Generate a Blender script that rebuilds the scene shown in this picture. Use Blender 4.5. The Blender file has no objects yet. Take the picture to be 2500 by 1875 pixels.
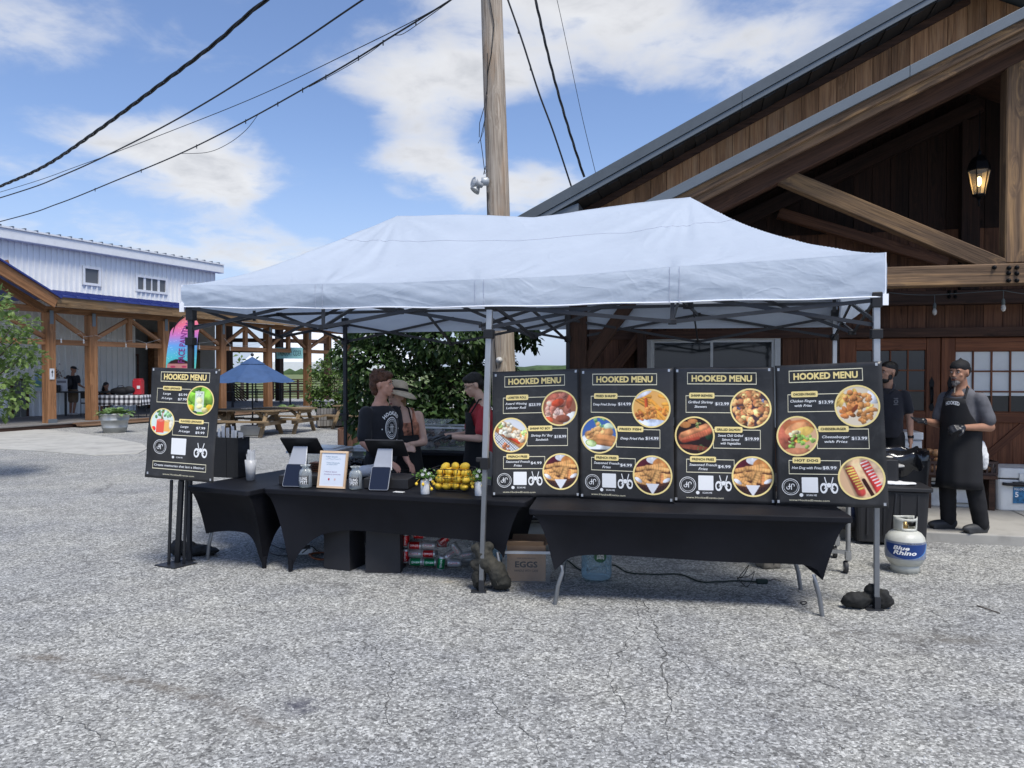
import bpy, math, random
import numpy as np
from mathutils import Vector, Matrix, noise as mnoise
from mathutils.kdtree import KDTree
random.seed(7); np.random.seed(7)
R = math.radians
SC = bpy.context.scene
COL = SC.collection
# ---- camera
FPX, CX, CY, CAMH = 1878.0, 1250.0, 937.5, 1.7
TH = math.atan((937.5 - 905) / FPX)
cam_d = bpy.data.cameras.new('camera'); cam = bpy.data.objects.new('camera', cam_d); COL.objects.link(cam)
cam.location = (0, 0, CAMH); cam.rotation_euler = (R(90) - TH, 0, 0)
cam_d.sensor_width = 36; cam_d.lens = FPX / 2500 * 36; cam_d.clip_start = .05; cam_d.clip_end = 3000
SC.camera = cam
SC.render.resolution_x, SC.render.resolution_y = 1024, 768
# ---- light
SUN_EL, SUN_AZ = 62.0, -62.0      # azimuth measured from +X (right) towards +Y (away)
sd = bpy.data.lights.new('sun', 'SUN'); so = bpy.data.objects.new('sun', sd); COL.objects.link(so)
sd.energy = 2.5; sd.angle = R(20); sd.color = (1.0, .965, .89)
_sv = Vector((math.cos(R(SUN_EL)) * math.cos(R(SUN_AZ)), math.cos(R(SUN_EL)) * math.sin(R(SUN_AZ)), math.sin(R(SUN_EL))))
so.rotation_euler = _sv.to_track_quat('Z', 'Y').to_euler(); so.location = (0, 0, 30)
SC.view_settings.view_transform = 'Standard'; SC.view_settings.look = 'None'
SC.view_settings.gamma = 1; SC.view_settings.use_curve_mapping = False
SC.view_settings.exposure = 0.66
# ---- pixel <-> place
def ray(u, v):
 x = (u - CX) / FPX; y = (CY - v) / FPX
 return Vector((x, math.cos(TH) + y * math.sin(TH), y * math.cos(TH) - math.sin(TH)))
def P(u, v, Y):
 d = ray(u, v); t = Y / d.y
 return Vector((d.x * t, Y, CAMH + d.z * t))
def G(u, v, z=0.0):
 d = ray(u, v); t = (z - CAMH) / d.z
 return Vector((d.x * t, d.y * t, z))
def hit(u, v, origin, normal):
 d = ray(u, v); o = Vector((0, 0, CAMH)); t = (Vector(origin) - o).dot(normal) / d.dot(normal)
 return o + d * t
# ---- node helper
def C(r, g, b, a=1.0):
 def f(c):
  c /= 255.0
  return c / 12.92 if c <= .04045 else ((c + .055) / 1.055) ** 2.4
 return (f(r), f(g), f(b), a)
class NT:
 def __init__(s, tree): s.t = tree; s.n = tree.nodes; s.l = tree.links
 def add(s, typ, ins=None, **kw):
  nd = s.n.new(typ)
  for k, v in kw.items(): setattr(nd, k, v)
  if ins:
   for k, v in ins.items():
    sock = nd.inputs[k]
    if isinstance(v, bpy.types.NodeSocket): s.l.new(v, sock)
    else: sock.default_value = v
  return nd
 def math(s, op, a, b=None, c=None, clamp=False):
  nd = s.n.new('ShaderNodeMath'); nd.operation = op; nd.use_clamp = clamp
  for i, v in enumerate((a, b, c)):
   if v is None: continue
   if isinstance(v, bpy.types.NodeSocket): s.l.new(v, nd.inputs[i])
   else: nd.inputs[i].default_value = v
  return nd.outputs[0]
 def vmath(s, op, a, b=None):
  nd = s.n.new('ShaderNodeVectorMath'); nd.operation = op
  for i, v in enumerate((a, b)):
   if v is None: continue
   if isinstance(v, bpy.types.NodeSocket): s.l.new(v, nd.inputs[i])
   else: nd.inputs[i].default_value = v
  return nd
 def ramp(s, fac, stops, interp='LINEAR'):
  nd = s.n.new('ShaderNodeValToRGB'); s.l.new(fac, nd.inputs[0]); cr = nd.color_ramp; cr.interpolation = interp
  while len(cr.elements) < len(stops): cr.elements.new(.5)
  for e, (p, c) in zip(cr.elements, stops):
   e.position = p; e.color = c if isinstance(c, tuple) else (c, c, c, 1)
  return nd.outputs[0]
 def mix(s, fac, a, b, mode='MIX'):
  nd = s.n.new('ShaderNodeMix'); nd.data_type = 'RGBA'; nd.blend_type = mode; nd.clamp_factor = True
  for i, v in ((0, fac), (6, a), (7, b)):
   if isinstance(v, bpy.types.NodeSocket): s.l.new(v, nd.inputs[i])
   else: nd.inputs[i].default_value = v
  return nd.outputs[2]
 def noise(s, vec, scale, detail=3, rough=.5, dist=0, w=None):
  nd = s.n.new('ShaderNodeTexNoise')
  if w is not None:
   nd.noise_dimensions = '4D'
   if isinstance(w, bpy.types.NodeSocket): s.l.new(w, nd.inputs['W'])
   else: nd.inputs['W'].default_value = w
  if vec is not None: s.l.new(vec, nd.inputs['Vector'])
  nd.inputs['Scale'].default_value = scale; nd.inputs['Detail'].default_value = detail
  nd.inputs['Roughness'].default_value = rough; nd.inputs['Distortion'].default_value = dist
  return nd.outputs[0]
# ---- world: nishita sky with broken cloud
w = bpy.data.worlds.new('World'); SC.world = w; w.use_nodes = True
w.node_tree.nodes.clear(); W = NT(w.node_tree)
sky = W.add('ShaderNodeTexSky', sky_type='NISHITA'); sky.sun_disc = False
sky.sun_elevation = R(SUN_EL); sky.sun_rotation = R(90 - SUN_AZ); sky.air_density = 1.0; sky.dust_density = 1.2; sky.ozone_density = 1.6
tc = W.add('ShaderNodeTexCoord').outputs['Generated']
sep = W.add('ShaderNodeSeparateXYZ', {0: tc})
zz = W.math('MAXIMUM', sep.outputs[2], 0.0)
inv = W.math('DIVIDE', 1.0, W.math('ADD', zz, .22))
pl = W.add('ShaderNodeCombineXYZ', {0: W.math('MULTIPLY', sep.outputs[0], inv), 1: W.math('MULTIPLY', sep.outputs[1], inv), 2: W.math('MULTIPLY', zz, 1.3)}).outputs[0]
n1 = W.noise(pl, 2.3, 6, .52, .25)
n2 = W.noise(pl, 1.1, 4, .5)
n3 = W.noise(pl, 6.5, 5, .6, .3)
acc = W.math('MULTIPLY', W.math('SUBTRACT', n1, .5), 1.15)
acc = W.math('ADD', acc, W.math('MULTIPLY', W.math('SUBTRACT', n3, .5), .62))
acc = W.math('ADD', acc, W.math('MULTIPLY', W.math('SUBTRACT', n2, .5), .8))
CLOUDS = [  # u, v, radius u, radius v, weight
 (400, 370, 270, 100, .50), (560, 440, 170, 70, .38), (1010, 390, 150, 110, .58), (1200, 450, 260, 90, .32),
 (1050, 210, 230, 70, .42), (1500, 50, 560, 150, .55), (1720, 180, 240, 80, .22), (1330, 330, 120, 70, -.25), (900, 300, 130, 60, -.2), (700, 200, 160, 90, -.25), (250, 230, 220, 60, -.2), (60, 60, 150, 120, .42), (500, 80, 260, 110, .26),
 (300, 585, 420, 45, .26), (650, 650, 180, 45, .30), (830, 480, 140, 70, -.2), (120, 480, 160, 40, -.2), (1330, 470, 130, 60, .35), (-700, 100, 500, 300, .3), (3200, -100, 500, 400, .3)]
for (cu, cv, ru, rv, wt) in CLOUDS:
 d = ray(cu, cv).normalized()
 right = Vector((d.y, -d.x, 0)).normalized(); up = right.cross(d)
 ru_, rv_ = ru / FPX, rv / FPX
 dv = W.vmath('SUBTRACT', tc, tuple(d)).outputs[0]
 a = W.math('DIVIDE', W.vmath('DOT_PRODUCT', dv, tuple(right)).outputs['Value'], ru_)
 b = W.math('DIVIDE', W.vmath('DOT_PRODUCT', dv, tuple(up)).outputs['Value'], rv_)
 c3 = W.math('MULTIPLY', W.vmath('DOT_PRODUCT', dv, tuple(d)).outputs['Value'], 3.0)
 r2 = W.math('ADD', W.math('ADD', W.math('MULTIPLY', a, a), W.math('MULTIPLY', b, b)), W.math('MULTIPLY', c3, c3))
 g = W.math('POWER', 2.718, W.math('MULTIPLY', r2, -.9))
 acc = W.math('ADD', acc, W.math('MULTIPLY', g, wt))
acc = W.math('SUBTRACT', acc, .22)
mask = W.add('ShaderNodeMapRange', {0: acc, 1: .01, 2: .54, 3: 0.0, 4: 1.0}, interpolation_type='SMOOTHSTEP').outputs[0]
mask = W.math('MULTIPLY', mask, .93)
haze = W.add('ShaderNodeMapRange', {0: zz, 1: 0.0, 2: .30, 3: .62, 4: .0}, interpolation_type='SMOOTHSTEP').outputs[0]
ccol = W.ramp(W.math('ADD', W.math('MULTIPLY', acc, .55), W.math('MULTIPLY', n3, .62)), [(.10, (.36, .42, .54, 1)), (.30, (.48, .50, .54, 1)), (.46, (.56, .565, .575, 1)), (.62, (.50, .505, .52, 1)), (.85, (.36, .37, .39, 1))])
skyc = W.add('ShaderNodeVectorMath', {0: sky.outputs[0], 1: (.094, .098, .113)}, operation='MULTIPLY').outputs[0]
skyc = W.mix(haze, skyc, (.34, .42, .60, 1))
fin = W.mix(mask, skyc, ccol)
bg = W.add('ShaderNodeBackground', {0: fin, 1: 1.0})
W.l.new(bg.outputs[0], W.add('ShaderNodeOutputWorld').inputs[0])
# ---- materials
MATS = {}
def mat(name, col, rough=.6, metal=0.0, var=.12, scale=6.0, bump=0.0, bscale=60.0, spec=None, alpha=None, trans=0.0, ior=1.45, emis=None, sheen=0, transl=0, dirt=None):
 if name in MATS: return MATS[name]
 m = bpy.data.materials.new(name); m.use_nodes = True; m.node_tree.nodes.clear(); N = NT(m.node_tree)
 out = N.add('ShaderNodeOutputMaterial'); b = N.add('ShaderNodeBsdfPrincipled')
 co = N.add('ShaderNodeTexCoord').outputs['Object']; rnd = N.add('ShaderNodeObjectInfo').outputs['Random']
 wv = N.math('MULTIPLY', rnd, 37.0)
 c = col if len(col) == 4 else (*col, 1)
 if var > 0:
  nz = N.noise(co, scale, 4, .6, 0, wv)
  dk = tuple(x * (1 - var * 2.2) for x in c[:3]) + (1,); lt = tuple(min(1, x * (1 + var * 1.3)) for x in c[:3]) + (1,)
  cc = N.ramp(nz, [(.28, dk), (.5, c), (.75, lt)])
 else: cc = N.mix(0.0, c, c)
 if dirt:
  dn = N.noise(co, dirt[1], 5, .65, .5, wv)
  cc = N.mix(N.ramp(dn, [(.52, 0.0), (.72, dirt[2])]), cc, dirt[0])
 N.l.new(cc, b.inputs['Base Color']); b.inputs['Roughness'].default_value = rough; b.inputs['Metallic'].default_value = metal
 if spec is not None: b.inputs['Specular IOR Level'].default_value = spec
 b.inputs['IOR'].default_value = ior
 if trans: b.inputs['Transmission Weight'].default_value = trans
 if alpha is not None: b.inputs['Alpha'].default_value = alpha
 if sheen: b.inputs['Sheen Weight'].default_value = sheen
 if emis: b.inputs['Emission Color'].default_value = emis[0]; b.inputs['Emission Strength'].default_value = emis[1]
 if bump > 0:
  bn = N.noise(co, bscale, 4, .6, 0, wv)
  bp = N.add('ShaderNodeBump', {'Height': bn, 'Strength': min(1, bump), 'Distance': .02 * bump}); N.l.new(bp.outputs[0], b.inputs['Normal'])
 sh = b.outputs[0]
 if transl:
  tl = N.add('ShaderNodeBsdfTranslucent', {'Color': cc}); mx = N.add('ShaderNodeMixShader', {0: transl}); N.l.new(sh, mx.inputs[1]); N.l.new(tl.outputs[0], mx.inputs[2]); sh = mx.outputs[0]
 N.l.new(sh, out.inputs[0]); MATS[name] = m; return m
def wood(name, dark, mid, light, rough=.75, gs=1.0, knots=.55, bump=.5, weather=None):
 """grain runs along the object's own X axis"""
 if name in MATS: return MATS[name]
 m = bpy.data.materials.new(name); m.use_nodes = True; m.node_tree.nodes.clear(); N = NT(m.node_tree)
 out = N.add('ShaderNodeOutputMaterial'); b = N.add('ShaderNodeBsdfPrincipled')
 co = N.add('ShaderNodeTexCoord').outputs['Object']; rnd = N.add('ShaderNodeObjectInfo').outputs['Random']
 wv = N.math('MULTIPLY', rnd, 61.0)
 off = N.add('ShaderNodeCombineXYZ', {0: N.math('MULTIPLY', rnd, 13.7), 1: N.math('MULTIPLY', rnd, 5.3), 2: N.math('MULTIPLY', rnd, 2.1)}).outputs[0]
 p = N.vmath('ADD', co, off).outputs[0]
 kn = N.add('ShaderNodeTexVoronoi', {'Vector': N.vmath('MULTIPLY', p, (1.1, 4.2, 4.2)).outputs[0], 'Scale': 1.0}, feature='F1')
 kd = kn.outputs['Distance']
 pull = N.math('MULTIPLY', N.ramp(kd, [(0, 1.0), (.35, 0.0)]), .35)
 gp = N.vmath('MULTIPLY', p, (.9 * gs, 26 * gs, 26 * gs)).outputs[0]
 gp2 = N.vmath('ADD', gp, N.add('ShaderNodeCombineXYZ', {0: 0.0, 1: N.math('MULTIPLY', pull, 7.0), 2: N.math('MULTIPLY', pull, 7.0)}).outputs[0]).outputs[0]
 g1 = N.noise(gp2, 1.0, 5, .62, .35, wv)
 g2 = N.noise(N.vmath('MULTIPLY', p, (3, 110, 110)).outputs[0], 1.0, 2, .5, 0, wv)
 pt = N.noise(p, 1.3, 4, .6, 0, wv)
 base = N.ramp(N.math('ADD', N.math('MULTIPLY', g1, .75), N.math('MULTIPLY', pt, .25)), [(.33, dark), (.5, mid), (.68, light)])
 base = N.mix(N.ramp(g2, [(.36, .45), (.5, 0.0)]), base, tuple(x * .35 for x in dark[:3]) + (1,))
 base = N.mix(N.math('MULTIPLY', N.ramp(kd, [(.03, 1.0), (.085, 0.0)]), knots), base, tuple(x * .25 for x in dark[:3]) + (1,))
 hs = N.add('ShaderNodeHueSaturation', {'Color': base, 'Value': N.math('ADD', N.math('MULTIPLY', rnd, .5), .75)})
 cc = hs.outputs[0]
 if weather:
  wn = N.noise(N.vmath('MULTIPLY', p, (1.2, 5, 5)).outputs[0], 1.2, 6, .7, .6, wv)
  cc = N.mix(N.ramp(wn, [(.50, 0.0), (.68, weather[1])]), cc, weather[0])
 N.l.new(cc, b.inputs['Base Color']); b.inputs['Roughness'].default_value = rough
 b.inputs['Specular IOR Level'].default_value = .25
 bp = N.add('ShaderNodeBump', {'Height': N.math('ADD', g1, N.math('MULTIPLY', g2, .5)), 'Strength': bump, 'Distance': .006}); N.l.new(bp.outputs[0], b.inputs['Normal'])
 N.l.new(b.outputs[0], out.inputs[0]); MATS[name] = m; return m
def leafmat(name, dark, light, transl=.35):
 m = bpy.data.materials.new(name); m.use_nodes = True; m.node_tree.nodes.clear(); N = NT(m.node_tree)
 out = N.add('ShaderNodeOutputMaterial'); b = N.add('ShaderNodeBsdfPrincipled')
 ri = N.add('ShaderNodeNewGeometry').outputs['Random Per Island']; co = N.add('ShaderNodeTexCoord').outputs['Object']
 nz = N.noise(co, 1.7, 3)
 cc = N.ramp(N.math('ADD', N.math('MULTIPLY', ri, .6), N.math('MULTIPLY', nz, .4)), [(.15, dark), (.85, light)])
 N.l.new(cc, b.inputs['Base Color']); b.inputs['Roughness'].default_value = .45; b.inputs['Specular IOR Level'].default_value = .35
 tl = N.add('ShaderNodeBsdfTranslucent', {'Color': cc}); mx = N.add('ShaderNodeMixShader', {0: transl})
 N.l.new(b.outputs[0], mx.inputs[1]); N.l.new(tl.outputs[0], mx.inputs[2]); N.l.new(mx.outputs[0], out.inputs[0]); return m
def paintmat(name, rough=.35):
 if name in MATS: return MATS[name]
 m = bpy.data.materials.new(name); m.use_nodes = True; N = NT(m.node_tree); b = m.node_tree.nodes['Principled BSDF']
 at = N.add('ShaderNodeAttribute', attribute_name='Col'); N.l.new(at.outputs['Color'], b.inputs['Base Color'])
 b.inputs['Roughness'].default_value = rough; b.inputs['Specular IOR Level'].default_value = .3; MATS[name] = m; return m
def clearmat(name, tint=(.9, .95, .97, 1), fac=.82, rough=.06):
 """thin clear plastic / glass sheet"""
 if name in MATS: return MATS[name]
 m = bpy.data.materials.new(name); m.use_nodes = True; m.node_tree.nodes.clear(); N = NT(m.node_tree)
 out = N.add('ShaderNodeOutputMaterial'); tr = N.add('ShaderNodeBsdfTransparent', {0: tint}); b = N.add('ShaderNodeBsdfPrincipled')
 b.inputs['Base Color'].default_value = tuple(x * .75 for x in tint[:3]) + (1,); b.inputs['Roughness'].default_value = rough
 co = N.add('ShaderNodeTexCoord').outputs['Object']
 bn = N.noise(co, 9, 3); bp = N.add('ShaderNodeBump', {'Height': bn, 'Strength': .3, 'Distance': .02}); N.l.new(bp.outputs[0], b.inputs['Normal'])
 fr = N.add('ShaderNodeFresnel', {0: 1.5}); f = N.math('SUBTRACT', 1.0, N.math('ADD', N.math('MULTIPLY', fr.outputs[0], .8), 1 - fac, clamp=True))
 mx = N.add('ShaderNodeMixShader', {0: f}); N.l.new(b.outputs[0], mx.inputs[1]); N.l.new(tr.outputs[0], mx.inputs[2]); N.l.new(mx.outputs[0], out.inputs[0]); MATS[name] = m; return m
# ---- object helpers
def tag(o, label=None, cat=None, group=None, kind=None):
 if label: o['label'] = label
 if cat: o['category'] = cat
 if group: o['group'] = group
 if kind: o['kind'] = kind
 return o
def root(name, label, cat, loc=(0, 0, 0), rz=0.0, group=None):
 o = bpy.data.objects.new(name, None); COL.objects.link(o); o.location = loc; o.rotation_euler = (0, 0, rz)
 o.empty_display_size = .1
 return tag(o, label, cat, group)
def copy_tree(o, parent=None, first=True):
 c = o.copy(); COL.objects.link(c)
 if not first: c.parent = parent
 for ch in o.children: copy_tree(ch, c, False)
 return c
def rmat(o):
 return Matrix.Translation(o.location) @ o.rotation_euler.to_matrix().to_4x4()
class MB:
 def __init__(s): s.v = []; s.f = []; s.m = []; s.sm = []
 def add(s, verts, faces, mi=0, smooth=False):
  b = len(s.v); s.v += [Vector(p) for p in verts]
  for f in faces: s.f.append([i + b for i in f]); s.m.append(mi); s.sm.append(smooth)
  return s
 def box(s, c, size, rot=None, mi=0, taper=1.0):
  x, y, z = (a / 2 for a in size); V = []
  for (sx, sy, sz) in ((-1, -1, -1), (1, -1, -1), (1, 1, -1), (-1, 1, -1), (-1, -1, 1), (1, -1, 1), (1, 1, 1), (-1, 1, 1)):
   t = taper if sz > 0 else 1.0
   p = Vector((sx * x * t, sy * y * t, sz * z))
   if rot is not None: p = rot @ p
   V.append(Vector(c) + p)
  return s.add(V, [(0, 3, 2, 1), (4, 5, 6, 7), (0, 1, 5, 4), (1, 2, 6, 5), (2, 3, 7, 6), (3, 0, 4, 7)], mi)
 def bx(s, x0, x1, y0, y1, z0, z1, mi=0): return s.box(((x0 + x1) / 2, (y0 + y1) / 2, (z0 + z1) / 2), (x1 - x0, y1 - y0, z1 - z0), None, mi)
 def rbox(s, c, size, r, rot=None, mi=0, n=3, axis='z', taper=1.0):
  """box with rounded vertical edges"""
  x, y, z = (a / 2 for a in size); pts = []
  for (cx_, cy_, a0) in ((x - r, y - r, 0), (-x + r, y - r, 90), (-x + r, -y + r, 180), (x - r, -y + r, 270)):
   for k in range(n + 1):
    a = R(a0 + 90 * k / n); pts.append((cx_ + r * math.cos(a), cy_ + r * math.sin(a)))
  k = len(pts); V = [Vector((px, py, -z)) for px, py in pts] + [Vector((px * taper, py * taper, z)) for px, py in pts]
  if axis == 'y': V = [Vector((p.x, p.z, p.y)) for p in V]
  if axis == 'x': V = [Vector((p.z, p.x, p.y)) for p in V]
  if rot is not None: V = [rot @ p for p in V]
  V = [Vector(c) + p for p in V]
  F = [list(range(k))[::-1], list(range(k, 2 * k))] + [(i, (i + 1) % k, k + (i + 1) % k, k + i) for i in range(k)]
  return s.add(V, F, mi)
 def ring(s, c, ax, r, n, ref=None):
  ax = ax.normalized(); ref = Vector((0, 0, 1)) if ref is None else ref
  if abs(ax.dot(ref)) > .95: ref = Vector((1, 0, 0))
  a = ax.cross(ref).normalized(); b = ax.cross(a)
  return [c + a * (r * math.cos(2 * math.pi * k / n)) + b * (r * math.sin(2 * math.pi * k / n)) for k in range(n)]
 def tube(s, pts, r, n=8, mi=0, cap=True, smooth=True):
  pts = [Vector(p) for p in pts]; rr = r if isinstance(r, (list, tuple)) else [r] * len(pts); V = []; F = []
  for i, p in enumerate(pts):
   ax = (pts[min(i + 1, len(pts) - 1)] - pts[max(i - 1, 0)])
   V += s.ring(p, ax, rr[i], n)
  for i in range(len(pts) - 1):
   for k in range(n): F.append((i * n + k, i * n + (k + 1) % n, (i + 1) * n + (k + 1) % n, (i + 1) * n + k))
  s.add(V, F, mi, smooth)
  if cap:
   L = (len(pts) - 1) * n; s.add(V[:n], [list(range(n))[::-1]], mi); s.add(V[L:], [list(range(n))], mi)
  return s
 def bar(s, p0, p1, w, h, mi=0, up=(0, 0, 1)):
  p0, p1 = Vector(p0), Vector(p1); x = (p1 - p0).normalized(); y = Vector(up).cross(x)
  if y.length < 1e-3: y = Vector((0, 1, 0))
  y.normalize(); z = x.cross(y); rot = Matrix((x, y, z)).transposed()
  return s.box((p0 + p1) / 2, ((p1 - p0).length, w, h), rot, mi)
 def lathe(s, prof, c=(0, 0, 0), n=20, mi=0, rot=None, smooth=True, sx=1, sy=1):
  c = Vector(c); V = []; F = []
  for (r, z) in prof:
   for k in range(n):
    a = 2 * math.pi * k / n; p = Vector((r * math.cos(a) * sx, r * math.sin(a) * sy, z))
    V.append(c + (rot @ p if rot is not None else p))
  for i in range(len(prof) - 1):
   for k in range(n): F.append((i * n + k, i * n + (k + 1) % n, (i + 1) * n + (k + 1) % n, (i + 1) * n + k))
  if prof[0][0] > 1e-4: F.append(list(range(n))[::-1])
  if prof[-1][0] > 1e-4: F.append(list(range((len(prof) - 1) * n, len(prof) * n)))
  return s.add(V, F, mi, smooth)
 def ell(s, c, r, rot=None, mi=0, n=12, m=8):
  prof = [(math.sin(math.pi * i / m), -math.cos(math.pi * i / m)) for i in range(m + 1)]
  prof = [(max(a, 1e-4), b) for a, b in prof]; c = Vector(c); V = []; F = []
  for (a, b) in prof:
   for k in range(n):
    t = 2 * math.pi * k / n; p = Vector((a * math.cos(t) * r[0], a * math.sin(t) * r[1], b * r[2])); V.append(c + (rot @ p if rot is not None else p))
  for i in range(m):
   for k in range(n): F.append((i * n + k, i * n + (k + 1) % n, (i + 1) * n + (k + 1) % n, (i + 1) * n + k))
  return s.add(V, F, mi, True)
 def prism(s, poly, z0, z1, mi=0, axis='z'):
  """poly in 2D; axis 'z': (x,y) extruded in z; 'y': (x,z) extruded in y"""
  k = len(poly)
  f = (lambda a, b, h: (a, b, h)) if axis == 'z' else ((lambda a, b, h: (a, h, b)) if axis == 'y' else (lambda a, b, h: (h, a, b)))
  V = [f(a, b, z0) for a, b in poly] + [f(a, b, z1) for a, b in poly]
  F = [list(range(k))[::-1], list(range(k, 2 * k))] + [(i, (i + 1) % k, k + (i + 1) % k, k + i) for i in range(k)]
  return s.add(V, F, mi)
 def loft(s, rings, mi=0, n=16, smooth=True):
  """rings: (centre, rx, ry) horizontal ellipses, closed"""
  V = []; F = []
  for (c, rx, ry) in rings:
   for k in range(n):
    a = 2 * math.pi * k / n; V.append(Vector(c) + Vector((rx * math.cos(a), ry * math.sin(a), 0)))
  for i in range(len(rings) - 1):
   for k in range(n): F.append((i * n + k, i * n + (k + 1) % n, (i + 1) * n + (k + 1) % n, (i + 1) * n + k))
  F.append(list(range(n))[::-1]); F.append(list(range((len(rings) - 1) * n, len(rings) * n)))
  return s.add(V, F, mi, smooth)
 def cap(s, p0, p1, r0, r1, n=12, mi=0):
  """tapered capsule"""
  p0, p1 = Vector(p0), Vector(p1); ax = (p1 - p0)
  if ax.length < 1e-5: ax = Vector((0, 0, 1e-4))
  u = ax.normalized(); pts = []; rr = []
  for t in (-.98, -.8, -.45): pts.append(p0 + u * (r0 * t)); rr.append(r0 * math.sqrt(1 - t * t))
  pts.append(p0); rr.append(r0); pts.append((p0 + p1) / 2); rr.append((r0 + r1) / 2); pts.append(p1); rr.append(r1)
  for t in (.45, .8, .98): pts.append(p1 + u * (r1 * t)); rr.append(r1 * math.sqrt(1 - t * t))
  return s.tube(pts, rr, n, mi)
 def fix(s):
  return s
 def mesh(s, name, mats):
  me = bpy.data.meshes.new(name); me.from_pydata([tuple(p) for p in s.v], [], s.f)
  for m in (mats if isinstance(mats, (list, tuple)) else [mats]): me.materials.append(m)
  me.polygons.foreach_set('material_index', s.m); me.polygons.foreach_set('use_smooth', s.sm)
  me.update(); return me
 def build(s, name, mats, parent=None, world=False, bevel=0, label=None, flip=False, solid=0, recalc=False):
  if world and parent is not None:
   mi = rmat(parent).inverted()
   pp = parent.parent
   if pp is not None: mi = (rmat(pp) @ rmat(parent)).inverted()
   s.v = [mi @ p for p in s.v]
  me = s.mesh(name, mats)
  if recalc:
   import bmesh
   bm = bmesh.new(); bm.from_mesh(me); bmesh.ops.recalc_face_normals(bm, faces=bm.faces); bm.to_mesh(me); bm.free()
  o = bpy.data.objects.new(name, me); COL.objects.link(o)
  if parent is not None: o.parent = parent
  if bevel: bv = o.modifiers.new('bevel', 'BEVEL'); bv.width = bevel; bv.segments = 2; bv.limit_method = 'ANGLE'; bv.angle_limit = R(40)
  if solid: sm = o.modifiers.new('solid', 'SOLIDIFY'); sm.thickness = solid; sm.offset = 0
  if label: o['label'] = label
  return o
_TC = {}
def timber(name, p0, p1, w, h, m, parent=None, up=(0, 0, 1), label=None, bevel=0):
 """a plank or beam whose own X axis runs from p0 to p1 (w across, h along 'up')"""
 p0, p1 = Vector(p0), Vector(p1); x = (p1 - p0).normalized(); L = (p1 - p0).length; y = Vector(up).cross(x)
 if y.length < 1e-3: y = Vector((0, 1, 0)).cross(x) if abs(x.y) < .9 else Vector((1, 0, 0))
 y.normalize(); z = x.cross(y); key = (round(L, 3), round(w, 4), round(h, 4), m.name, bevel)
 if key not in _TC:
  _TC[key] = MB().box((0, 0, 0), (L, w, h)).mesh(name, m)
 o = bpy.data.objects.new(name, _TC[key]); COL.objects.link(o)
 if parent is not None: o.parent = parent
 o.matrix_local = Matrix.Translation((p0 + p1) / 2) @ Matrix((x, y, z)).transposed().to_4x4()
 if bevel: bv = o.modifiers.new('bevel', 'BEVEL'); bv.width = bevel; bv.segments = 1
 if label: o['label'] = label
 return o
def board_poly(name, poly, t0, t1, m, parent, label=None):
 """upright board: poly in (s,z), grain vertical. own X axis = up"""
 cs = sum(p[0] for p in poly) / len(poly); cz = sum(p[1] for p in poly) / len(poly)
 k = len(poly); V = []; tm = (t0 + t1) / 2
 for t in (t0, t1): V += [Vector((z - cz, -(s_ - cs), t - tm)) for s_, z in poly]
 mb = MB().add(V, [list(range(k)), list(range(k, 2 * k))[::-1]] + [(i, k + i, k + (i + 1) % k, (i + 1) % k) for i in range(k)])
 o = mb.build(name, m, parent, recalc=True, label=label)
 o.matrix_local = Matrix.Translation((cs, tm, cz)) @ Matrix(((0, -1, 0), (0, 0, 1), (1, 0, 0))).to_4x4()
 return o
# ---- text and flat print
_TX = {}
def _caph():
 cu = bpy.data.curves.new('t', 'FONT'); cu.body = 'H'; cu.size = 1; ob = bpy.data.objects.new('t', cu); me = bpy.data.meshes.new_from_object(ob)
 ys = [v.co.y for v in me.vertices]; bpy.data.objects.remove(ob); bpy.data.curves.remove(cu); bpy.data.meshes.remove(me); return max(ys) - min(ys)
CAPH = _caph()
def text2d(s, bold=0.0, shear=0.0):
 bold = min(bold, .030)
 key = (s, bold, shear)
 if key in _TX: return _TX[key]
 cu = bpy.data.curves.new('t', 'FONT'); cu.body = s; cu.size = 1; cu.shear = shear; cu.offset = bold; cu.align_x = 'CENTER'; cu.resolution_u = 2
 ob = bpy.data.objects.new('t', cu); me = bpy.data.meshes.new_from_object(ob)
 V = np.array([v.co[:2] for v in me.vertices]); F = [list(p.vertices) for p in me.polygons]
 bpy.data.objects.remove(ob); bpy.data.curves.remove(cu); bpy.data.meshes.remove(me)
 lo, hi = V.min(0), V.max(0); V = V - (lo + hi) / 2
 V = V / CAPH
 _TX[key] = (V, F, (hi - lo) / CAPH); return _TX[key]
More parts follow.
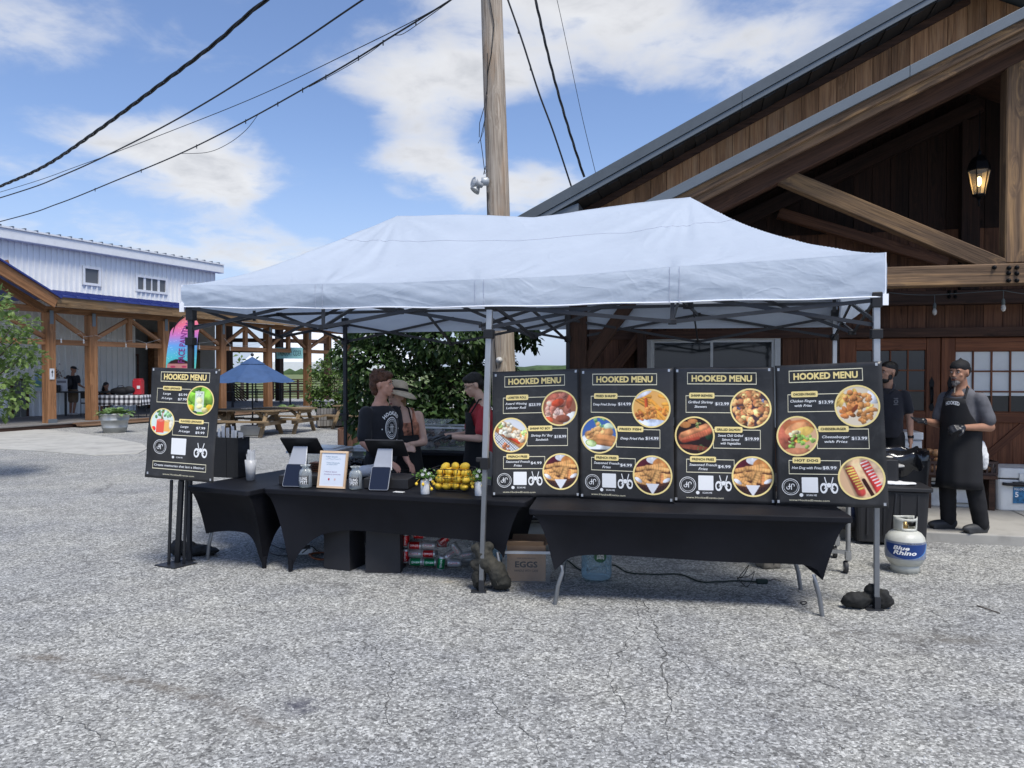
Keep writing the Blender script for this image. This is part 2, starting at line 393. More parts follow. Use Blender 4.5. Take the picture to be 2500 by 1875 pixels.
class Print:
 """flat shapes in a 2D frame (x right, y down, metres or units) put on a surface by a mapping f(x,y,h)"""
 def __init__(s, fmap): s.f = fmap; s.mb = {}
 def _mb(s, part, mi=0):
  if part not in s.mb: s.mb[part] = MB()
  return s.mb[part]
 def poly(s, part, pts, h):
  s._mb(part).add([s.f(x, y, h) for x, y in pts], [list(range(len(pts)))[::-1]])
 def rect(s, part, x0, y0, x1, y1, h, n=1):
  for i in range(n):
   a = x0 + (x1 - x0) * i / n; b = x0 + (x1 - x0) * (i + 1) / n
   s.poly(part, [(a, y0), (b, y0), (b, y1), (a, y1)], h)
 def frame(s, part, x0, y0, x1, y1, t, h, n=4):
  s.rect(part, x0, y0, x1, y0 + t, h, n); s.rect(part, x0, y1 - t, x1, y1, h, n)
  for i in range(n):
   a = y0 + t + (y1 - y0 - 2 * t) * i / n; b = y0 + t + (y1 - y0 - 2 * t) * (i + 1) / n
   s.rect(part, x0, a, x0 + t, b, h); s.rect(part, x1 - t, a, x1, b, h)
 def rrect(s, part, x0, y0, x1, y1, r, h, ar=1.0):
  n = 8; lo = lambda x: y0 + (0 if x0 + r <= x <= x1 - r else r * ar * (1 - math.sqrt(max(0, 1 - ((min(abs(x - x0), abs(x1 - x)) - r) / r) ** 2))))
  xs = [x0, x0 + r * .3, x0 + r] + [x0 + r + (x1 - x0 - 2 * r) * k / n for k in range(1, n + 1)] + [x1 - r * .3, x1]
  for a, b in zip(xs[:-1], xs[1:]): s.poly(part, [(a, lo(a)), (b, lo(b)), (b, y0 + y1 - lo(b)), (a, y0 + y1 - lo(a))], h)
 def text(s, part, txt, cx, cy, cap, h, width=None, bold=0.0, shear=0.0, ang=0.0):
  V, F, sz = text2d(txt, 0, shear); sx = cap if width is None else width / (sz[0] + 2 * bold)
  ca, sa = math.cos(ang), math.sin(ang)
  for k, (ox, oy) in enumerate(((0, 0),) if bold < .01 else ((-bold, -bold), (bold, -bold), (-bold, bold), (bold, bold))):
   out = []
   for (x, y) in V:
    X, Y = (x + ox * 1.2) * sx, -(y + oy * 1.2) * cap
    out.append(s.f(cx + X * ca - Y * sa, cy + X * sa + Y * ca, h + k * .00012))
   s._mb(part).add(out, F)
 def ringp(s, part, cx, cy, r0, r1, h, n=40, ar=1.0, a0=0, a1=360):
  for k in range(n):
   a, b = R(a0 + (a1 - a0) * k / n), R(a0 + (a1 - a0) * (k + 1) / n)
   s.poly(part, [(cx + r * math.cos(t), cy + r * ar * math.sin(t)) for r, t in ((r0, a), (r1, a), (r1, b), (r0, b))], h)
 def disc(s, part, cx, cy, r, h, n=28, ar=1.0):
  s.poly(part, [(cx + r * math.cos(2 * math.pi * k / n), cy + r * ar * math.sin(2 * math.pi * k / n)) for k in range(n)], h)
 def line(s, part, pts, t, h, ar=1.0):
  for (x0, y0), (x1, y1) in zip(pts[:-1], pts[1:]):
   dx, dy = x1 - x0, (y1 - y0); L = math.hypot(dx, dy) or 1e-6; nx, ny = -dy / L * t / 2, dx / L * t / 2
   s.poly(part, [(x0 + nx, y0 + ny), (x1 + nx, y1 + ny), (x1 - nx, y1 - ny), (x0 - nx, y0 - ny)], h)
 def build(s, part, name, m, parent, label=None, world=True):
  return s.mb[part].build(name, m, parent, world=world, label=label)
def painted(name, img, fmap, x0, y0, x1, y1, h, parent, circle=True, label=None, world=True):
 """img: (n,n,3) sRGB 0-1 array as a fine grid of coloured vertices; a flat printed picture"""
 n = img.shape[0]; m_ = img.shape[1]; V = []; F = []; cols = []
 idx = {}
 for j in range(n):
  for i in range(m_):
   a, b = (i + .5) / m_, (j + .5) / n
   if circle and (a - .5) ** 2 + (b - .5) ** 2 > .25: continue
   idx[(j, i)] = len(V); V.append(fmap(x0 + (x1 - x0) * a, y0 + (y1 - y0) * b, h)); cols.append(img[j, i])
 for j in range(n - 1):
  for i in range(m_ - 1):
   q = [(j, i), (j + 1, i), (j + 1, i + 1), (j, i + 1)]
   if all(k in idx for k in q): F.append([idx[k] for k in q])
 mb = MB().add(V, F); o = mb.build(name, paintmat('printed_picture'), parent, world=world, label=label)
 lin = np.clip(np.array(cols), 0, 1); lin = np.where(lin <= .04045, lin / 12.92, ((lin + .055) / 1.055) ** 2.4)
 ca = o.data.color_attributes.new('Col', 'FLOAT_COLOR', 'POINT')
 ca.data.foreach_set('color', np.hstack([lin, np.ones((len(lin), 1))]).astype(np.float32).ravel()); return o
# ---- ground
def groundmat():
 m = bpy.data.materials.new('chip_seal_asphalt'); m.use_nodes = True; m.node_tree.nodes.clear(); N = NT(m.node_tree)
 out = N.add('ShaderNodeOutputMaterial'); b = N.add('ShaderNodeBsdfPrincipled')
 co = N.add('ShaderNodeTexCoord').outputs['Object']
 v1 = N.add('ShaderNodeTexVoronoi', {'Vector': co, 'Scale': 80.0}, feature='F1')
 v2 = N.add('ShaderNodeTexVoronoi', {'Vector': co, 'Scale': 34.0}, feature='F1')
 s1 = N.add('ShaderNodeSeparateColor', {0: v1.outputs['Color']}); s2 = N.add('ShaderNodeSeparateColor', {0: v2.outputs['Color']})
 stone = N.ramp(s1.outputs[0], [(0, (.085, .084, .077, 1)), (.3, (.235, .234, .217, 1)), (.7, (.40, .398, .368, 1)), (1, (.76, .755, .70, 1))])
 stone2 = N.ramp(s2.outputs[0], [(0, (.12, .12, .11, 1)), (.5, (.31, .308, .285, 1)), (1, (.58, .575, .535, 1))])
 c = N.mix(.25, stone, stone2)
 fine = N.noise(co, 190, 3, .6); c = N.mix(N.ramp(fine, [(.34, .75), (.48, 0.0)]), c, (.05, .052, .058, 1))
 tint = N.ramp(N.noise(co, .7, 4, .6), [(.35, (.86, .87, .90, 1)), (.65, (1.06, 1.05, 1.02, 1))]); c = N.mix(1.0, c, tint, 'MULTIPLY')
 blot = N.ramp(N.noise(co, 3.1, 5, .65), [(.3, (.82, .82, .84, 1)), (.6, (1.05, 1.05, 1.05, 1))]); c = N.mix(1.0, c, blot, 'MULTIPLY')
 wob = N.vmath('ADD', co, N.vmath('MULTIPLY', N.add('ShaderNodeTexNoise', {'Vector': co, 'Scale': 3.5, 'Detail': 6.0}).outputs['Color'], (.55, .55, 0)).outputs[0]).outputs[0]
 for scl, wd, thr in ((.55, .010, .44), (2.6, .024, .50), (7.0, .05, .44), (15.0, .075, .30)):
  e = N.add('ShaderNodeTexVoronoi', {'Vector': wob, 'Scale': scl}, feature='DISTANCE_TO_EDGE').outputs['Distance']
  ln = N.ramp(e, [(0, .8), (wd, 0.0)]); gate = N.ramp(N.noise(co, .9 + scl * .1, 3), [(thr, 0.0), (thr + .1, 1.0)])
  c = N.mix(N.math('MULTIPLY', N.math('MULTIPLY', ln, gate), N.math('MULTIPLY', N.ramp(N.noise(co, 30, 3), [(.35, .2), (.6, 1.0)]), .8 if scl < 5 else .42)), c, (.055, .052, .050, 1))
 def blob(cx_, cy_, rx, ry, ang, col, amt, c):
  p = N.vmath('SUBTRACT', co, (cx_, cy_, 0)).outputs[0]; ca, sa = math.cos(ang), math.sin(ang)
  a = N.math('DIVIDE', N.vmath('DOT_PRODUCT', p, (ca, sa, 0)).outputs['Value'], rx); bb = N.math('DIVIDE', N.vmath('DOT_PRODUCT', p, (-sa, ca, 0)).outputs['Value'], ry)
  r2 = N.math('ADD', N.math('MULTIPLY', a, a), N.math('MULTIPLY', bb, bb)); g = N.math('POWER', 2.718, N.math('MULTIPLY', r2, -1.0))
  nn = N.ramp(N.noise(co, 7, 6, .75), [(.38, 0.0), (.62, 1.0)])
  return N.mix(N.math('MULTIPLY', N.math('MULTIPLY', g, nn), amt), c, col)
 def GB(u, v): p = G(u, v); return p.x, p.y
 for (u, v, rx, ry, ang, col, amt) in ((120, 1605, .20, .06, -.2, (.11, .085, .06, 1), .8), (300, 1660, .42, .045, -.35, (.11, .088, .065, 1), .75), (480, 1700, .38, .05, -.45, (.10, .08, .06, 1), .8),
          (620, 1760, .25, .04, -.5, (.11, .09, .07, 1), .7), (735, 1725, .16, .11, 0, (.06, .06, .08, 1), .8), (770, 1850, .10, .05, 0, (.06, .05, .045, 1), .7), (2310, 1560, .34, .10, -.1, (.10, .088, .07, 1), .8),
          (2050, 1545, .10, .03, 0, (.1, .09, .07, 1), .6), (1700, 1392, .18, .05, 0, (.09, .09, .09, 1), .8), (400, 1435, .22, .06, .1, (.12, .11, .1, 1), .6), (1330, 1442, .14, .05, .1, (.50, .40, .24, 1), .65), (1170, 1428, .12, .05, 0, (.46, .38, .24, 1), .6), (1095, 1420, .07, .04, 0, (.46, .38, .24, 1), .5)):
  x, y = GB(u, v); c = blob(x, y, rx, ry, ang, col, amt, c)
 sepc = N.add('ShaderNodeSeparateXYZ', {0: co})
 N.l.new(c, b.inputs['Base Color']); b.inputs['Roughness'].default_value = .82; b.inputs['Specular IOR Level'].default_value = .3
 h = N.math('ADD', N.math('MULTIPLY', v1.outputs['Distance'], -.8), N.math('MULTIPLY', fine, .5))
 bp = N.add('ShaderNodeBump', {'Height': h, 'Strength': .55, 'Distance': .006}); N.l.new(bp.outputs[0], b.inputs['Normal'])
 N.l.new(b.outputs[0], out.inputs[0]); return m
M_GROUND = groundmat()
g = MB()
xs = [-900, -200, -60, -20, -8, -4, 0, 4, 8, 20, 60, 200, 900]; ys = [-60, -10, 0, 2, 4, 6, 8, 12, 20, 40, 80, 200, 900, 1600]
for i in range(len(xs) - 1):
 for j in range(len(ys) - 1): g.add([(xs[i], ys[j], 0), (xs[i + 1], ys[j], 0), (xs[i + 1], ys[j + 1], 0), (xs[i], ys[j + 1], 0)], [(0, 1, 2, 3)])
tag(g.build('ground', M_GROUND), 'grey chip seal asphalt yard with hairline cracks and faint stains', 'ground', kind='structure')
M_FIELD = mat('field_grass', (.14, .17, .06), .9, var=.25, scale=.3, bump=.4, bscale=3)
fld = MB().add([(-400, 47, .006), (600, 47, .006), (600, 400, .006), (-400, 400, .006)], [(0, 1, 2, 3)]).build('field', M_FIELD); tag(fld, 'pale green field beyond the open deck', 'field', kind='structure')
M_CONC = mat('concrete', (.40, .39, .35), .85, var=.12, scale=2.2, bump=.25, bscale=90, dirt=((.22, .21, .18, 1), 3.5, .5))
pts = [G(-300, 1050), G(118, 1050), G(260, 1068), G(345, 1084), G(362, 1096), G(338, 1108), G(230, 1113), G(60, 1100), G(-300, 1082)]
tag(MB().prism([(p.x, p.y) for p in pts], -.05, .02).build('concrete_path', M_CONC, bevel=.01), 'light concrete path curving from the pavilion corner', 'path', kind='structure')
# ---- barn frame
W0 = Vector((5.88, 9.6, 0)); BA = R(-14); BD = Vector((math.cos(BA), math.sin(BA), 0)); BN = Vector((-math.sin(BA), math.cos(BA), 0))
def BL(s_, t, z): return W0 + BD * s_ + BN * t + Vector((0, 0, z))
def BW(u, v, t):
 p = hit(u, v, W0 + BN * t, BN) - W0; return p.dot(BD), p.z
M_SLAB = mat('slab_concrete', (.36, .345, .31), .85, var=.10, scale=1.5, bump=.2, bscale=80, dirt=((.17, .16, .14, 1), 2.5, .45))
def crack(pts, w_, seed):
 rnd = random.Random(seed); P3 = [G(u, v, .003) for u, v in pts]; path = []
 for a, b in zip(P3[:-1], P3[1:]):
  n_ = max(2, int((b - a).length / .035))
  for k in range(n_): path.append(a.lerp(b, k / n_) + Vector((rnd.gauss(0, .011), rnd.gauss(0, .011), 0)))
 mb = MB(); V = []; n_ = len(path)
 for i, p in enumerate(path):
  t = (path[min(i + 1, n_ - 1)] - path[max(i - 1, 0)]).normalized(); s_ = Vector((-t.y, t.x, 0)) * w_ * (.25 + rnd.random()) * (.3 + .7 * math.sin(math.pi * min(1, (i + 1) / n_)))
  V += [p + s_, p - s_]
 return V, [(2 * i, 2 * i + 1, 2 * i + 3, 2 * i + 2) for i in range(n_ - 1)]
ck = MB()
for k, (pts, w_) in enumerate((([(1590, 1420), (1572, 1470), (1600, 1530), (1622, 1590), (1615, 1650), (1640, 1700), (1625, 1780), (1645, 1875)], .0035), ([(1545, 1440), (1562, 1520), (1520, 1590), (1480, 1640), (1530, 1740), (1490, 1850)], .0025), ([(1600, 1660), (1540, 1675), (1470, 1690), (1400, 1720)], .002), ([(1625, 1590), (1700, 1640), (1760, 1660)], .002),
  ([(1100, 1500), (1180, 1540), (1290, 1535), (1390, 1570)], .002), ([(230, 1500), (300, 1560), (420, 1590), (560, 1570)], .002), ([(900, 1560), (960, 1640), (940, 1740), (1000, 1860)], .0022), ([(1900, 1560), (1960, 1650), (2080, 1690), (2200, 1780)], .002), ([(540, 1440), (600, 1490), (720, 1500)], .0022), ([(0, 1720), (120, 1740), (260, 1800), (330, 1875)], .0022), ([(2260, 1480), (2330, 1530), (2480, 1550)], .0022), ([(1180, 1640), (1210, 1730), (1300, 1800), (1320, 1875)], .0022))):
 ck.add(*crack(pts, w_, k))
tag(ck.build('asphalt_cracks', mat('crack_dark', (.075, .074, .07), .9, var=.3, scale=20)), 'thin dark cracks wandering through the grey asphalt', 'cracks', kind='structure')
slab = root('concrete_slab', 'pale concrete porch slab in front of the barn doors', 'slab', W0, BA); slab['kind'] = 'structure'; del slab['category']
xs = [-5.6, -3.55, -1.62, .05, 1.9, 3.8]
for a, b in zip(xs[:-1], xs[1:]):
 MB().bx(a + .006, b - .006, -2.35, -.02, -.05, .10).build('slab_panel', M_SLAB, slab, bevel=.012)
# ---- barn
BW_D, BW_M, BW_L = (.055, .026, .016, 1), (.120, .056, .032, 1), (.18, .085, .045, 1)
M_BOARD = wood('barn_board_stain', BW_D, BW_M, BW_L, .7)
M_BOARDSH = wood('barn_board_porch_shade', (.010, .006, .005, 1), (.022, .012, .009, 1), (.042, .020, .013, 1), .75)  # dark stained wood under the porch gable, recess shade painted into its colour
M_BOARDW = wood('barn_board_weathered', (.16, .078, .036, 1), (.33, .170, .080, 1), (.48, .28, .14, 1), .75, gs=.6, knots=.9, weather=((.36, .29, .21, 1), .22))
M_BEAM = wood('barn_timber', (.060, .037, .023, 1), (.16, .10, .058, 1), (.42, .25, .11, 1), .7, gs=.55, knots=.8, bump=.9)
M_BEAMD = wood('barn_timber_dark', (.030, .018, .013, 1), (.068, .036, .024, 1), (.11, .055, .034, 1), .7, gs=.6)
M_DOORW = wood('door_wood', (.10, .032, .014, 1), (.205, .072, .030, 1), (.29, .11, .045, 1), .5, gs=.8, knots=.5, bump=.3)
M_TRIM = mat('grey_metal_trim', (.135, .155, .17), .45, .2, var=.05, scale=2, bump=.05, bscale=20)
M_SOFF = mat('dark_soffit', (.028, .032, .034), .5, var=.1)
M_ROOF = mat('grey_metal_roof', (.10, .115, .125), .45, .2, var=.06)
barn = root('barn', 'dark brown board clad barn with grey metal roof edge and timber porch gable', 'barn', W0, BA)
(sA, zA), (sB, zB) = BW(1290, 517, -.6), BW(2211, 0, -.6)
kM = (zB - zA) / (sB - sA); SAP = -.2                                    # main roof pitch, apex line
def zmain(s_): return zA + kM * (min(s_, 2 * SAP - s_) - sA)             # top of the front rake
(sC, zC), (sD, zD) = BW(1564, 501, -2.5), BW(2500, 20, -2.5)
kP = (zD - zC) / (sD - sC)
def zporch(s_): return zC + kP * (min(s_, 2 * SAP - s_) - sC)
SL = -5.17; SR = 2 * SAP - SL
bw = .215; n = int((SR - SL) / bw) + 1; zc2 = 3.47
vis = lambda s_: s_ < 2.2
WIN = (BW(1578, 818, 0), BW(1905, 822, 0)); ws0, ws1, wz1, wz0 = WIN[0][0], WIN[1][0], WIN[0][1], .95
DS0, DSM, DZ1 = BW(2050, 820, 0)[0], BW(2298, 823, 0)[0], BW(2200, 824, 0)[1]; DS1 = 2 * DSM - DS0
for i in range(n):
 a = SL + i * bw; b = min(a + bw - .006, SR)
 if a > 2.6: break
 j = random.uniform(0, .004)
 segs = [(.1, 2.52)]
 if b > ws0 and a < ws1:
  segs = [(.1, wz0), (wz1, 2.52)]
 if b > DS0 and a < DS1: segs = [(DZ1, 2.52)]
 for (z0, z1) in segs: timber('wall_board', ((a + b) / 2, -.012 - j, z0), ((a + b) / 2, -.012 - j, z1), b - a, .022, M_BOARD, barn, up=(0, 1, 0))
 zt = min(zmain(a), zmain(b)) - .16
 if zt > zc2 + .1:
  timber('wall_board', ((a + b) / 2, -.010 - j, 2.525), ((a + b) / 2, -.010 - j, zc2), b - a, .022, M_BOARD, barn, up=(0, 1, 0))
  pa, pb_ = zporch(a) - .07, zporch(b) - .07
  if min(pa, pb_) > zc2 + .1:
   board_poly('wall_board', [(a, zc2 + .006), (b, zc2 + .006), (b, pb_), (a, pa)], -.024 - j, -.002 - j, M_BOARDSH, barn)
   board_poly('wall_board', [(a, pa + .004), (b, pb_ + .004), (b, zmain(b) - .14), (a, zmain(a) - .14)], -.024 - j, -.002 - j, M_BOARDW, barn)
  else: board_poly('wall_board', [(a, zc2 + .006), (b, zc2 + .006), (b, zmain(b) - .14), (a, zmain(a) - .14)], -.024 - j, -.002 - j, M_BOARDW, barn)
 elif zmain(b) - .14 > 2.7:
  board_poly('wall_board', [(a, 2.525), (b, 2.525), (b, zmain(b) - .14), (a, zmain(a) - .14)], -.024 - j, -.002 - j, M_BOARDW, barn)
wl = MB()
def wallquad(s0, s1, z0, z1): wl.bx(s0, s1, 0, .14, z0, z1)
wallquad(SL, ws0, 0, 2.5); wallquad(ws0, ws1, 0, wz0); wallquad(ws0, ws1, wz1, 2.5); wallquad(ws1, DS0, 0, 2.5); wallquad(DS0, DS1, DZ1, 2.5); wallquad(DS1, SR, 0, 2.5)
wl.prism([(SL, 2.5), (SR, 2.5), (SR, zmain(SR) - .2), (SAP, zmain(SAP) - .2), (SL, zmain(SL) - .2)], 0, .14, axis='y')
wl.bx(SL, SL + .14, .14, 12, 0, zmain(SL) - .2); wl.bx(SR - .14, SR, .14, 12, 0, zmain(SL) - .2); wl.bx(SL, SR, 12, 12.1, 0, zmain(SL) - .2)
wl.bx(SL + .2, SR - .2, 3.4, 3.5, .1, 3.4); wl.build('wall', M_BEAMD, barn)
MB().bx(SL, SR, 0, 12, -.02, .09).build('floor', M_SLAB, barn)
sE = -5.98
rf = MB()
for sg in (-1, 1):
 P0 = (SAP + sg * (SAP - sE), zmain(sE)); P1 = (SAP, zmain(SAP))
 rf.prism([P0, P1, (P1[0], P1[1] - .10), (P0[0], P0[1] - .10)], -.56, 12.5, axis='y')
rf.build('roof', M_ROOF, barn)
def rake(name, zf, sa, sb, t, off0, off1, th, m, ext=0):
 """sloping strip on plane t between s a..b, from z=zf-off0 down to zf-off1, thickness th (towards the viewer)"""
 return MB().prism([(sa, zf(sa) - off0), (sb, zf(sb) - off0), (sb, zf(sb) - off1), (sa, zf(sa) - off1)], t - th, t, axis='y').build(name, m, barn, recalc=True, bevel=.004)
def seg(a, b, L=3.05):
 out = []; x = a
 while x < b - .2: out.append((x, min(x + L, b) - .003)); x += L
 return out
for (a, b) in seg(sE, SAP): rake('rake_trim', zmain, a, b, -.56, -.02, .125, .045, M_ROOF)
for (a, b) in seg(sE, SAP): rake('rake_trim', zmain, a, b, -.56, .128, .20, .028, M_TRIM)
for (a, b) in seg(SAP + .003, 2.8): rake('rake_trim', zmain, a, b, -.56, -.02, .125, .045, M_TRIM); rake('rake_trim', zmain, a, b, -.56, .128, .20, .028, M_TRIM)
k = 0; x = SL - .15
while x < SAP - .05:
 a, b = x, x + .135; d = .012 * (k % 2); k += 1; x += .14
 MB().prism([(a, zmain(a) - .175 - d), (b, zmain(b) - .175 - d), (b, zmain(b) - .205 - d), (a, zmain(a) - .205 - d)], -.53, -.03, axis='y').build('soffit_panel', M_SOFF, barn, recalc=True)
rake('frieze_board', zmain, SL, SAP, -.028, .215, .315, .03, M_BEAMD)
ebx = BW(1412, 510, -.56)[0]
MB().prism([(sE, zmain(sE) - .10), (ebx, zmain(sE) - .10 + kM * (ebx - sE) - .14), (ebx, zmain(sE) - .32), (sE, zmain(sE) - .32)], -.55, 12, axis='y').build('eave_box', M_TRIM, barn, recalc=True)
pf = MB()
sPE = -5.05
for sg in (-1, 1):
 P0 = (SAP + sg * (SAP - sPE), zporch(sPE)); P1 = (SAP, zporch(SAP))
 pf.prism([P0, P1, (P1[0], P1[1] - .05), (P0[0], P0[1] - .05)], -2.46, -.03, axis='y')
pf.build('porch_roof', M_ROOF, barn)
for (a, b) in seg(sPE, SAP, 3.6): rake('porch_trim', zporch, a, b, -2.46, -.015, .095, .04, M_TRIM)
rake('porch_trim', zporch, SAP + .003, 2.8, -2.46, -.015, .095, .04, M_TRIM)
def slope_timber(name, zf, off, sa, sb, t, w, h, m):
 return timber(name, (sa, t, zf(sa) - off), (sb, t, zf(sb) - off), w, h, m, barn, bevel=.006)
slope_timber('fascia_board', zporch, .135, sPE, SAP, -2.43, .045, .095, M_BEAM)
slope_timber('fascia_board', zporch, .225, sPE, SAP, -2.39, .05, .09, M_BEAM)
slope_timber('fascia_board', lambda s_: zporch(2 * SAP - s_) if s_ < SAP else zporch(s_), .20, SAP + .02, 2.8, -2.43, .045, .16, M_BEAM)
for i in range(3):                                                       # rough deck of the porch roof seen from below
 y0 = -2.36 + i * .78
 MB().prism([(sPE, zporch(sPE) - .06), (SAP, zporch(SAP) - .06), (SAP, zporch(SAP) - .09), (sPE, zporch(sPE) - .09)], y0, y0 + .77, axis='y').build('porch_ceiling_board', M_BEAMD, barn, recalc=True)
MB().prism([(SAP, zporch(SAP) - .06), (2.8, zporch(2.8) - .06), (2.8, zporch(2.8) - .09), (SAP, zporch(SAP) - .09)], -2.36, -.04, axis='y').build('porch_ceiling_board', M_BEAMD, barn, recalc=True)
TT = -2.0
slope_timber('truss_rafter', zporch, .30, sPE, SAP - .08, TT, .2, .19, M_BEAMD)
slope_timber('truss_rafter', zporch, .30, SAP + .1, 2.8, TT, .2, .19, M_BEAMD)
zb1, zb0 = BW(2153, 652, TT - .1)[1], BW(2153, 701, TT - .1)[1]
timber('tie_beam', (-4.9, TT, (zb0 + zb1) / 2), (4.5, TT, (zb0 + zb1) / 2), .2, zb1 - zb0, M_BEAM, barn, bevel=.012)
kp0 = BW(2450, 400, TT - .1)[0]
timber('king_post', (-.335, TT + .01, zb1 + .004), (-.335, TT + .01, zporch(SAP) - .45), .27, .19, M_BEAM, barn, up=(0, 1, 0), bevel=.012)
a0 = BW(1921, 437, TT); a1 = BW(2398, 636, TT)
dx_ = (a1[0] - a0[0]) * .10; dz_ = (a1[1] - a0[1]) * .10
timber('truss_web', (a0[0] - dx_, TT, a0[1] - dz_), (a1[0] + dx_, TT, a1[1] + dz_), .16, .17, M_BEAM, barn, bevel=.01)
timber('truss_web', (2 * SAP - a0[0], TT, a0[1]), (2 * SAP - a1[0], TT, a1[1]), .16, .17, M_BEAM, barn, bevel=.01)
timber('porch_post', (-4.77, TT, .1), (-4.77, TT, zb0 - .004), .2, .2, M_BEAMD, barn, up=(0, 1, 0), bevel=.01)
k0, k1 = BW(1418, 905, TT), BW(1505, 785, TT)
timber('knee_brace', (k0[0], TT, k0[1]), (k0[0] + (k1[0] - k0[0]) * 1.75, TT, k0[1] + (k1[1] - k0[1]) * 1.75), .13, .14, M_BEAMD, barn, bevel=.008)
k0, k1 = BW(1498, 905, -.12), BW(1600, 775, -.12)
timber('knee_brace', (k0[0], -.12, k0[1]), (k0[0] + (k1[0] - k0[0]) * 1.3, -.12, k0[1] + (k1[1] - k0[1]) * 1.3), .12, .14, M_BOARD, barn, bevel=.008)
timber('wall_post', (-4.2, -.13, .1), (-4.2, -.13, 2.5), .12, .16, M_BEAMD, barn, up=(0, 1, 0))
slope_timber('inner_rafter', zporch, .30, sPE, SAP + .05, -.25, .14, .18, M_BOARDSH)
b0 = BW(1900, 520, -.25); b1 = BW(2310, 642, -.25)
timber('inner_web', (b0[0], -.25, b0[1]), (b1[0], -.25, b1[1]), .12, .13, M_BOARD, barn, bevel=.008)
zi1, zi0 = BW(2300, 710, -.25)[1], BW(2300, 744, -.25)[1]
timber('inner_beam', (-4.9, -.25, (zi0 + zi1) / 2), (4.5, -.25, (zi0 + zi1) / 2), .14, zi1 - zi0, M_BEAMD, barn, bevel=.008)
timber('inner_post', (SAP - .05, -.25, zi1 + .004), (SAP - .05, -.25, zporch(SAP) - .5), .2, .13, M_BOARDSH, barn, up=(0, 1, 0))
zt1, zt0 = BW(2300, 800, -.03)[1], DZ1 + .004
timber('wall_rail', (SL, -.045, (zt0 + zt1) / 2), (3, -.045, (zt0 + zt1) / 2), .03, zt1 - zt0, M_BEAMD, barn)
M_IRON = mat('black_iron', (.012, .012, .013), .5, .7, var=.1)
def bolt(u, v, t):
 s_, z = BW(u, v, t); MB().lathe([(.022, 0), (.022, .012), (.012, .014), (.012, .035), (.0001, .036)], (s_, t, z), 8, rot=Matrix.Rotation(R(90), 3, 'X')).build('bolt', M_IRON, barn)
for u, v in ((2427, 653), (2463, 654), (2482, 653), (2462, 667), (2482, 668), (2462, 685), (2482, 685)): bolt(u, v, TT - .1)
for u, v in ((2317, 713), (2332, 713), (2317, 725), (2332, 725)): bolt(u, v, -.32)
M_WFR = mat('window_frame_white', (.62, .63, .60), .5, var=.05)
M_GLASS = mat('dark_window_glass', (.018, .022, .024), .04, var=0, spec=.8)
M_CURT = mat('faded_curtain', (.25, .26, .27), .8, var=.2, scale=4)
win = MB()
fw = .075
for (a, b, c_, d) in ((ws0, ws1, wz1 - fw, wz1), (ws0, ws1, wz0, wz0 + fw), (ws0, ws0 + fw, wz0 + fw, wz1 - fw), (ws1 - fw, ws1, wz0 + fw, wz1 - fw)): win.bx(a, b, -.05, .08, c_, d)
wf = win.build('window', M_WFR, barn, bevel=.006)
wm = (ws0 + ws1) / 2
for (a, b, dy) in ((ws0 + fw, wm + .02, .0), (wm - .02, ws1 - fw, -.018)):
 sh = MB(); t = .035
 for (p, q, c_, d) in ((a, b, wz1 - fw - t, wz1 - fw - .001), (a, b, wz0 + fw + .001, wz0 + fw + t), (a, a + t, wz0 + fw + t, wz1 - fw - t), (b - t, b, wz0 + fw + t, wz1 - fw - t)): sh.bx(p, q, dy - .008, dy + .008, c_, d)
 s_o = sh.build('sash', M_WFR, wf)
 MB().bx(a + t, b - t, dy - .002, dy + .002, wz0 + fw + t, wz1 - fw - t).build('pane', M_GLASS, wf)
M_SHADE = mat('white_roller_shade', (.78, .79, .76), .5, var=.08, scale=3, spec=.5)
M_PANED = mat('dark_door_pane', (.020, .024, .025), .06, var=0, spec=.7)
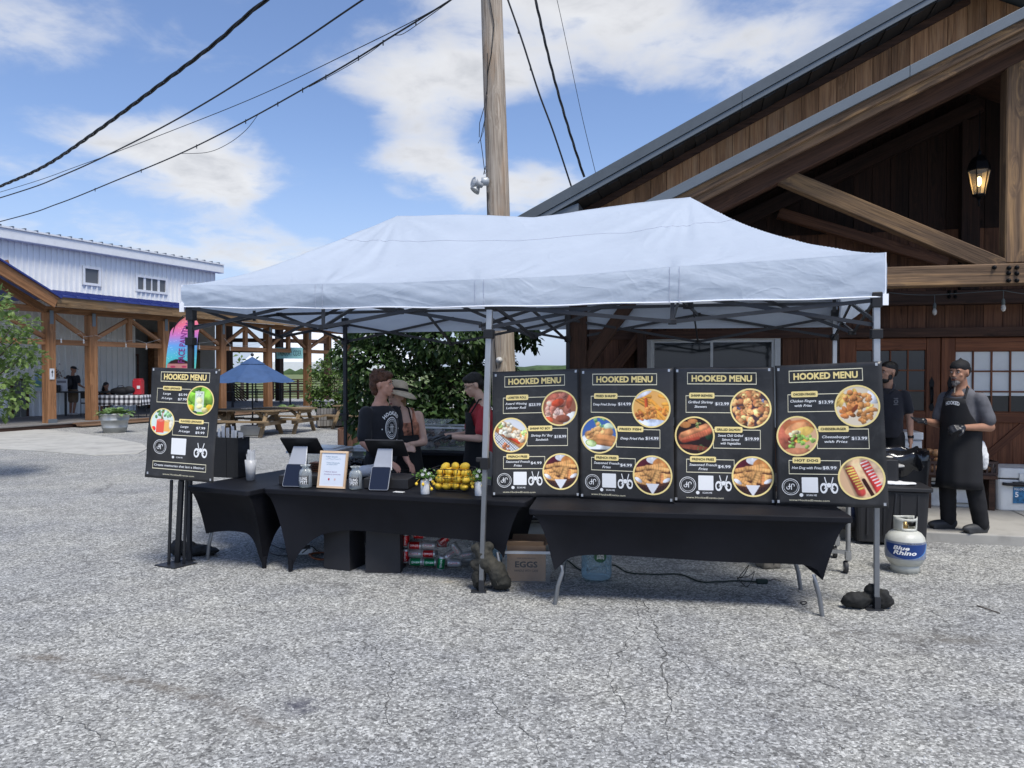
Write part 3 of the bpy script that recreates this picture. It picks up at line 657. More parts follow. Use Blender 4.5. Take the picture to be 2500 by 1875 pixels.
for (s0, s1, lefty) in ((DS0, DSM - .004, True), (DSM + .004, DS1, False)):
 dr = MB().bx(s0, s1, .05, .07, .11, DZ1 - .006).build('door', M_DOORW, barn)
 u0, v0 = (2090, 855) if lefty else (2333, 857)
 g0 = BW(u0, v0, 0); gx1 = BW(2262, 855, 0)[0] if lefty else s0 + (s1 - BW(2090, 855, 0)[0]) * 1.0
 gs0 = g0[0]; gs1 = gx1 if lefty else s1 - (BW(2090, 855, 0)[0] - DS0); gz1 = g0[1]; gz0 = BW(2300, 1005, 0)[1]
 timber('door_stile', ((s0 + gs0) / 2, .03, .115), ((s0 + gs0) / 2, .03, DZ1 - .01), gs0 - s0 - .004, .05, M_DOORW, dr, up=(0, 1, 0), bevel=.004)
 timber('door_stile', ((s1 + gs1) / 2, .03, .115), ((s1 + gs1) / 2, .03, DZ1 - .01), s1 - gs1 - .004, .05, M_DOORW, dr, up=(0, 1, 0), bevel=.004)
 for (za, zb) in ((gz1, DZ1 - .012), (gz0 - .13, gz0), (.115, .30)): timber('door_rail', (gs0, .03, (za + zb) / 2), (gs1, .03, (za + zb) / 2), .05, zb - za, M_DOORW, dr, bevel=.004)
 nb = 5
 for i in range(nb):
  a = gs0 + (gs1 - gs0) * i / nb; b = gs0 + (gs1 - gs0) * (i + 1) / nb - .004
  timber('door_board', ((a + b) / 2, .045, .302), ((a + b) / 2, .045, gz0 - .132), b - a, .012, M_DOORW, dr, up=(0, 1, 0))
 za, zb = .33, gz0 - .16
 if lefty: timber('door_brace', (gs1 - .06, .028, za), (gs0 + .06, .028, zb), .022, .09, M_DOORW, dr)
 else: timber('door_brace', (gs0 + .06, .028, za), (gs1 - .06, .028, zb), .022, .09, M_DOORW, dr)
 nc, nr = 4, 3
 for i in range(nc + 1):
  x = gs0 + (gs1 - gs0) * i / nc; timber('muntin', (x, .035, gz0), (x, .035, gz1), .018, .022, M_DOORW, dr, up=(0, 1, 0))
 for j in range(1, nr):
  z = gz0 + (gz1 - gz0) * j / nr; timber('muntin', (gs0, .036, z), (gs1, .036, z), .018, .018, M_DOORW, dr)
 for i in range(nc):
  for j in range(nr):
   a = gs0 + (gs1 - gs0) * i / nc + .01; b = gs0 + (gs1 - gs0) * (i + 1) / nc - .01; z0 = gz0 + (gz1 - gz0) * j / nr + .01; z1 = gz0 + (gz1 - gz0) * (j + 1) / nr - .01
   sh_ = (not lefty) and j > 0
   MB().bx(a, b, .044, .048, z0, z1).build('door_pane', M_SHADE if sh_ else M_PANED, dr)
   if (not lefty) and j == 0: MB().bx(a, b, .040, .0435, z1 - .04, z1).build('shade_hem', M_SHADE, dr)
 hx = s1 - .10 if lefty else s0 + .10; hz = BW(2290, 965, 0)[1]
 MB().prism([(hx - .012, hz - .2), (hx + .012, hz - .2), (hx + .03, hz - .15), (hx + .015, hz - .1), (hx + .02, hz + .1), (hx + .03, hz + .16), (hx, hz + .24), (hx - .03, hz + .16), (hx - .02, hz + .1), (hx - .015, hz - .1), (hx - .03, hz - .15)], -.004, .004, axis='y').build('handle', M_IRON, dr, recalc=True)
 hb = MB().tube([(hx, -.004, hz + .1), (hx, -.05, hz + .07), (hx, -.055, hz), (hx, -.05, hz - .07), (hx, -.004, hz - .1)], .011, 6).build('handle', M_IRON, dr)
lx = P(2390, 480, 8.6); lant = root('hanging_lantern', 'black iron porch lantern with a glowing bulb under the barn porch', 'lantern', P(2390, 478, 8.6), BA)
lant.scale = (1.22,) * 3; fr = MB(); bd = MB()
fr.lathe([(.015, -.02), (.05, -.005), (.055, .0), (.05, .015)], n=6, smooth=False)
fr.lathe([(.095, .225), (.10, .24), (.085, .30), (.05, .35), (.018, .37), (.018, .40), (.006, .42)], n=6, smooth=False)
fr.tube([(0, 0, .42), (0, 0, .78)], .006, 6); fr.lathe([(.0001, -.10), (.012, -.09), (.006, -.06), (.02, -.02)], n=6)
for k_ in range(6):
 a = 2 * math.pi * k_ / 6; fr.tube([(.052 * math.cos(a), .052 * math.sin(a), .0), (.098 * math.cos(a), .098 * math.sin(a), .235)], .0055, 5)
fr.build('cage', M_IRON, lant)
for k_ in range(6):
 a, b = 2 * math.pi * k_ / 6, 2 * math.pi * (k_ + 1) / 6
 MB().add([(.050 * math.cos(a), .050 * math.sin(a), .004), (.050 * math.cos(b), .050 * math.sin(b), .004), (.094 * math.cos(b), .094 * math.sin(b), .23), (.094 * math.cos(a), .094 * math.sin(a), .23)], [(0, 1, 2, 3)]).build('glass_panel', clearmat('lantern_glass', (.85, .82, .72, 1), .75), lant)
MB().ell((0, 0, .13), (.022, .022, .045)).build('bulb', mat('warm_bulb', (1, .7, .35), .5, var=0, emis=((1, .62, .25, 1), 9)), lant)
pl_ = bpy.data.lights.new('lantern_bulb', 'POINT'); po = bpy.data.objects.new('lantern_bulb', pl_); COL.objects.link(po); po.parent = lant; po.location = (0, 0, .13); pl_.energy = .7; pl_.color = (1, .65, .3); pl_.shadow_soft_size = .02
def string_light(label, pts, bulbs, drop, m_w, group=None):
 r = root('string_light', label, 'string lights', pts[0])
 w_ = MB().tube(pts, .004, 5); w_.build('wire', m_w, r, world=True)
 for p in bulbs:
  b = MB(); p = Vector(p)
  b.tube([p + Vector((0, 0, -.0)), p + Vector((0, 0, -drop))], .004, 5, mi=0); b.lathe([(.010, 0), (.018, -.02), (.018, -.06), (.014, -.065)], p + Vector((0, 0, -drop)), 8)
  bb = b.build('socket', m_w, r, world=True)
  gl = MB().lathe([(.012, 0), (.022, -.02), (.026, -.045), (.018, -.07), (.0001, -.08)], p + Vector((0, 0, -drop - .062)), 10)
  mi = rmat(r).inverted(); gl.v = [mi @ q for q in gl.v]; gl.build('bulb', mat('clear_bulb', (.75, .75, .72), .08, var=0, spec=.9, trans=.5), bb)
 return r
m_wg = mat('grey_wire', (.10, .12, .12), .6, var=0)
def catenary(a, b, sag, n=10):
 a, b = Vector(a), Vector(b); return [a.lerp(b, i / n) - Vector((0, 0, sag * 4 * (i / n) * (1 - i / n))) for i in range(n + 1)]
YB = 8.6
q0, q1, q2, q3 = P(2095, 700, 9.15), P(2282, 720, 8.75), P(2450, 709, 8.4), P(2620, 718, 8.1)
string_light('grey string lights with clear bulbs hung along the barn porch beam', catenary(q0, q1, .03)[:-1] + catenary(q1, q2, .0)[:-1] + catenary(q2, q3, .03), [P(2118, 710, 9.1), q1, q2], .09, m_wg)
# ---- pavilion (left)
A0 = Vector((-23.3 + .42 * 24.1, 24.1, 0)); PA = math.atan2(1, .42)
pe = Vector((math.cos(PA), math.sin(PA), 0)); pn = Vector((-math.sin(PA), math.cos(PA), 0))
M_POST = wood('cedar_post', (.14, .066, .030, 1), (.29, .14, .062, 1), (.42, .22, .11, 1), .65, gs=.6, knots=.4, bump=.3)
M_FASC = wood('weathered_fascia', (.09, .055, .03, 1), (.24, .15, .075, 1), (.36, .24, .13, 1), .75, gs=.5, weather=((.10, .10, .09, 1), .5))
M_CORR = mat('corrugated_metal', (.80, .80, .76), .45, .0, var=.05, scale=1.2)
M_WTRIM = mat('white_metal_trim', (.70, .71, .70), .45, .0, var=.04)
M_BLUE = mat('blue_metal_roof', (.028, .045, .20), .4, .1, var=.06, scale=.8)
M_DECK = wood('grey_deck', (.11, .10, .095, 1), (.19, .18, .17, 1), (.26, .25, .23, 1), .7)
M_STEPW = wood('brown_step', (.09, .05, .03, 1), (.18, .11, .065, 1), (.25, .16, .1, 1), .75)
M_DIN = mat('dark_siding', (.13, .13, .12), .7, var=.1)
def PX(u, y=0.0):
 """local x on the pavilion line offset y at image column u"""
 o = A0 + pn * y; d = ray(u, 905); d = Vector((d.x, d.y, 0)); d.normalize()
 det = pe.x * (-d.y) - (-d.x) * pe.y
 return ((-o.x) * (-d.y) - (-d.x) * (-o.y)) / det
def PZ(u, v, y=0.0):
 x = PX(u, y); p = A0 + pn * y + pe * x; return x, (P(u, v, p.y)).z
pav = root('cider_pavilion', 'open cedar post pavilion with blue metal roof and weathered fascia', 'pavilion', A0, PA)
mb_ = root('metal_building', 'white corrugated metal building with grey windows behind the pavilion', 'building', A0, PA)
YW = 4.0
def corrugated(name, x0, x1, y, z0, z1, m, parent, pitch=.22, holes=()):
 prof = []; x = x0
 while x < x1:
  prof += [(x, 0), (x + pitch * .35, 0), (x + pitch * .40, -.05), (x + pitch * .60, -.05), (x + pitch * .65, 0)]; x += pitch
 prof = [(min(a, x1), b) for a, b in prof] + [(x1, 0)]
 mb = MB()
 for i in range(len(prof) - 1):
  (a, ya), (b, yb) = prof[i], prof[i + 1]
  if b - a < 1e-5: continue
  zs = [(z0, z1)]
  for (h0, h1, hz0, hz1) in holes:
   if (a + b) / 2 > h0 and (a + b) / 2 < h1: zs = [(z0, hz0), (hz1, z1)]
  for (q0_, q1_) in zs: mb.add([(a, y + ya, q0_), (b, y + yb, q0_), (b, y + yb, q1_), (a, y + ya, q1_)], [(0, 1, 2, 3)])
 return mb.build(name, m, parent)
xe = PZ(525, 665, YW)[0]
ztop = (PZ(525, 668, YW)[1] + PZ(0, 575, YW)[1]) / 2; zlow = 4.62
wins = [(PZ(202, 648, YW), PZ(246, 700, YW)), (PZ(331, 670, YW), PZ(408, 720, YW)), (PZ(461, 690, YW), PZ(500, 735, YW))]
holes = []
for (a, b) in wins: holes.append((a[0], b[0], b[1], a[1]))
corrugated('upper_wall', -9, xe, YW, zlow - .3, ztop, M_CORR, mb_, holes=holes)
for wi, (h0, h1, hz0, hz1) in enumerate(holes):
 f_ = MB(); t = .09
 f_.bx(h0, h1, YW - .07, YW + .05, hz1 - t, hz1); f_.bx(h0, h1, YW - .07, YW + .05, hz0, hz0 + t); f_.bx(h0, h0 + t, YW - .07, YW + .05, hz0 + t, hz1 - t); f_.bx(h1 - t, h1, YW - .07, YW + .05, hz0 + t, hz1 - t)
 fo = f_.build('window', M_WTRIM, mb_)
 nsp = [1, 4, 1][wi]; xs_ = [h0 + t + (h1 - h0 - 2 * t) * k_ / nsp for k_ in range(nsp + 1)]
 for k_ in range(nsp):
  MB().bx(xs_[k_], xs_[k_ + 1], YW - .01, YW + .01, hz0 + t, hz1 - t).build('pane', mat('grey_pane', (.10, .105, .11), .1, var=0, spec=.5), fo)
  if k_: MB().bx(xs_[k_] - (.05 if k_ != 2 else .02), xs_[k_] + (.05 if k_ != 2 else .02), YW - .05, YW - .011, hz0 + t, hz1 - t).build('mullion', M_WTRIM, fo)
MB().bx(-9, xe + .25, YW - .32, YW - .02, ztop - .05, ztop + .30).build('eave_trim', M_WTRIM, mb_, bevel=.02)
MB().bx(-9, xe + .22, YW - .36, YW + 8, ztop + .302, ztop + .36).build('roof', M_WTRIM, mb_)
x = -9 + .2
while x < xe + .2:
 MB().bx(x, x + .05, YW - .38, YW + 7.9, ztop + .362, ztop + .395).build('roof_rib', M_ROOF, mb_); x += .42
MB().bx(xe - .02, xe + .02, YW + .002, YW + 8, .1, ztop).build('end_wall', M_CORR, mb_)
xin = PX(312, YW)                                                       # inner corner where ribbed wall stops
corrugated('lower_wall', -9, xin, YW - .3, .15, zlow - .4, M_CORR, mb_, pitch=.24)
MB().bx(xin, xin + .1, YW - .3, YW + 1.2, .15, 4.2).build('corner_wall', M_CORR, mb_)
for k_ in range(14):
 z = .15 + k_ * .27; MB().bx(xin + .1, xe, YW + .90 + .02 * 0, YW + .93, z, z + .262).build('siding_board', M_DIN, mb_)
MB().bx(xin + .1, xe, YW + .94, YW + 1.05, .15, 4.3).build('back_wall', M_DIN, mb_)
def mdoor(u0, u1, v0, y, m):
 (a, zt), (b, _) = PZ(u0, v0, y), PZ(u1, v0, y)
 d = MB().bx(a, b, y - .03, y, .16, zt).build('door', m, mb_)
 MB().bx(a - .08, a, y - .05, y, .16, zt + .08).build('door_frame', M_BEAMD, d); MB().bx(b, b + .08, y - .05, y, .16, zt + .08).build('door_frame', M_BEAMD, d); MB().bx(a, b, y - .05, y, zt, zt + .08).build('door_frame', M_BEAMD, d)
mdoor(292, 333, 868, YW + .88, mat('grey_door', (.13, .135, .12), .5, var=.05))
mdoor(462, 512, 860, YW + .88, mat('tan_door', (.22, .18, .12), .5, var=.05))
MB().bx(PX(373, YW + .6), PX(392, YW + .6), YW + .5, YW + .86, .16, 3.3).build('timber_door_surround', M_POST, mb_)
mdoor(30, 62, 930, YW - .32, mat('grey_door', (.13, .135, .12), .5, var=.05))
XL, XR, YB2 = -6.0, 14.3, 8.6
MB().bx(XL, XR, -.42, YB2, .02, .118).build('deck_frame', M_BEAMD, pav)
nbd = 60; wb = (YB2 + .45) / nbd
for i in range(nbd): timber('deck_board', (XL, -.45 + (i + .5) * wb, .135), (XR, -.45 + (i + .5) * wb, .135), wb - .008, .03, M_DECK, pav)
for (yy, z1) in ((-.75, .09), (-.48, .15)): timber('step_board', (-1.0, yy, z1 - .03), (XR - 4, yy, z1 - .03), .26, .035, M_STEPW, pav)
timber('step_riser', (-1.0, -.60, .10), (XR - 4, -.60, .10), .02, .05, M_STEPW, pav)
zpt = 3.42; PXS = [-1.41, 0, 2.82, 5.53, 8.13, 10.7, 13.9]
ps = .27
for i, x in enumerate(PXS):
 p = timber('post', (x, 0, .02 if i == 0 else .15), (x, 0, zpt), ps, ps, M_POST, pav, up=(0, 1, 0), bevel=.01)
 MB().bx(x - .06, x + .06, -ps / 2 - .012, -ps / 2 - .002, zpt - .34, zpt + .06).build('bracket', M_TRIM, pav)
MB().bx(-1.41 - .14, -1.41 + .14, -.14 - .012, -.14 - .002, .02, .27).build('post_base', M_TRIM, pav)
timber('post', (-4.6, 0, .02), (-4.6, 0, zpt), ps, ps, M_POST, pav, up=(0, 1, 0), bevel=.01)
timber('header_beam', (-6, 0, zpt + .09), (XR, 0, zpt + .09), .16, .18, M_POST, pav)
zch = 2.55
allx = [-4.6] + PXS
for i in range(len(allx) - 1):
 a, b = allx[i] + ps / 2 + .002, allx[i + 1] - ps / 2 - .002; mid = (a + b) / 2
 timber('bottom_chord', (a, 0, zch), (b, 0, zch), .12, .16, M_POST, pav)
 if allx[i] == -1.41:
  timber('brace', (a, 0, zpt - .04), (b, 0, zch + .14), .10, .13, M_POST, pav); continue
 timber('short_post', (mid, 0, zch + .082), (mid, 0, zpt - .002), .15, .14, M_POST, pav, up=(0, 1, 0))
 timber('brace', (a, .01, zch + .15), (mid - .08, .01, zpt - .07), .10, .12, M_POST, pav)
 timber('brace', (b, .01, zch + .15), (mid + .08, .01, zpt - .07), .10, .12, M_POST, pav)
ze = 3.68; x = -1.6
while x < XR + .3:
 b = min(x + 4.2, XR + .5); timber('fascia_board', (x, -.62, ze + .05), (b - .01, -.62, ze + .05), .05, .34, M_FASC, pav); x += 4.2
rs = (zlow - .1 - (ze + .22)) / (YW + .62)
def zr(y): return ze + .22 + rs * (y + .66)
MB().prism([(-.68, zr(-.68)), (YW, zr(YW)), (YW, zr(YW) - .05), (-.68, zr(-.68) - .05)], -1.6, XR + .6, axis='x').build('roof', M_BLUE, pav, recalc=True)
MB().prism([(YW, zr(YW)), (YB2 + .6, zr(YB2 + .6)), (YB2 + .6, zr(YB2 + .6) - .05), (YW, zr(YW) - .05)], xe + .05, XR + .6, axis='x').build('roof', M_BLUE, pav, recalc=True)
x = -1.5
while x < XR + .6:
 MB().prism([(-.70, zr(-.70) + .002), (YW - .05, zr(YW - .05) + .002), (YW - .05, zr(YW) + .03), (-.70, zr(-.70) + .032)], x, x + .035, axis='x').build('roof_rib', M_BLUE, pav, recalc=True); x += .45
for i, x in enumerate(allx[2:]): timber('rafter', (x + .01, -.55, zr(-.55) - .15), (x + .01, YW + (0 if x < xe else YB2 - YW + .4), zr(YW + (0 if x < xe else YB2 - YW + .4)) - .15), .10, .18, M_BEAMD, pav)
BP = []
for (u, zc_) in ((558, 39), (682, 39.5), (800, 41.5)):
 p = P(u, 905, zc_) - A0; lx_, ly_ = p.dot(pe), p.dot(pn)
 timber('back_post', (lx_, ly_, .15), (lx_, ly_, zr(min(ly_, YB2)) - .2), .30, .30, M_BEAMD, pav, up=(0, 1, 0)); BP.append((lx_, ly_))
for i in range(len(BP) - 1): timber('back_beam', (BP[i][0], BP[i][1], 3.25), (BP[i + 1][0], BP[i + 1][1], 3.25), .14, .2, M_BEAMD, pav)
timber('back_beam', (BP[0][0], BP[0][1], 2.7), (BP[-1][0], BP[-1][1], 2.7), .10, .14, M_BEAMD, pav)
timber('back_beam', (BP[0][0] - 4, BP[0][1] + 1.0, 3.2), (BP[0][0], BP[0][1], 3.2), .14, .2, M_BEAMD, pav)
ga = [PZ(123, 740, -.62)[0], PZ(0, 655, -.62)[0]]; gz_ = [PZ(123, 722, -.62)[1], PZ(0, 645, -.62)[1]]
kg = (gz_[0] - gz_[1]) / (ga[0] - ga[1]); apx = -5.2
def zg(x): return gz_[0] + kg * (x - ga[0])
timber('gable_rafter', (-1.62, -.62, zg(-1.62) - .08), (apx, -.62, zg(apx) - .08), .07, .32, M_POST, pav)
timber('gable_rafter', (-1.65, -.1, zg(-1.62) - .26), (apx, -.1, zg(apx) - .26), .12, .22, M_POST, pav)
MB().prism([(-1.5, zg(-1.5) + .10), (apx, zg(apx) + .10), (apx, zg(apx) + .15), (-1.5, zg(-1.5) + .15)], -.72, 4, axis='y').build('roof', M_BLUE, pav, recalc=True)
timber('gable_web', (-4.4, 0, 4.15), (-2.6, 0, 4.75), .1, .14, M_POST, pav)
rail = root('deck_railing', 'dark horizontal slat railing along the far side of the open deck', 'railing', A0, PA)
r0 = P(538, 905, 40.5) - A0; r1 = P(900, 905, 43.5) - A0
ra, rb = Vector((r0.dot(pe), r0.dot(pn), 0)), Vector((r1.dot(pe), r1.dot(pn), 0))
for k_ in range(7): timber('slat', ra + Vector((0, 0, .28 + k_ * .14)), rb + Vector((0, 0, .28 + k_ * .14)), .04, .045, M_BEAMD, rail)
timber('top_rail', ra + Vector((0, 0, 1.22)), rb + Vector((0, 0, 1.22)), .14, .05, M_BEAMD, rail)
for k_ in range(7):
 q = ra.lerp(rb, k_ / 6); timber('rail_post', q + Vector((0, -.05, .15)), q + Vector((0, -.05, 1.19)), .09, .09, M_BEAMD, rail, up=(0, 1, 0))
gt = root('gate_panel', 'brown diagonal board panel beside the dark left back post', 'gate', P(565, 905, 39.3) - Vector((0, 0, 1.55)), PA * 0)
for k_ in range(7): timber('slat', (.05 + 0 * k_, 0, .95 - k_ * .13), (.75, 0, .40 - k_ * .13 + (.0 if k_ < 3 else .0)), .04, .07, M_STEPW, gt)
sgn = root('hanging_sign', 'teal hanging board sign reading TREASURY CIDER', 'sign', hit(707, 862, A0, pn), PA)
sx0 = PX(676) - PX(707); sx1 = PX(738) - PX(707)
hz_ = abs(PZ(707, 848)[1] - PZ(707, 875)[1]) / 2
sgr = R(22); sgn.rotation_euler = (0, 0, sgr); sw = .55
MB().bx(-sw, sw, -.02, .02, -hz_, hz_).build('panel', mat('teal_paint', (.20, .42, .42), .6, var=.08), sgn, bevel=.004)
pr = Print(lambda x, y, h: Vector((x, -.021 - h, -y)))
pr.text('l', 'TREASURY CIDER', 0, 0, .22, .001, width=.98, bold=.01); pr.build('l', 'lettering', mat('dark_teal_paint', (.015, .05, .06), .6, var=0), sgn, world=False)
for sx_ in (-.45, .45): MB().tube([(sx_, 0, hz_), (sx_, 0, hz_ + .18)], .008, 5).build('hanger', M_IRON, sgn)
m_ww = mat('white_cord', (.62, .62, .60), .6, var=0)
def psl(us, label):
 pts = []
 bl = []
 for (u, v, isb) in us:
  x, z = PZ(u, v, -.16); pts.append(A0 + pe * x + pn * (-.16) + Vector((0, 0, z)));
  if isb: bl.append(pts[-1])
 return string_light(label, pts, bl, .08, m_ww)
psl([(135, 808, 0), (150, 820, 1), (172, 822, 0), (198, 812, 0), (205, 822, 1), (228, 820, 0)], 'white string lights between the two nearest pavilion posts')
psl([(232, 818, 0), (265, 827, 0), (308, 833, 1), (335, 830, 0), (358, 838, 1), (392, 828, 0)], 'white string lights looped behind the planter bay of the pavilion')
psl([(465, 832, 0), (487, 838, 1), (530, 832, 0)], 'white string lights in the pavilion bay right of the flag')
psl([(548, 826, 0), (562, 842, 1), (600, 845, 0), (632, 838, 0), (650, 830, 0)], 'white string lights above the blue umbrella')
# ---- far background
M_TREEFAR = mat('far_foliage', (.055, .095, .035), .9, var=.3, scale=.15, bump=.5, bscale=.8)
hl = MB(); nx = 160; V = [];
for i in range(nx + 1):
 x = -360 + 900 * i / nx; hgt = 1.7 + 4.6 * (.5 + .5 * mnoise.noise(Vector((x * .018, 3.1, 0)))) + 1.5 * mnoise.noise(Vector((x * .11, 0, 1))) + .8 * mnoise.noise(Vector((x * .5, 0, 1)))
 V += [(x, 330 + 8 * math.sin(x * .05), 0), (x, 338, hgt * .8), (x, 350, hgt), (x, 390, hgt * .9)]
F = []
for i in range(nx):
 for j in range(3): F.append((i * 4 + j, (i + 1) * 4 + j, (i + 1) * 4 + j + 1, i * 4 + j + 1))
tag(hl.add(V, F, 0, True).build('hills', M_TREEFAR), 'low wooded hills on the horizon', 'hills', kind='structure')
mq = root('white_marquee', 'large white event tent with scalloped valance beyond the deck', 'marquee', P(800, 905, 62) - Vector((0, 0, 1.7)), R(20))
M_TENTW = mat('marquee_vinyl', (.78, .80, .82), .5, var=.03, transl=.2)
zv = 1.75; mt = MB(); L, D = 6.5, 4.5
for sg in (-1, 1):
 mt.add([(-L, sg * D, zv + .6), (L, sg * D, zv + .6), (L - 3, 0, zv + 3.4), (-L + 3, 0, zv + 3.4)], [(0, 1, 2, 3)]); mt.add([(sg * L, -D, zv + .6), (sg * L, D, zv + .6), (sg * (L - 3), 0, zv + 3.4)], [(0, 1, 2)])
mt.build('roof', M_TENTW, mq)
vl = MB()
for i in range(16):
 a = -L + 2 * L * i / 16; b = a + 2 * L / 16
 vl.add([(a, -D, zv + .6), (b, -D, zv + .6), (b, -D, zv + .12), ((a + b) / 2, -D, zv - .08), (a, -D, zv + .12)], [(0, 1, 2, 3, 4)])
vl.build('valance', M_TENTW, mq)
for sx_ in (-L, -L / 3, L / 3, L):
 MB().tube([(sx_, -D + .05, 0), (sx_, -D + .05, zv + .6)], .05, 8).build('pole', M_WTRIM, mq)
# ---- canopy tent
FL, FM, FR = G(462, 1370), G(1175, 1445), G(2140, 1488)
BRp, BMp, BLp = Vector(((2037 - 1250) / FPX * 8.3, 8.3, 0)), Vector(((1387 - 1250) / FPX * 8.75, 8.75, 0)), Vector(((843 - 1250) / FPX * 9.6, 9.6, 0))
TROOT = Vector((FL + FM + FR) / 3)
tent = root('canopy_tent', 'white pop up canopy tent with dark folding scissor frame over the food stall', 'tent', Vector((TROOT.x, TROOT.y, 0)))
def lerp1(xs, ys, x):
 for i in range(len(xs) - 1):
  if x <= xs[i + 1]: t = (x - xs[i]) / (xs[i + 1] - xs[i]); return ys[i] * (1 - t) + ys[i + 1] * t
 return ys[-1]
def plan(a, b):
 """a 0..2 along the front, b 0 front .. 1 back"""
 f = FL.lerp(FM, a) if a <= 1 else FM.lerp(FR, a - 1); k = BLp.lerp(BMp, a) if a <= 1 else BMp.lerp(BRp, a - 1)
 return f.lerp(k, b)
def plan_out(a, b): return plan(1 + (a - 1) * 1.012, .5 + (b - .5) * 1.02)
TOPA = [0, .25, .5, .75, 1, 1.25, 1.5, 1.75, 2]; TOPZ = [2.46, 2.425, 2.415, 2.395, 2.395, 2.41, 2.462, 2.49, 2.53]
BOTZ = [2.265, 2.235, 2.215, 2.20, 2.185, 2.19, 2.205, 2.208, 2.215]
PKZ = [3.27, 3.29]
def eavez(a, b):
 zf = lerp1(TOPA, TOPZ, a); zb = 2.44 + .02 * math.cos(a * math.pi * 2)
 side = 2.46 if a < 1 else 2.53
 return zf * (1 - b) + zb * b
def roofz(a, b):
 ta = min(a, 2 - a) / .5; tb = min(b, 1 - b) / .5
 rz_ = lerp1([0, .5, 1, 1.5, 2], [PKZ[0], PKZ[0], (PKZ[0] + PKZ[1]) / 2 - .12, PKZ[1], PKZ[1]], a)
 t = min(ta, tb, 1.0); soft = 1 - math.exp(-abs(ta - tb) * 2.5)
 t = max(0.0, t)
 ex = 1.30 + .28 * soft
 f = t ** ex
 return eavez(a, b) + (rz_ - eavez(a, b)) * f
def wrinkle(a, b, p):
 w_ = 0
 for (pa, pk) in ((.5, 1), (1.5, 2)):
  dx, dy = (a - pa) * 2.9, (b - .5) * 2.95; r = math.hypot(dx, dy); an = math.atan2(dy, dx)
  w_ += .030 * math.exp(-((r - .45) / .45) ** 2) * (mnoise.noise(Vector((an * 5.5, pk, r * .4)))) * min(1, r / .15)
 for (ca, cb) in ((0, 0), (1, 0), (2, 0), (.5, 0), (1.5, 0)):
  dx, dy = (a - ca) * 2.9, (b - cb) * 2.95; r = math.hypot(dx, dy); an = math.atan2(dy, dx)
  w_ += .022 * math.exp(-((r - .3) / .40) ** 2) * mnoise.noise(Vector((an * 5, ca * 7 + 3, r * .5)))
 w_ += .014 * mnoise.noise(Vector((p.x * 1.4, p.y * 2.2, 2.2))) + .004 * mnoise.noise(Vector((p.x * 5 + p.y * 2, p.y * 5, 7)))
 return w_
def fabric():
 m = bpy.data.materials.new('canopy_fabric'); m.use_nodes = True; m.node_tree.nodes.clear(); N = NT(m.node_tree)
 out = N.add('ShaderNodeOutputMaterial'); b = N.add('ShaderNodeBsdfPrincipled'); co = N.add('ShaderNodeTexCoord').outputs['Object']
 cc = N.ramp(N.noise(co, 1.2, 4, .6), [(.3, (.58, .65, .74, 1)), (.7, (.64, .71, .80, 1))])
 N.l.new(cc, b.inputs['Base Color']); b.inputs['Roughness'].default_value = .5; b.inputs['Specular IOR Level'].default_value = .3
 h = N.math('ADD', N.noise(N.vmath('MULTIPLY', co, (1, 1, 2.2)).outputs[0], 2.6, 3, .5, .7), N.math('MULTIPLY', N.noise(co, 11, 3, .5, .8), .15))
 for sc_, ds, am in ((1.5, .5, .13), (2.6, .3, .07)):
  nz = N.noise(N.vmath('MULTIPLY', co, (1, 1, 1.7)).outputs[0], sc_, 1.5, .5, ds); h = N.math('ADD', h, N.math('MULTIPLY', N.ramp(N.math('ABSOLUTE', N.math('SUBTRACT', nz, .5)), [(0, 1.0), (.035, .15), (.12, 0.0)]), am))
 bp = N.add('ShaderNodeBump', {'Height': h, 'Strength': .34, 'Distance': .05}); N.l.new(bp.outputs[0], b.inputs['Normal'])
 tl = N.add('ShaderNodeBsdfTranslucent', {'Color': cc}); mx = N.add('ShaderNodeMixShader', {0: .38}); N.l.new(b.outputs[0], mx.inputs[1]); N.l.new(tl.outputs[0], mx.inputs[2]); N.l.new(mx.outputs[0], out.inputs[0]); return m
M_FAB = fabric()
can = MB(); NA, NB = 240, 110; V = []; F = []
for j in range(NB + 1):
 for i in range(NA + 1):
  a, b = 2 * i / NA, j / NB; p = plan_out(a, b); ez = min(1, min(a, 2 - a, b, 1 - b) * 12)
  V.append((p.x, p.y, roofz(a, b) + wrinkle(a, b, p) * ez))
for j in range(NB):
 for i in range(NA): F.append((j * (NA + 1) + i, j * (NA + 1) + i + 1, (j + 1) * (NA + 1) + i + 1, (j + 1) * (NA + 1) + i))
can.add(V, F, 0, True); can.build('roof_fabric', M_FAB, tent, world=True)
def valance(name, fa, n, zt, zb, out, seed):
 """fa(t)->plan point, zt/zb functions"""
 V = []; F = []; m_ = 16; mb = MB()
 for j in range(m_ + 1):
  for i in range(n + 1):
   t = i / n; q = j / m_; p = fa(t); z = zt(t) * (1 - q) + zb(t) * q
   puff = .010 * math.sin(q * math.pi) + .014 * q * mnoise.noise(Vector((t * n * .030, seed, q * 1.5))) + .006 * mnoise.noise(Vector((t * n * .08 + q * 2.5, seed, q * 2.0))) * (.3 + q) \
    + .012 * abs(mnoise.noise(Vector((t * n * .05 - q * 1.8, seed + 4, 0)))) * math.sin(q * math.pi)
   V.append(p + out * puff + Vector((0, 0, z)))
 for j in range(m_):
  for i in range(n): F.append((j * (n + 1) + i, j * (n + 1) + i + 1, (j + 1) * (n + 1) + i + 1, (j + 1) * (n + 1) + i))
 mb.add(V, F, 0, True); return mb.build(name, M_FAB, tent, world=True)
fout = Vector((-.24, -.97, 0)); fo2 = Vector((.97, -.24, 0))
def zt_f(t): return eavez(2 * t, 0)
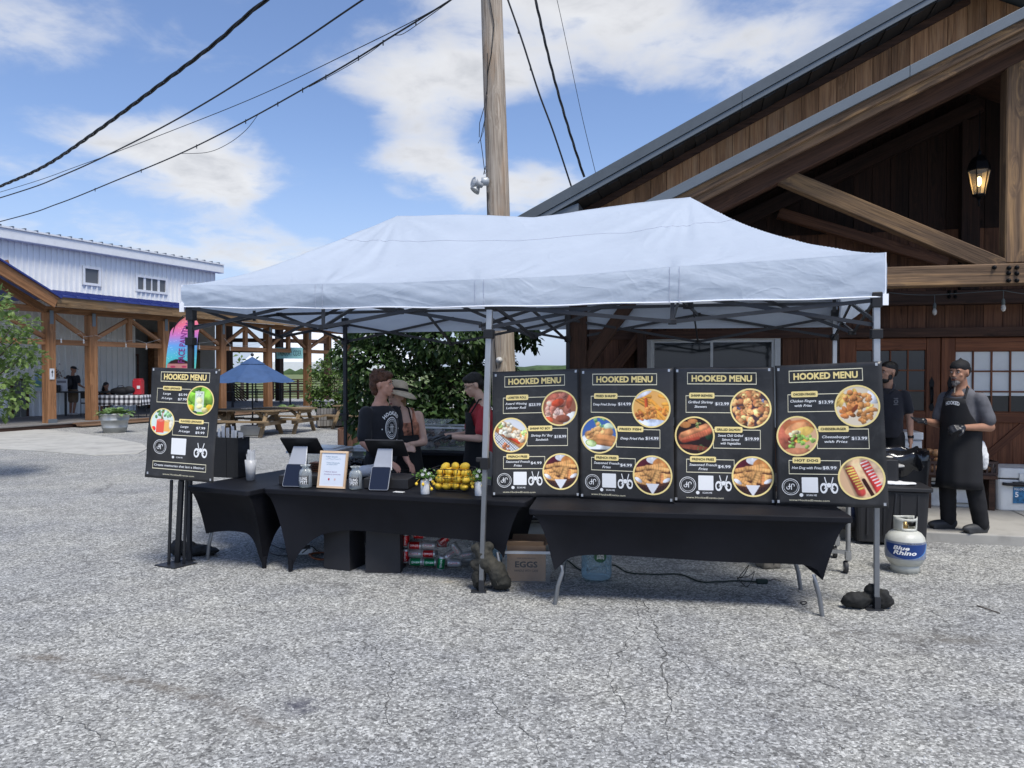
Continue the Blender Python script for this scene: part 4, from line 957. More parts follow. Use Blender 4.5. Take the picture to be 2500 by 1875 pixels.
def zb_f(t): return lerp1(TOPA, BOTZ, 2 * t) + .004 * math.sin(t * 40)
valance('valance', lambda t: plan_out(2 * t, 0), 260, zt_f, zb_f, fout, 1.0)
valance('valance', lambda t: plan_out(2 * t, 1), 120, lambda t: eavez(2 * t, 1), lambda t: 2.17, -fout, 2.0)
valance('valance', lambda t: plan_out(0, t), 80, lambda t: eavez(0, t), lambda t: 2.265 - .1 * t, -fo2, 3.0)
valance('valance', lambda t: plan_out(2, t), 80, lambda t: eavez(2, t), lambda t: 2.215 - .05 * t, fo2, 4.0)
M_HEM = mat('hem_webbing', (.80, .82, .86), .6, var=.04)
M_SEAM = mat('seam_thread', (.40, .43, .52), .7, var=0)
pts = [plan_out(2 * i / 80, 0) + fout * (.006 + .014 * mnoise.noise(Vector((i / 80 * 260 * .030, 1.0, 1.5))) + .0078 * mnoise.noise(Vector((i / 80 * 260 * .08 + 2.5, 1.0, 2.0)))) + Vector((0, 0, zb_f(i / 80))) for i in range(81)]
MB().tube(pts, .006, 6).build('hem', M_HEM, tent, world=True)
sm_ = []
for i in range(121):
 a = .36 + 1.28 * i / 120; b = .36; p = plan_out(a, b); sm_.append((p.x, p.y, roofz(a, b) + wrinkle(a, b, p) + .001))
MB().tube(sm_, .0022, 4).build('seam', M_SEAM, tent, world=True)
for a in (.5, 1.0, 1.5):
 for da in (-.012, .012): p = plan_out(a + da, 0) + fout * .012; MB().tube([p + Vector((0, 0, zt_f((a + da) / 2) - .005)), p + fout * .006 + Vector((0, 0, (zt_f(a / 2) + zb_f(a / 2)) / 2)), p + Vector((0, 0, zb_f(a / 2)))], .0018, 4).build('seam', M_SEAM, tent, world=True)
for (a, b, sd_) in ((0, 0, 0), (2, 0, 0)):
 p = plan_out(a, b); MB().bx(-.02, .02, -.012, .012, -.04, .04).build('corner_clip', M_HEM, tent).location = p - tent.location + Vector((0, 0, (2.26 if a == 0 else 2.20)))
 zt, zb = eavez(a, 0), (BOTZ[0] if a == 0 else BOTZ[-1]); MB().tube([p + Vector((0, 0, zt)), p + Vector((0, 0, zb))], .007, 6).build('corner_seam', M_HEM, tent, world=True)
M_FRD = mat('dark_steel_tube', (.035, .037, .042), .45, .4, var=.08)
M_FRG = mat('grey_steel_tube', (.22, .23, .24), .4, .6, var=.08)
M_FRS = mat('silver_steel_tube', (.42, .43, .44), .38, .7, var=.08)
M_BLK = mat('black_plastic', (.012, .012, .013), .45, var=.1)
def leg(p, ztop, top_m, low_m, tilt=Vector((0, 0, 0)), clipz=1.05, foot=True, low=True):
 up_ = MB(); zs = clipz
 q0_, q1_ = Vector(p) + tilt * 0, Vector(p) + tilt
 f_ = lambda z: q0_.lerp(q1_, z / ztop) + Vector((0, 0, z))
 lg = MB().bar(f_(zs), f_(ztop), .045, .045, up=(-.24, -.97, 0)).build('leg', top_m, tent, world=True, bevel=.006)
 o = MB().bar(f_(.01), f_(zs - .001), .036, .036, up=(-.24, -.97, 0)).build('lower_leg', low_m, tent, world=True, bevel=.005)
 c = f_(zs); MB().box(c, (.065, .065, .09), Matrix.Rotation(BA, 3, 'Z')).box(c + Vector((-.045, -.01, .03)), (.05, .03, .035)).build('height_lock', M_BLK, tent, world=True, bevel=.006)
 MB().box(f_(.004) + Vector((-.02, 0, .0)), (.12, .08, .008)).box(f_(.05), (.042, .042, .09)).build('foot', M_FRD, tent, world=True, bevel=.002)
 MB().box(f_(ztop - .06), (.07, .07, .11), Matrix.Rotation(BA, 3, 'Z')).build('top_bracket', M_BLK, tent, world=True, bevel=.006)
 MB().box(f_(ztop - .30), (.075, .075, .07), Matrix.Rotation(BA, 3, 'Z')).build('slider', M_BLK, tent, world=True, bevel=.006)
leg(FL, 2.26, M_FRD, M_FRD, Vector((.035, 0, 0)))
leg(FM, 2.28, M_FRS, M_FRG, P(1197, 760, FM.y) * 1 - FM - Vector((0, 0, P(1197, 760, FM.y).z)), clipz=.99)
leg(FR, 2.26, M_FRS, M_FRG, Vector((-.02, 0, 0)), clipz=.9)
leg(BRp, 2.36, M_FRS, M_FRG); leg(BMp, 2.36, M_FRD, M_FRD); leg(BLp, 2.36, M_FRD, M_FRD, clipz=1.12)
def strut(p, q, m=None): MB().bar(p, q, .014, .028).build('scissor_bar', m or M_FRD, tent, world=True)
def joint(p, s_=.035): MB().box(p, (s_ * 1.5, s_, s_), Matrix.Rotation(BA, 3, 'Z')).build('joint', M_BLK, tent, world=True, bevel=.004)
def scissor(p, q, zt, zl, zmt, zml, off):
 """two crossing pairs between legs p and q (ground points); zt/zl slider heights at the legs, zmt/zml at mid"""
 mid = (p + q) / 2; o1, o2 = off * .012, off * -.012; Z = lambda a, z: Vector((a.x, a.y, z))
 for (e) in (p, q):
  strut(Z(e, zt) + o1, Z(mid, zml) + o1); strut(Z(e, zl) + o2, Z(mid, zmt) + o2)
  joint((Z(e, zt) + Z(mid, zml) + Z(e, zl) + Z(mid, zmt)) / 4, .022)
 joint(Z(mid, zmt), .04); joint(Z(mid, zml), .04); return Z(mid, zmt), Z(mid, zml)
T1a = scissor(FL, FM, 2.26, 2.06, 2.30, 2.06, fout); T1b = scissor(FM, FR, 2.20, 2.02, 2.27, 2.06, fout)
T2a = scissor(BLp, BMp, 2.28, 2.06, 2.32, 2.02, fout); T2b = scissor(BMp, BRp, 2.28, 2.06, 2.32, 2.02, fout)
S0 = scissor(FL, BLp, 2.28, 2.08, 2.30, 2.06, fo2); S1 = scissor(FM, BMp, 2.26, 2.04, 2.28, 2.02, fo2); S2 = scissor(FR, BRp, 2.26, 2.04, 2.30, 2.04, fo2)
for (c_, pkz, nodes) in ((plan(.5, .5), PKZ[0], (T1a, T2a, S0, S1)), (plan(1.5, .5), PKZ[1], (T1b, T2b, S1, S2))):
 top = Vector((c_.x, c_.y, 2.62)); bot = Vector((c_.x, c_.y, 2.30))
 MB().bar(bot, Vector((c_.x, c_.y, pkz - .03)), .03, .03, up=(0, 1, 0)).build('peak_pole', M_FRD, tent, world=True); joint(top, .06); joint(bot, .06)
 for (zt_, zl_) in nodes: strut(zt_, bot); strut(zl_, top)
for a in (.5, 1.5):
 t_ = T1a if a < 1 else T1b; MB().bar(t_[0] + Vector((0, 0, .04)), t_[1], .025, .025, up=(0, 1, 0)).build('centre_bar', M_FRD, tent, world=True)
for (a, b) in ((.24, .02), (1.9, .05)):
 p = plan(a, b); MB().bx(-.012, .012, -.004, .004, -.09, .0).build('strap', M_BLK, tent).location = p - tent.location + Vector((0, 0, 2.22))
# ---- spandex covered tables
M_SPX = mat('black_spandex', (.0065, .007, .010), .6, var=.3, scale=1.6, bump=.22, bscale=3.5, spec=.25)
def spandex_table(label, c0, c1, depth, legs, zt=.70, hem=.36, name='folding_table', group='black spandex covered folding tables', side=.30, hem1=None, feet=(0, 0, 0, 0), pexp=4.0):
 """c0,c1: front edge end points on the ground plane. legs: metal legs shown below the cover"""
 c0, c1 = Vector((c0[0], c0[1], 0)), Vector((c1[0], c1[1], 0)); L = (c1 - c0).length; ang = math.atan2((c1 - c0).y, (c1 - c0).x)
 r = root(name, label, 'table', c0, ang, group)
 MB().rbox((L / 2, depth / 2, zt - .022), (L, depth, .044), .04, n=4).build('table_top', M_SPX, r, bevel=.008)
 cv = MB(); n_ = 40; inx = .24 if L > 1.2 else .05; iny = .24 if depth > 1.2 else .05
 fx = [inx, L - inx]; fy = [iny, depth - iny]; foot = [(fx[0], fy[0]), (fx[1], fy[0]), (fx[1], fy[1]), (fx[0], fy[1])]
 edge = [(.012, .012), (L - .012, .012), (L - .012, depth - .012), (.012, depth - .012)]
 for e in range(4):
  a, b = edge[e], edge[(e + 1) % 4]; fa, fb = foot[e], foot[(e + 1) % 4]; za, zb_ = feet[e], feet[(e + 1) % 4]
  Ls = math.hypot(b[0] - a[0], b[1] - a[1]); hh = hem if Ls > 1.2 else side
  nrm = Vector((b[1] - a[1], -(b[0] - a[0]), 0)).normalized(); V = []; F = []; m_ = 14
  for j in range(m_ + 1):
   q = j / m_
   for i in range(n_ + 1):
    t = i / n_; x = 2 * t - 1
    pull = abs(x) ** ((pexp if x < 0 or e != 0 else pexp * 2) if Ls > 1.2 else 2.6)
    zfoot = za if x < 0 else zb_
    zh = hh * (1 - pull) + zfoot * pull
    if Ls > 1.2 and abs(x) < .93: zh += .012 * math.sin(t * 5 + 1)
    tx = t
    top = Vector((a[0] + (b[0] - a[0]) * t, a[1] + (b[1] - a[1]) * t, zt - .03)); ft = Vector((fa[0] + (fb[0] - fa[0]) * t, fa[1] + (fb[1] - fa[1]) * t, 0))
    zz_ = top.z * (1 - q) + zh * q; d = (top.z - zz_) / top.z
    s_ = d ** .55; pos = top.lerp(ft, s_ if True else d); pos.z = zz_
    inward = (.05 if Ls > 1.2 else .10) * math.sin(math.pi * min(1, d * 1.1)) * (1 - pull)
    pos -= nrm * (inward + .006 * mnoise.noise(Vector((t * 6, q * 2 + e, L))) * q)
    V.append(pos)
  for j in range(m_):
   for i in range(n_): F.append((j * (n_ + 1) + i, j * (n_ + 1) + i + 1, (j + 1) * (n_ + 1) + i + 1, (j + 1) * (n_ + 1) + i))
  cv.add(V, F, 0, True)
 cv.build('spandex_cover', M_SPX, r)
 for k_, (x, y) in enumerate(foot):
  if feet[k_] > .03:
   sx = -1 if k_ in (0, 3) else 1
   MB().tube([(x, y + (.02 if k_ < 2 else -.02), feet[k_] + .03), (x + sx * .0, y, feet[k_] - .01), (x + sx * .03, y, feet[k_] * .55), (x + sx * .05, y, .0)], .016, 10).build('leg', M_FRG, r)
  else:
   MB().tube([(x, y, .10), (x, y, .0)], [.024, .018], 10).build('foot', M_SPX, r)
 return r
zT = .70
e0, e1 = G(640, 1193, zT), G(1288, 1226, zT)
e1 = Vector((e0.x, e0.y, 0)) + (Vector((e1.x, e1.y, 0)) - Vector((e0.x, e0.y, 0))).normalized() * 2.32
T1A, T1B = Vector((e0.x, e0.y, 0)), e1
T1 = spandex_table('black spandex covered counter table with registers, sign, jars and lemons on top', T1A, T1B, .74, None, hem=.375, feet=(0, .25, .25, 0))
f0, f1 = G(1290, 1243, zT), G(2085, 1263, zT)
T2A, T2B = Vector((f0.x, f0.y, 0)), Vector((f1.x, f1.y, 0))
T2 = spandex_table('black spandex covered table under the four joined menu boards', T2A, T2B, .74, None, hem=.355, feet=(.25, .25, .25, .25), pexp=9)
g0_, g1_ = G(452, 1186, zT), G(640, 1203, zT)
g0_, g1_ = Vector((g0_.x, g0_.y, 0)), Vector((g1_.x, g1_.y, 0)); g1_ = g0_ + (g1_ - g0_).normalized() * .72
T0A, T0B = g0_, g1_
T0 = spandex_table('black spandex covered table end-on behind the lemonade menu, holding the straw cup', g0_, g1_, 2.3, None, hem=.40, side=.28, feet=(.25, 0, 0, .2))
h0 = P(1060, 1110, 8.3); T3A = Vector((-1.1, 8.55, 0)); T3B = T3A + BD * 2.3
T3 = spandex_table('black clothed back table carrying the clear bin of bagged snacks', T3A, T3B, .7, None, zt=.80, hem=.1, feet=(0, 0, 0, 0))
# ---- utility pole and wires
M_POLE = wood('grey_pole_wood', (.15, .115, .085, 1), (.34, .285, .225, 1), (.50, .44, .36, 1), .85, gs=1.3, knots=.7, bump=1.0, weather=((.40, .25, .14, 1), .45))
M_POLE.name = 'utility_pole_wood'
pb = G(1239, 905 + 1.7 * FPX / 10.0); PT = P(1187, -420, 10.0)
up_ = root('utility_pole', 'tall weathered wooden utility pole rising behind the white tent', 'utility pole', pb)
ax = (PT - pb); q_ = ax.to_track_quat('X', 'Z')
mb = MB(); n_ = 40; Lp = ax.length; V = []; F = []; rings = 60
for i in range(rings + 1):
 t = i / rings; r0_ = .163 - .036 * t
 for k in range(n_):
  a = 2 * math.pi * k / n_; rr = r0_ * (1 + .03 * mnoise.noise(Vector((math.cos(a) * 1.5, math.sin(a) * 1.5, t * 4))))
  crack = mnoise.noise(Vector((math.cos(a) * 7, math.sin(a) * 7, t * 2.2)))
  if crack > .42: rr -= .018 * (crack - .42) / .4
  V.append((t * Lp, rr * math.cos(a), rr * math.sin(a)))
for i in range(rings):
 for k in range(n_): F.append((i * n_ + k, i * n_ + (k + 1) % n_, (i + 1) * n_ + (k + 1) % n_, (i + 1) * n_ + k))
F.append(list(range(n_))[::-1]); F.append(list(range(rings * n_, rings * n_ + n_)))
po_ = mb.add(V, F, 0, True).build('pole', M_POLE, up_); po_.rotation_mode = 'QUATERNION'; po_.rotation_quaternion = q_
M_CABLE = mat('black_cable', (.012, .013, .014), .5, var=.05)
def pp(u, v, d=9.84): return P(u, v, d)
cb = MB()
for off in (0, 1.2): cb.tube([pp(1188 + off, -40), pp(1206, 60), pp(1200, 130), pp(1190, 180), pp(1189, 230)], .006, 5)
cb.tube([pp(1190, 130), pp(1189, 220), pp(1182, 262), pp(1171, 300), pp(1170, 335)], .005, 5); cb.tube([pp(1189, 235), pp(1184, 290), pp(1173, 340), pp(1178, 375), pp(1184, 425)], .005, 5)
cb.tube([pp(1188, 240), pp(1181, 320), pp(1174, 338), pp(1167, 350)], .004, 5); cb.tube([pp(1190, 470), pp(1191, 530), pp(1191, 620), pp(1212, 900)], .006, 5); cb.tube([pp(1184, 410), pp(1189, 420), pp(1180, 426), pp(1186, 405)], .004, 5)
cb.build('loose_cable', M_CABLE, up_, world=True)
MB().tube([pp(1222, 780), pp(1222, 915)], .012, 6).build('conduit', M_FRG, up_, world=True)
MB().lathe([(.0001, -.01), (.035, -.01), (.045, .0), (.0001, .012)], pp(1219, 880, 9.8), 14, rot=Matrix.Rotation(R(90), 3, 'X')).build('meter_disc', mat('pale_disc', (.5, .5, .48), .4, var=.05), up_, world=True)
sl_ = root('security_light', 'grey twin floodlight fixture mounted on the side of the utility pole', 'floodlight', pp(1187, 444))
M_LGT = mat('grey_cast_metal', (.42, .44, .45), .45, .2, var=.06)
W_ = lambda u, v, d=9.84: pp(u, v, d) - sl_.location
MB().lathe([(.05, -.05), (.055, -.02), (.055, .03), (.03, .05)], W_(1185, 443), 12, rot=Matrix.Rotation(R(90), 3, 'Y')).build('mount', M_LGT, sl_)
MB().tube([W_(1183, 443), W_(1172, 447), W_(1166, 450)], .02, 8).build('arm', M_LGT, sl_)
def floodhead(u, v, aim, d):
 rt = Vector(aim).normalized().to_track_quat('Z', 'Y').to_matrix()
 h = MB().lathe([(.0001, -.11), (.03, -.105), (.032, -.04), (.062, .01), (.068, .03), (.060, .032), (.02, .0)], W_(u, v, d), 16, rot=rt).build('lamp_head', M_LGT, sl_)
 MB().lathe([(.0001, .028), (.056, .026), (.058, .018)], W_(u, v, d), 16, rot=rt).build('lens', mat('frosted_lens', (.45, .45, .43), .3, var=.05), h)
floodhead(1160, 446, (-.8, -.5, .25), 9.72); floodhead(1162, 462, (-.6, -.2, -.8), 9.9)
def wire(label, pts, r, twisted=False, ties=None, group=None):
 """pts: pixel/depth samples of the hanging curve"""
 W3 = [P(*p) for p in pts]
 out = []
 for i in range(len(W3) - 1):
  p0 = W3[max(i - 1, 0)]; p1 = W3[i]; p2 = W3[i + 1]; p3 = W3[min(i + 2, len(W3) - 1)]
  for k in range(12):
   t = k / 12; out.append(.5 * ((2 * p1) + (p2 - p0) * t + (2 * p0 - 5 * p1 + 4 * p2 - p3) * t * t + (3 * p1 - p0 - 3 * p2 + p3) * t ** 3))
 out.append(W3[-1]); L = 0; o = root('overhead_wire', label, 'wire', out[0], 0, group)
 if not twisted: MB().tube(out, r, 6).build('cable', M_CABLE, o, world=True)
 else:
  dense = []
  for a, b in zip(out[:-1], out[1:]):
   m_ = max(1, int((b - a).length / .06))
   for k in range(m_): dense.append(a.lerp(b, k / m_))
  for ph in (0, 2.09, 4.19):
   Lc = 0; pts_ = []
   for i, p in enumerate(dense):
    if i: Lc += (p - dense[i - 1]).length
    a = Lc * twisted + ph; tg = (dense[min(i + 1, len(dense) - 1)] - dense[max(i - 1, 0)]).normalized(); x = tg.cross(Vector((0, 0, 1))).normalized(); y = x.cross(tg)
    pts_.append(p + x * (math.cos(a) * r * .8) + y * (math.sin(a) * r * .8))
   MB().tube(pts_, r * .62, 5, cap=False).build('strand', M_CABLE, o, world=True)
 if ties:
  for t in ties:
   p = out[int(t * (len(out) - 1))]; MB().tube([p + Vector((0, 0, .025)), p - Vector((0, 0, .05))], .009, 5).build('tie', M_CABLE, o, world=True)
 return o
wire('thick twisted service cable crossing the upper left sky', [(1150, -330, 10), (900, -170, 10.2), (650, 0, 10.5), (520, 110, 11), (380, 215, 11.8), (230, 325, 13), (110, 405, 14.5), (0, 455, 16), (-160, 520, 18), (-500, 620, 24)], .022, twisted=5.5)
wire('middle black wire crossing the sky below the twisted cable', [(1160, -180, 10), (885, 0, 10.6), (700, 125, 11.4), (500, 252, 12.8), (330, 345, 14.5), (160, 425, 16.5), (0, 483, 19), (-400, 600, 26)], .013)
wire('thin grey wire sagging between the middle and lowest wires', [(1165, -40, 10), (1040, 35, 10.4), (860, 125, 11.2), (640, 230, 12.6), (430, 315, 14), (200, 402, 16), (0, 469, 19), (-400, 580, 26)], .006)
wire('lowest black wire with lashed ties crossing to the white building roof', [(1170, -50, 10), (1100, 0, 10.2), (955, 90, 10.8), (850, 155, 11.3), (750, 212, 12), (600, 295, 13.2), (440, 375, 14.8), (280, 442, 16.6), (140, 498, 18.4), (0, 541, 20.5), (-400, 640, 28)], .012, ties=(.16, .22, .28, .36, .41, .45, .50, .58, .66, .74))
wire('loose thin wire drooping in a loop under the lowest wire', [(632, 277, 12.9), (600, 318, 13.2), (555, 352, 13.6), (505, 372, 14.0), (437, 375, 14.8)], .005)
wire('thin wire strung just beneath the lowest wire near the top', [(1100, 2, 10.2), (1040, 45, 10.5), (985, 82, 10.8), (955, 90, 10.8), (900, 130, 11), (830, 172, 11.4), (755, 212, 12)], .005)
wire('black wire dropping right of the pole to the barn roof', [(1215, -70, 10), (1240, 0, 10.05), (1275, 100, 10.1), (1315, 225, 10.2), (1352, 325, 10.3), (1395, 456, 10.5)], .012, ties=(.35, .5))
wire('twisted cable dropping to the barn roof, right of the plain wire', [(1275, -110, 10), (1307, 0, 10.05), (1330, 100, 10.1), (1358, 210, 10.2), (1390, 320, 10.3), (1428, 438, 10.45)], .014, twisted=9)
wire('thinnest wire dropping to the barn roof, furthest right', [(1335, -100, 10), (1360, 0, 10.05), (1385, 115, 10.1), (1420, 280, 10.25), (1454, 422, 10.4)], .004)
# ---- foliage
def leaf_pts(c, d, up, L, w_):
 d = d.normalized(); s_ = d.cross(up).normalized(); u_ = s_.cross(d)
 return [c, c + d * L * .45 + s_ * w_ + u_ * L * .06, c + d * L - u_ * L * .12, c + d * L * .45 - s_ * w_ + u_ * L * .06]
def foliage(clumps, n, L, droop, rnd, spread=1.0):
 V = []; F = []
 for (c, r) in clumps:
  c = Vector(c); k = int(n * (r[0] * r[1] * r[2]) ** (1 / 1.5) * 10) if n else 0
  for _ in range(max(6, k)):
   v = Vector((rnd.gauss(0, 1), rnd.gauss(0, 1), rnd.gauss(0, 1))).normalized(); rad = rnd.uniform(.55, 1.05) ** .6
   p = c + Vector((v.x * r[0] * rad, v.y * r[1] * rad, v.z * r[2] * rad))
   d = (v + Vector((rnd.gauss(0, .6), rnd.gauss(0, .6), rnd.gauss(0, .3) - droop)))
   upv = Vector((rnd.gauss(0, .4), rnd.gauss(0, .4), 1)); l = L * rnd.uniform(.7, 1.25); b = len(V)
   V += leaf_pts(p, d, upv, l, l * rnd.uniform(.27, .40)); F += [(b, b + 1, b + 2), (b, b + 2, b + 3)]
 return V, F
M_LEAF = leafmat('dogwood_leaf', (.013, .032, .009, 1), (.075, .135, .038, 1), .28)
M_LEAFY = leafmat('bright_shrub_leaf', (.035, .075, .014, 1), (.14, .22, .045, 1), .35)
M_LEAFL = leafmat('light_tree_leaf', (.08, .14, .035, 1), (.26, .36, .11, 1), .4)
M_BARK = mat('bark', (.09, .07, .055), .9, var=.25, scale=8, bump=.6, bscale=30)
def tree(name, label, base, clumps, n, L, droop, lm, seed, cat='tree', trunk_r=.09, trunk_h=1.2):
 rnd = random.Random(seed); r = root(name, label, cat, base); V, F = foliage(clumps, n, L, droop, rnd)
 MB().add(V, F).build('crown', lm, r)
 tk = MB(); tk.tube([(0, 0, 0), (.03, 0, trunk_h * .5), (.0, .02, trunk_h)], [trunk_r * 1.3, trunk_r, trunk_r * .85], 10)
 for (c, rr) in clumps[::2]:
  c = Vector(c); m_ = Vector((c.x * .45, c.y * .45, trunk_h + (c.z - trunk_h) * .4)); tk.tube([(0, 0, trunk_h * .8), m_, c], [trunk_r * .5, trunk_r * .32, trunk_r * .1], 6)
 tk.build('trunk', M_BARK, r); return r
tb = Vector((P(1075, 905, 14).x, 14, 0)); cl = []; rnd = random.Random(3)
def CU(u, v, d, ru, rv, rd=None):
 p = P(u, v, d) - tb; s_ = d / FPX; return (tuple(p), (ru * s_, rd or ru * s_, rv * s_))
for (u, v, d, ru, rv) in ((1040, 740, 13.6, 150, 70), (920, 800, 13.5, 75, 50), (860, 860, 13.6, 50, 45), (905, 890, 13.2, 70, 55), (1000, 860, 13.8, 80, 50), (1100, 830, 13.2, 110, 50), (1200, 800, 13.6, 80, 55), (1275, 815, 13.8, 40, 35), (1130, 960, 13.2, 90, 70),
      (1000, 960, 13.2, 90, 70), (900, 960, 13.4, 60, 50), (1060, 1020, 13.0, 100, 50), (1190, 1010, 13.4, 75, 60), (1210, 900, 13.8, 50, 55), (960, 1040, 13.6, 90, 50), (1120, 900, 14.4, 60, 45), (1180, 720, 14.2, 100, 70), (930, 730, 14.4, 80, 55), (880, 1010, 13.8, 45, 60),
      (1075, 1075, 13.5, 130, 50), (980, 1100, 13.4, 110, 50), (1180, 1090, 13.6, 90, 50), (1295, 790, 13.9, 18, 30), (1302, 845, 13.9, 10, 14)):
 cl.append(CU(u, v, d, ru, rv))
tree('broadleaf_tree', 'dark green spreading broadleaf tree with drooping leaves behind the stall workers', tb, cl, 300, .12, .75, M_LEAF, 5, trunk_r=.10, trunk_h=1.5)
tb = Vector((P(-160, 905, 12).x, 12, 0)); cl = []
for (u, v, ru, rv) in ((20, 850, 60, 45), (-60, 800, 90, 90), (30, 800, 40, 30), (60, 905, 35, 30), (15, 950, 60, 50), (-70, 950, 90, 90), (75, 790, 25, 16), (60, 840, 30, 22), (-20, 740, 45, 30), (5, 720, 16, 16), (60, 870, 45, 20), (0, 990, 40, 30)):
 cl.append(CU(u, v, 12 + (hash((u, v)) % 5) * .1, ru, rv))
tree('small_tree', 'light green small tree cut by the left picture edge', tb, cl, 170, .10, .2, M_LEAFL, 8, trunk_r=.05, trunk_h=1.0)
PB = G(800, 1046);
def box_planter(label, c, w_, d_, h_, rz, m):
 r = root('wooden_planter', label, 'planter', c, rz)
 nst = 4
 for j in range(3):
  z = .06 + j * (h_ - .06) / 3
  for (ax_, a, b) in ((0, -w_ / 2, w_ / 2), (1, -d_ / 2, d_ / 2)):
   for sg in (-1, 1):
    cx = 0; nn = max(5, int((b - a) / .085))
    for k in range(nn):
     q = a + (b - a) * (k + .5) / nn; hw = (b - a) / nn * .45; hz = (h_ - .06) / 3 * .47
     mb = MB().bx(-hz, hz, -hw, hw, -.012, .012)
     o = mb.build('plank', m, r)
     if ax_ == 0: o.location = (q, sg * d_ / 2, z + hz); o.rotation_euler = (R(90), R(-90), 0)
     else: o.location = (sg * w_ / 2, q, z + hz); o.rotation_euler = (0, R(-90), 0)
 MB().bx(-w_ / 2 + .02, w_ / 2 - .02, -d_ / 2 + .02, d_ / 2 - .02, .03, h_ - .05).build('soil', mat('soil', (.05, .035, .022), .95, var=.3, scale=20, bump=.6), r)
 return r
M_GWOOD = wood('grey_weathered_wood', (.09, .085, .078, 1), (.20, .19, .175, 1), (.31, .29, .26, 1), .85)
box_planter('grey plank planter box holding the bushy shrub', (PB.x + .05, PB.y + .7, 0), 1.05, 1.0, .60, R(16), M_GWOOD)
tb = Vector((PB.x + .05, PB.y + .7, .5)); cl = []
for (u, v, ru, rv) in ((800, 975, 42, 30), (780, 940, 30, 28), (825, 940, 35, 35), (800, 905, 32, 30), (815, 875, 18, 18), (775, 905, 22, 18), (850, 930, 26, 40), (770, 965, 22, 18), (840, 985, 24, 18), (795, 882, 12, 12), (865, 905, 14, 26)):
 p = P(u, v, tb.y + random.uniform(-.3, .2)) - tb; s_ = tb.y / FPX; cl.append((tuple(p), (ru * s_, ru * s_, rv * s_)))
tree('bushy_shrub', 'bright green bushy shrub growing in the grey plank planter', tb, cl, 230, .10, .5, M_LEAFY, 11, cat='shrub', trunk_r=.03, trunk_h=.4)
tb = P(590, 905, 46) - Vector((0, 0, 1.7)); cl = []
for (u, v, ru, rv) in ((600, 900, 30, 14), (575, 885, 18, 12), (618, 885, 16, 10), (590, 865, 10, 10), (640, 900, 14, 8)):
 p = P(u, v, 46) - tb; s_ = 46 / FPX; cl.append((tuple(p), (ru * s_, ru * s_, rv * s_)))
tree('distant_tree', 'pale sparse tree seen beyond the deck through the pavilion posts', tb, cl, 3, .35, .2, M_LEAFL, 12, trunk_r=.1, trunk_h=1.6)
for k, (u, ru, rv, lab) in enumerate(((930, 60, 16, 'grey green bush beyond the yard behind the stall tree'), (1020, 50, 22, 'light bush beyond the yard, right of the grey green bush'))):
 tb = P(u, 905, 40) - Vector((0, 0, 1.7)); s_ = 40 / FPX
 tree('distant_bush', lab, tb, [((0, 0, .8), (ru * s_, 1, rv * s_ * 2)), ((.6, 0, 1.2), (ru * s_ * .5, .8, rv * s_ * 1.3))], 4, .25, .1, M_LEAFY, 20 + k, cat='bush', trunk_r=.05, trunk_h=.6)
def hosta(r, c, rad, n, L, m, seed, name='foliage'):
 rnd = random.Random(seed); mb = MB()
 for i in range(n):
  a = rnd.uniform(0, 6.283); el = rnd.uniform(.15, 1.1); d = Vector((math.cos(a) * math.cos(el), math.sin(a) * math.cos(el), math.sin(el))); s_ = Vector((-math.sin(a), math.cos(a), 0)); l = L * rnd.uniform(.7, 1.1)
  b = Vector(c) + Vector((math.cos(a), math.sin(a), 0)) * rad * rnd.uniform(.1, .7); w_ = l * .28
  p1 = b + d * l * .45; p2 = b + d * l * .8 + Vector((0, 0, -.05 * l)); p3 = b + d * l * 1.05 + Vector((0, 0, -.28 * l))
  mb.add([b, p1 + s_ * w_ + Vector((0, 0, .03)), p1, p1 - s_ * w_ + Vector((0, 0, .03)), p2 + s_ * w_ * .7, p2, p2 - s_ * w_ * .7, p3], [(0, 2, 1), (0, 3, 2), (1, 2, 5, 4), (2, 3, 6, 5), (4, 5, 7), (5, 6, 7)])
 return mb.build(name, m, r)
M_HOSTA = leafmat('hosta_leaf', (.06, .12, .03, 1), (.22, .33, .12, 1), .3)
M_GALV = mat('galvanized_steel', (.42, .43, .42), .45, .55, var=.12, scale=3, dirt=((.2, .18, .14, 1), 3, .4))
tb = G(264, 1058); tub = root('galvanized_tub', 'galvanized round metal tub planter at the foot of the pavilion steps', 'planter', (tb.x, tb.y + .35, 0))
MB().lathe([(.29, 0), (.31, .12), (.325, .13), (.325, .16), (.32, .17), (.345, .33), (.36, .335), (.36, .36), (.355, .365), (.375, .50), (.39, .515), (.375, .53), (.34, .50)], n=32).build('tub', M_GALV, tub)
MB().lathe([(.36, .45), (.0001, .46)], n=20).build('soil', MATS['soil'], tub)
hp = root('hosta_plant', 'leafy light green hosta growing in the galvanized tub', 'plant', (tb.x, tb.y + .35, .46)); hosta(hp, (0, 0, 0), .38, 70, .34, M_HOSTA, 4)
hp = root('hosta_plant', 'low hosta clump beside the steps behind the picnic tables', 'plant', G(698, 1004) + Vector((0, 0, .0))); hosta(hp, (0, 0, 0), .5, 60, .4, M_HOSTA, 6)
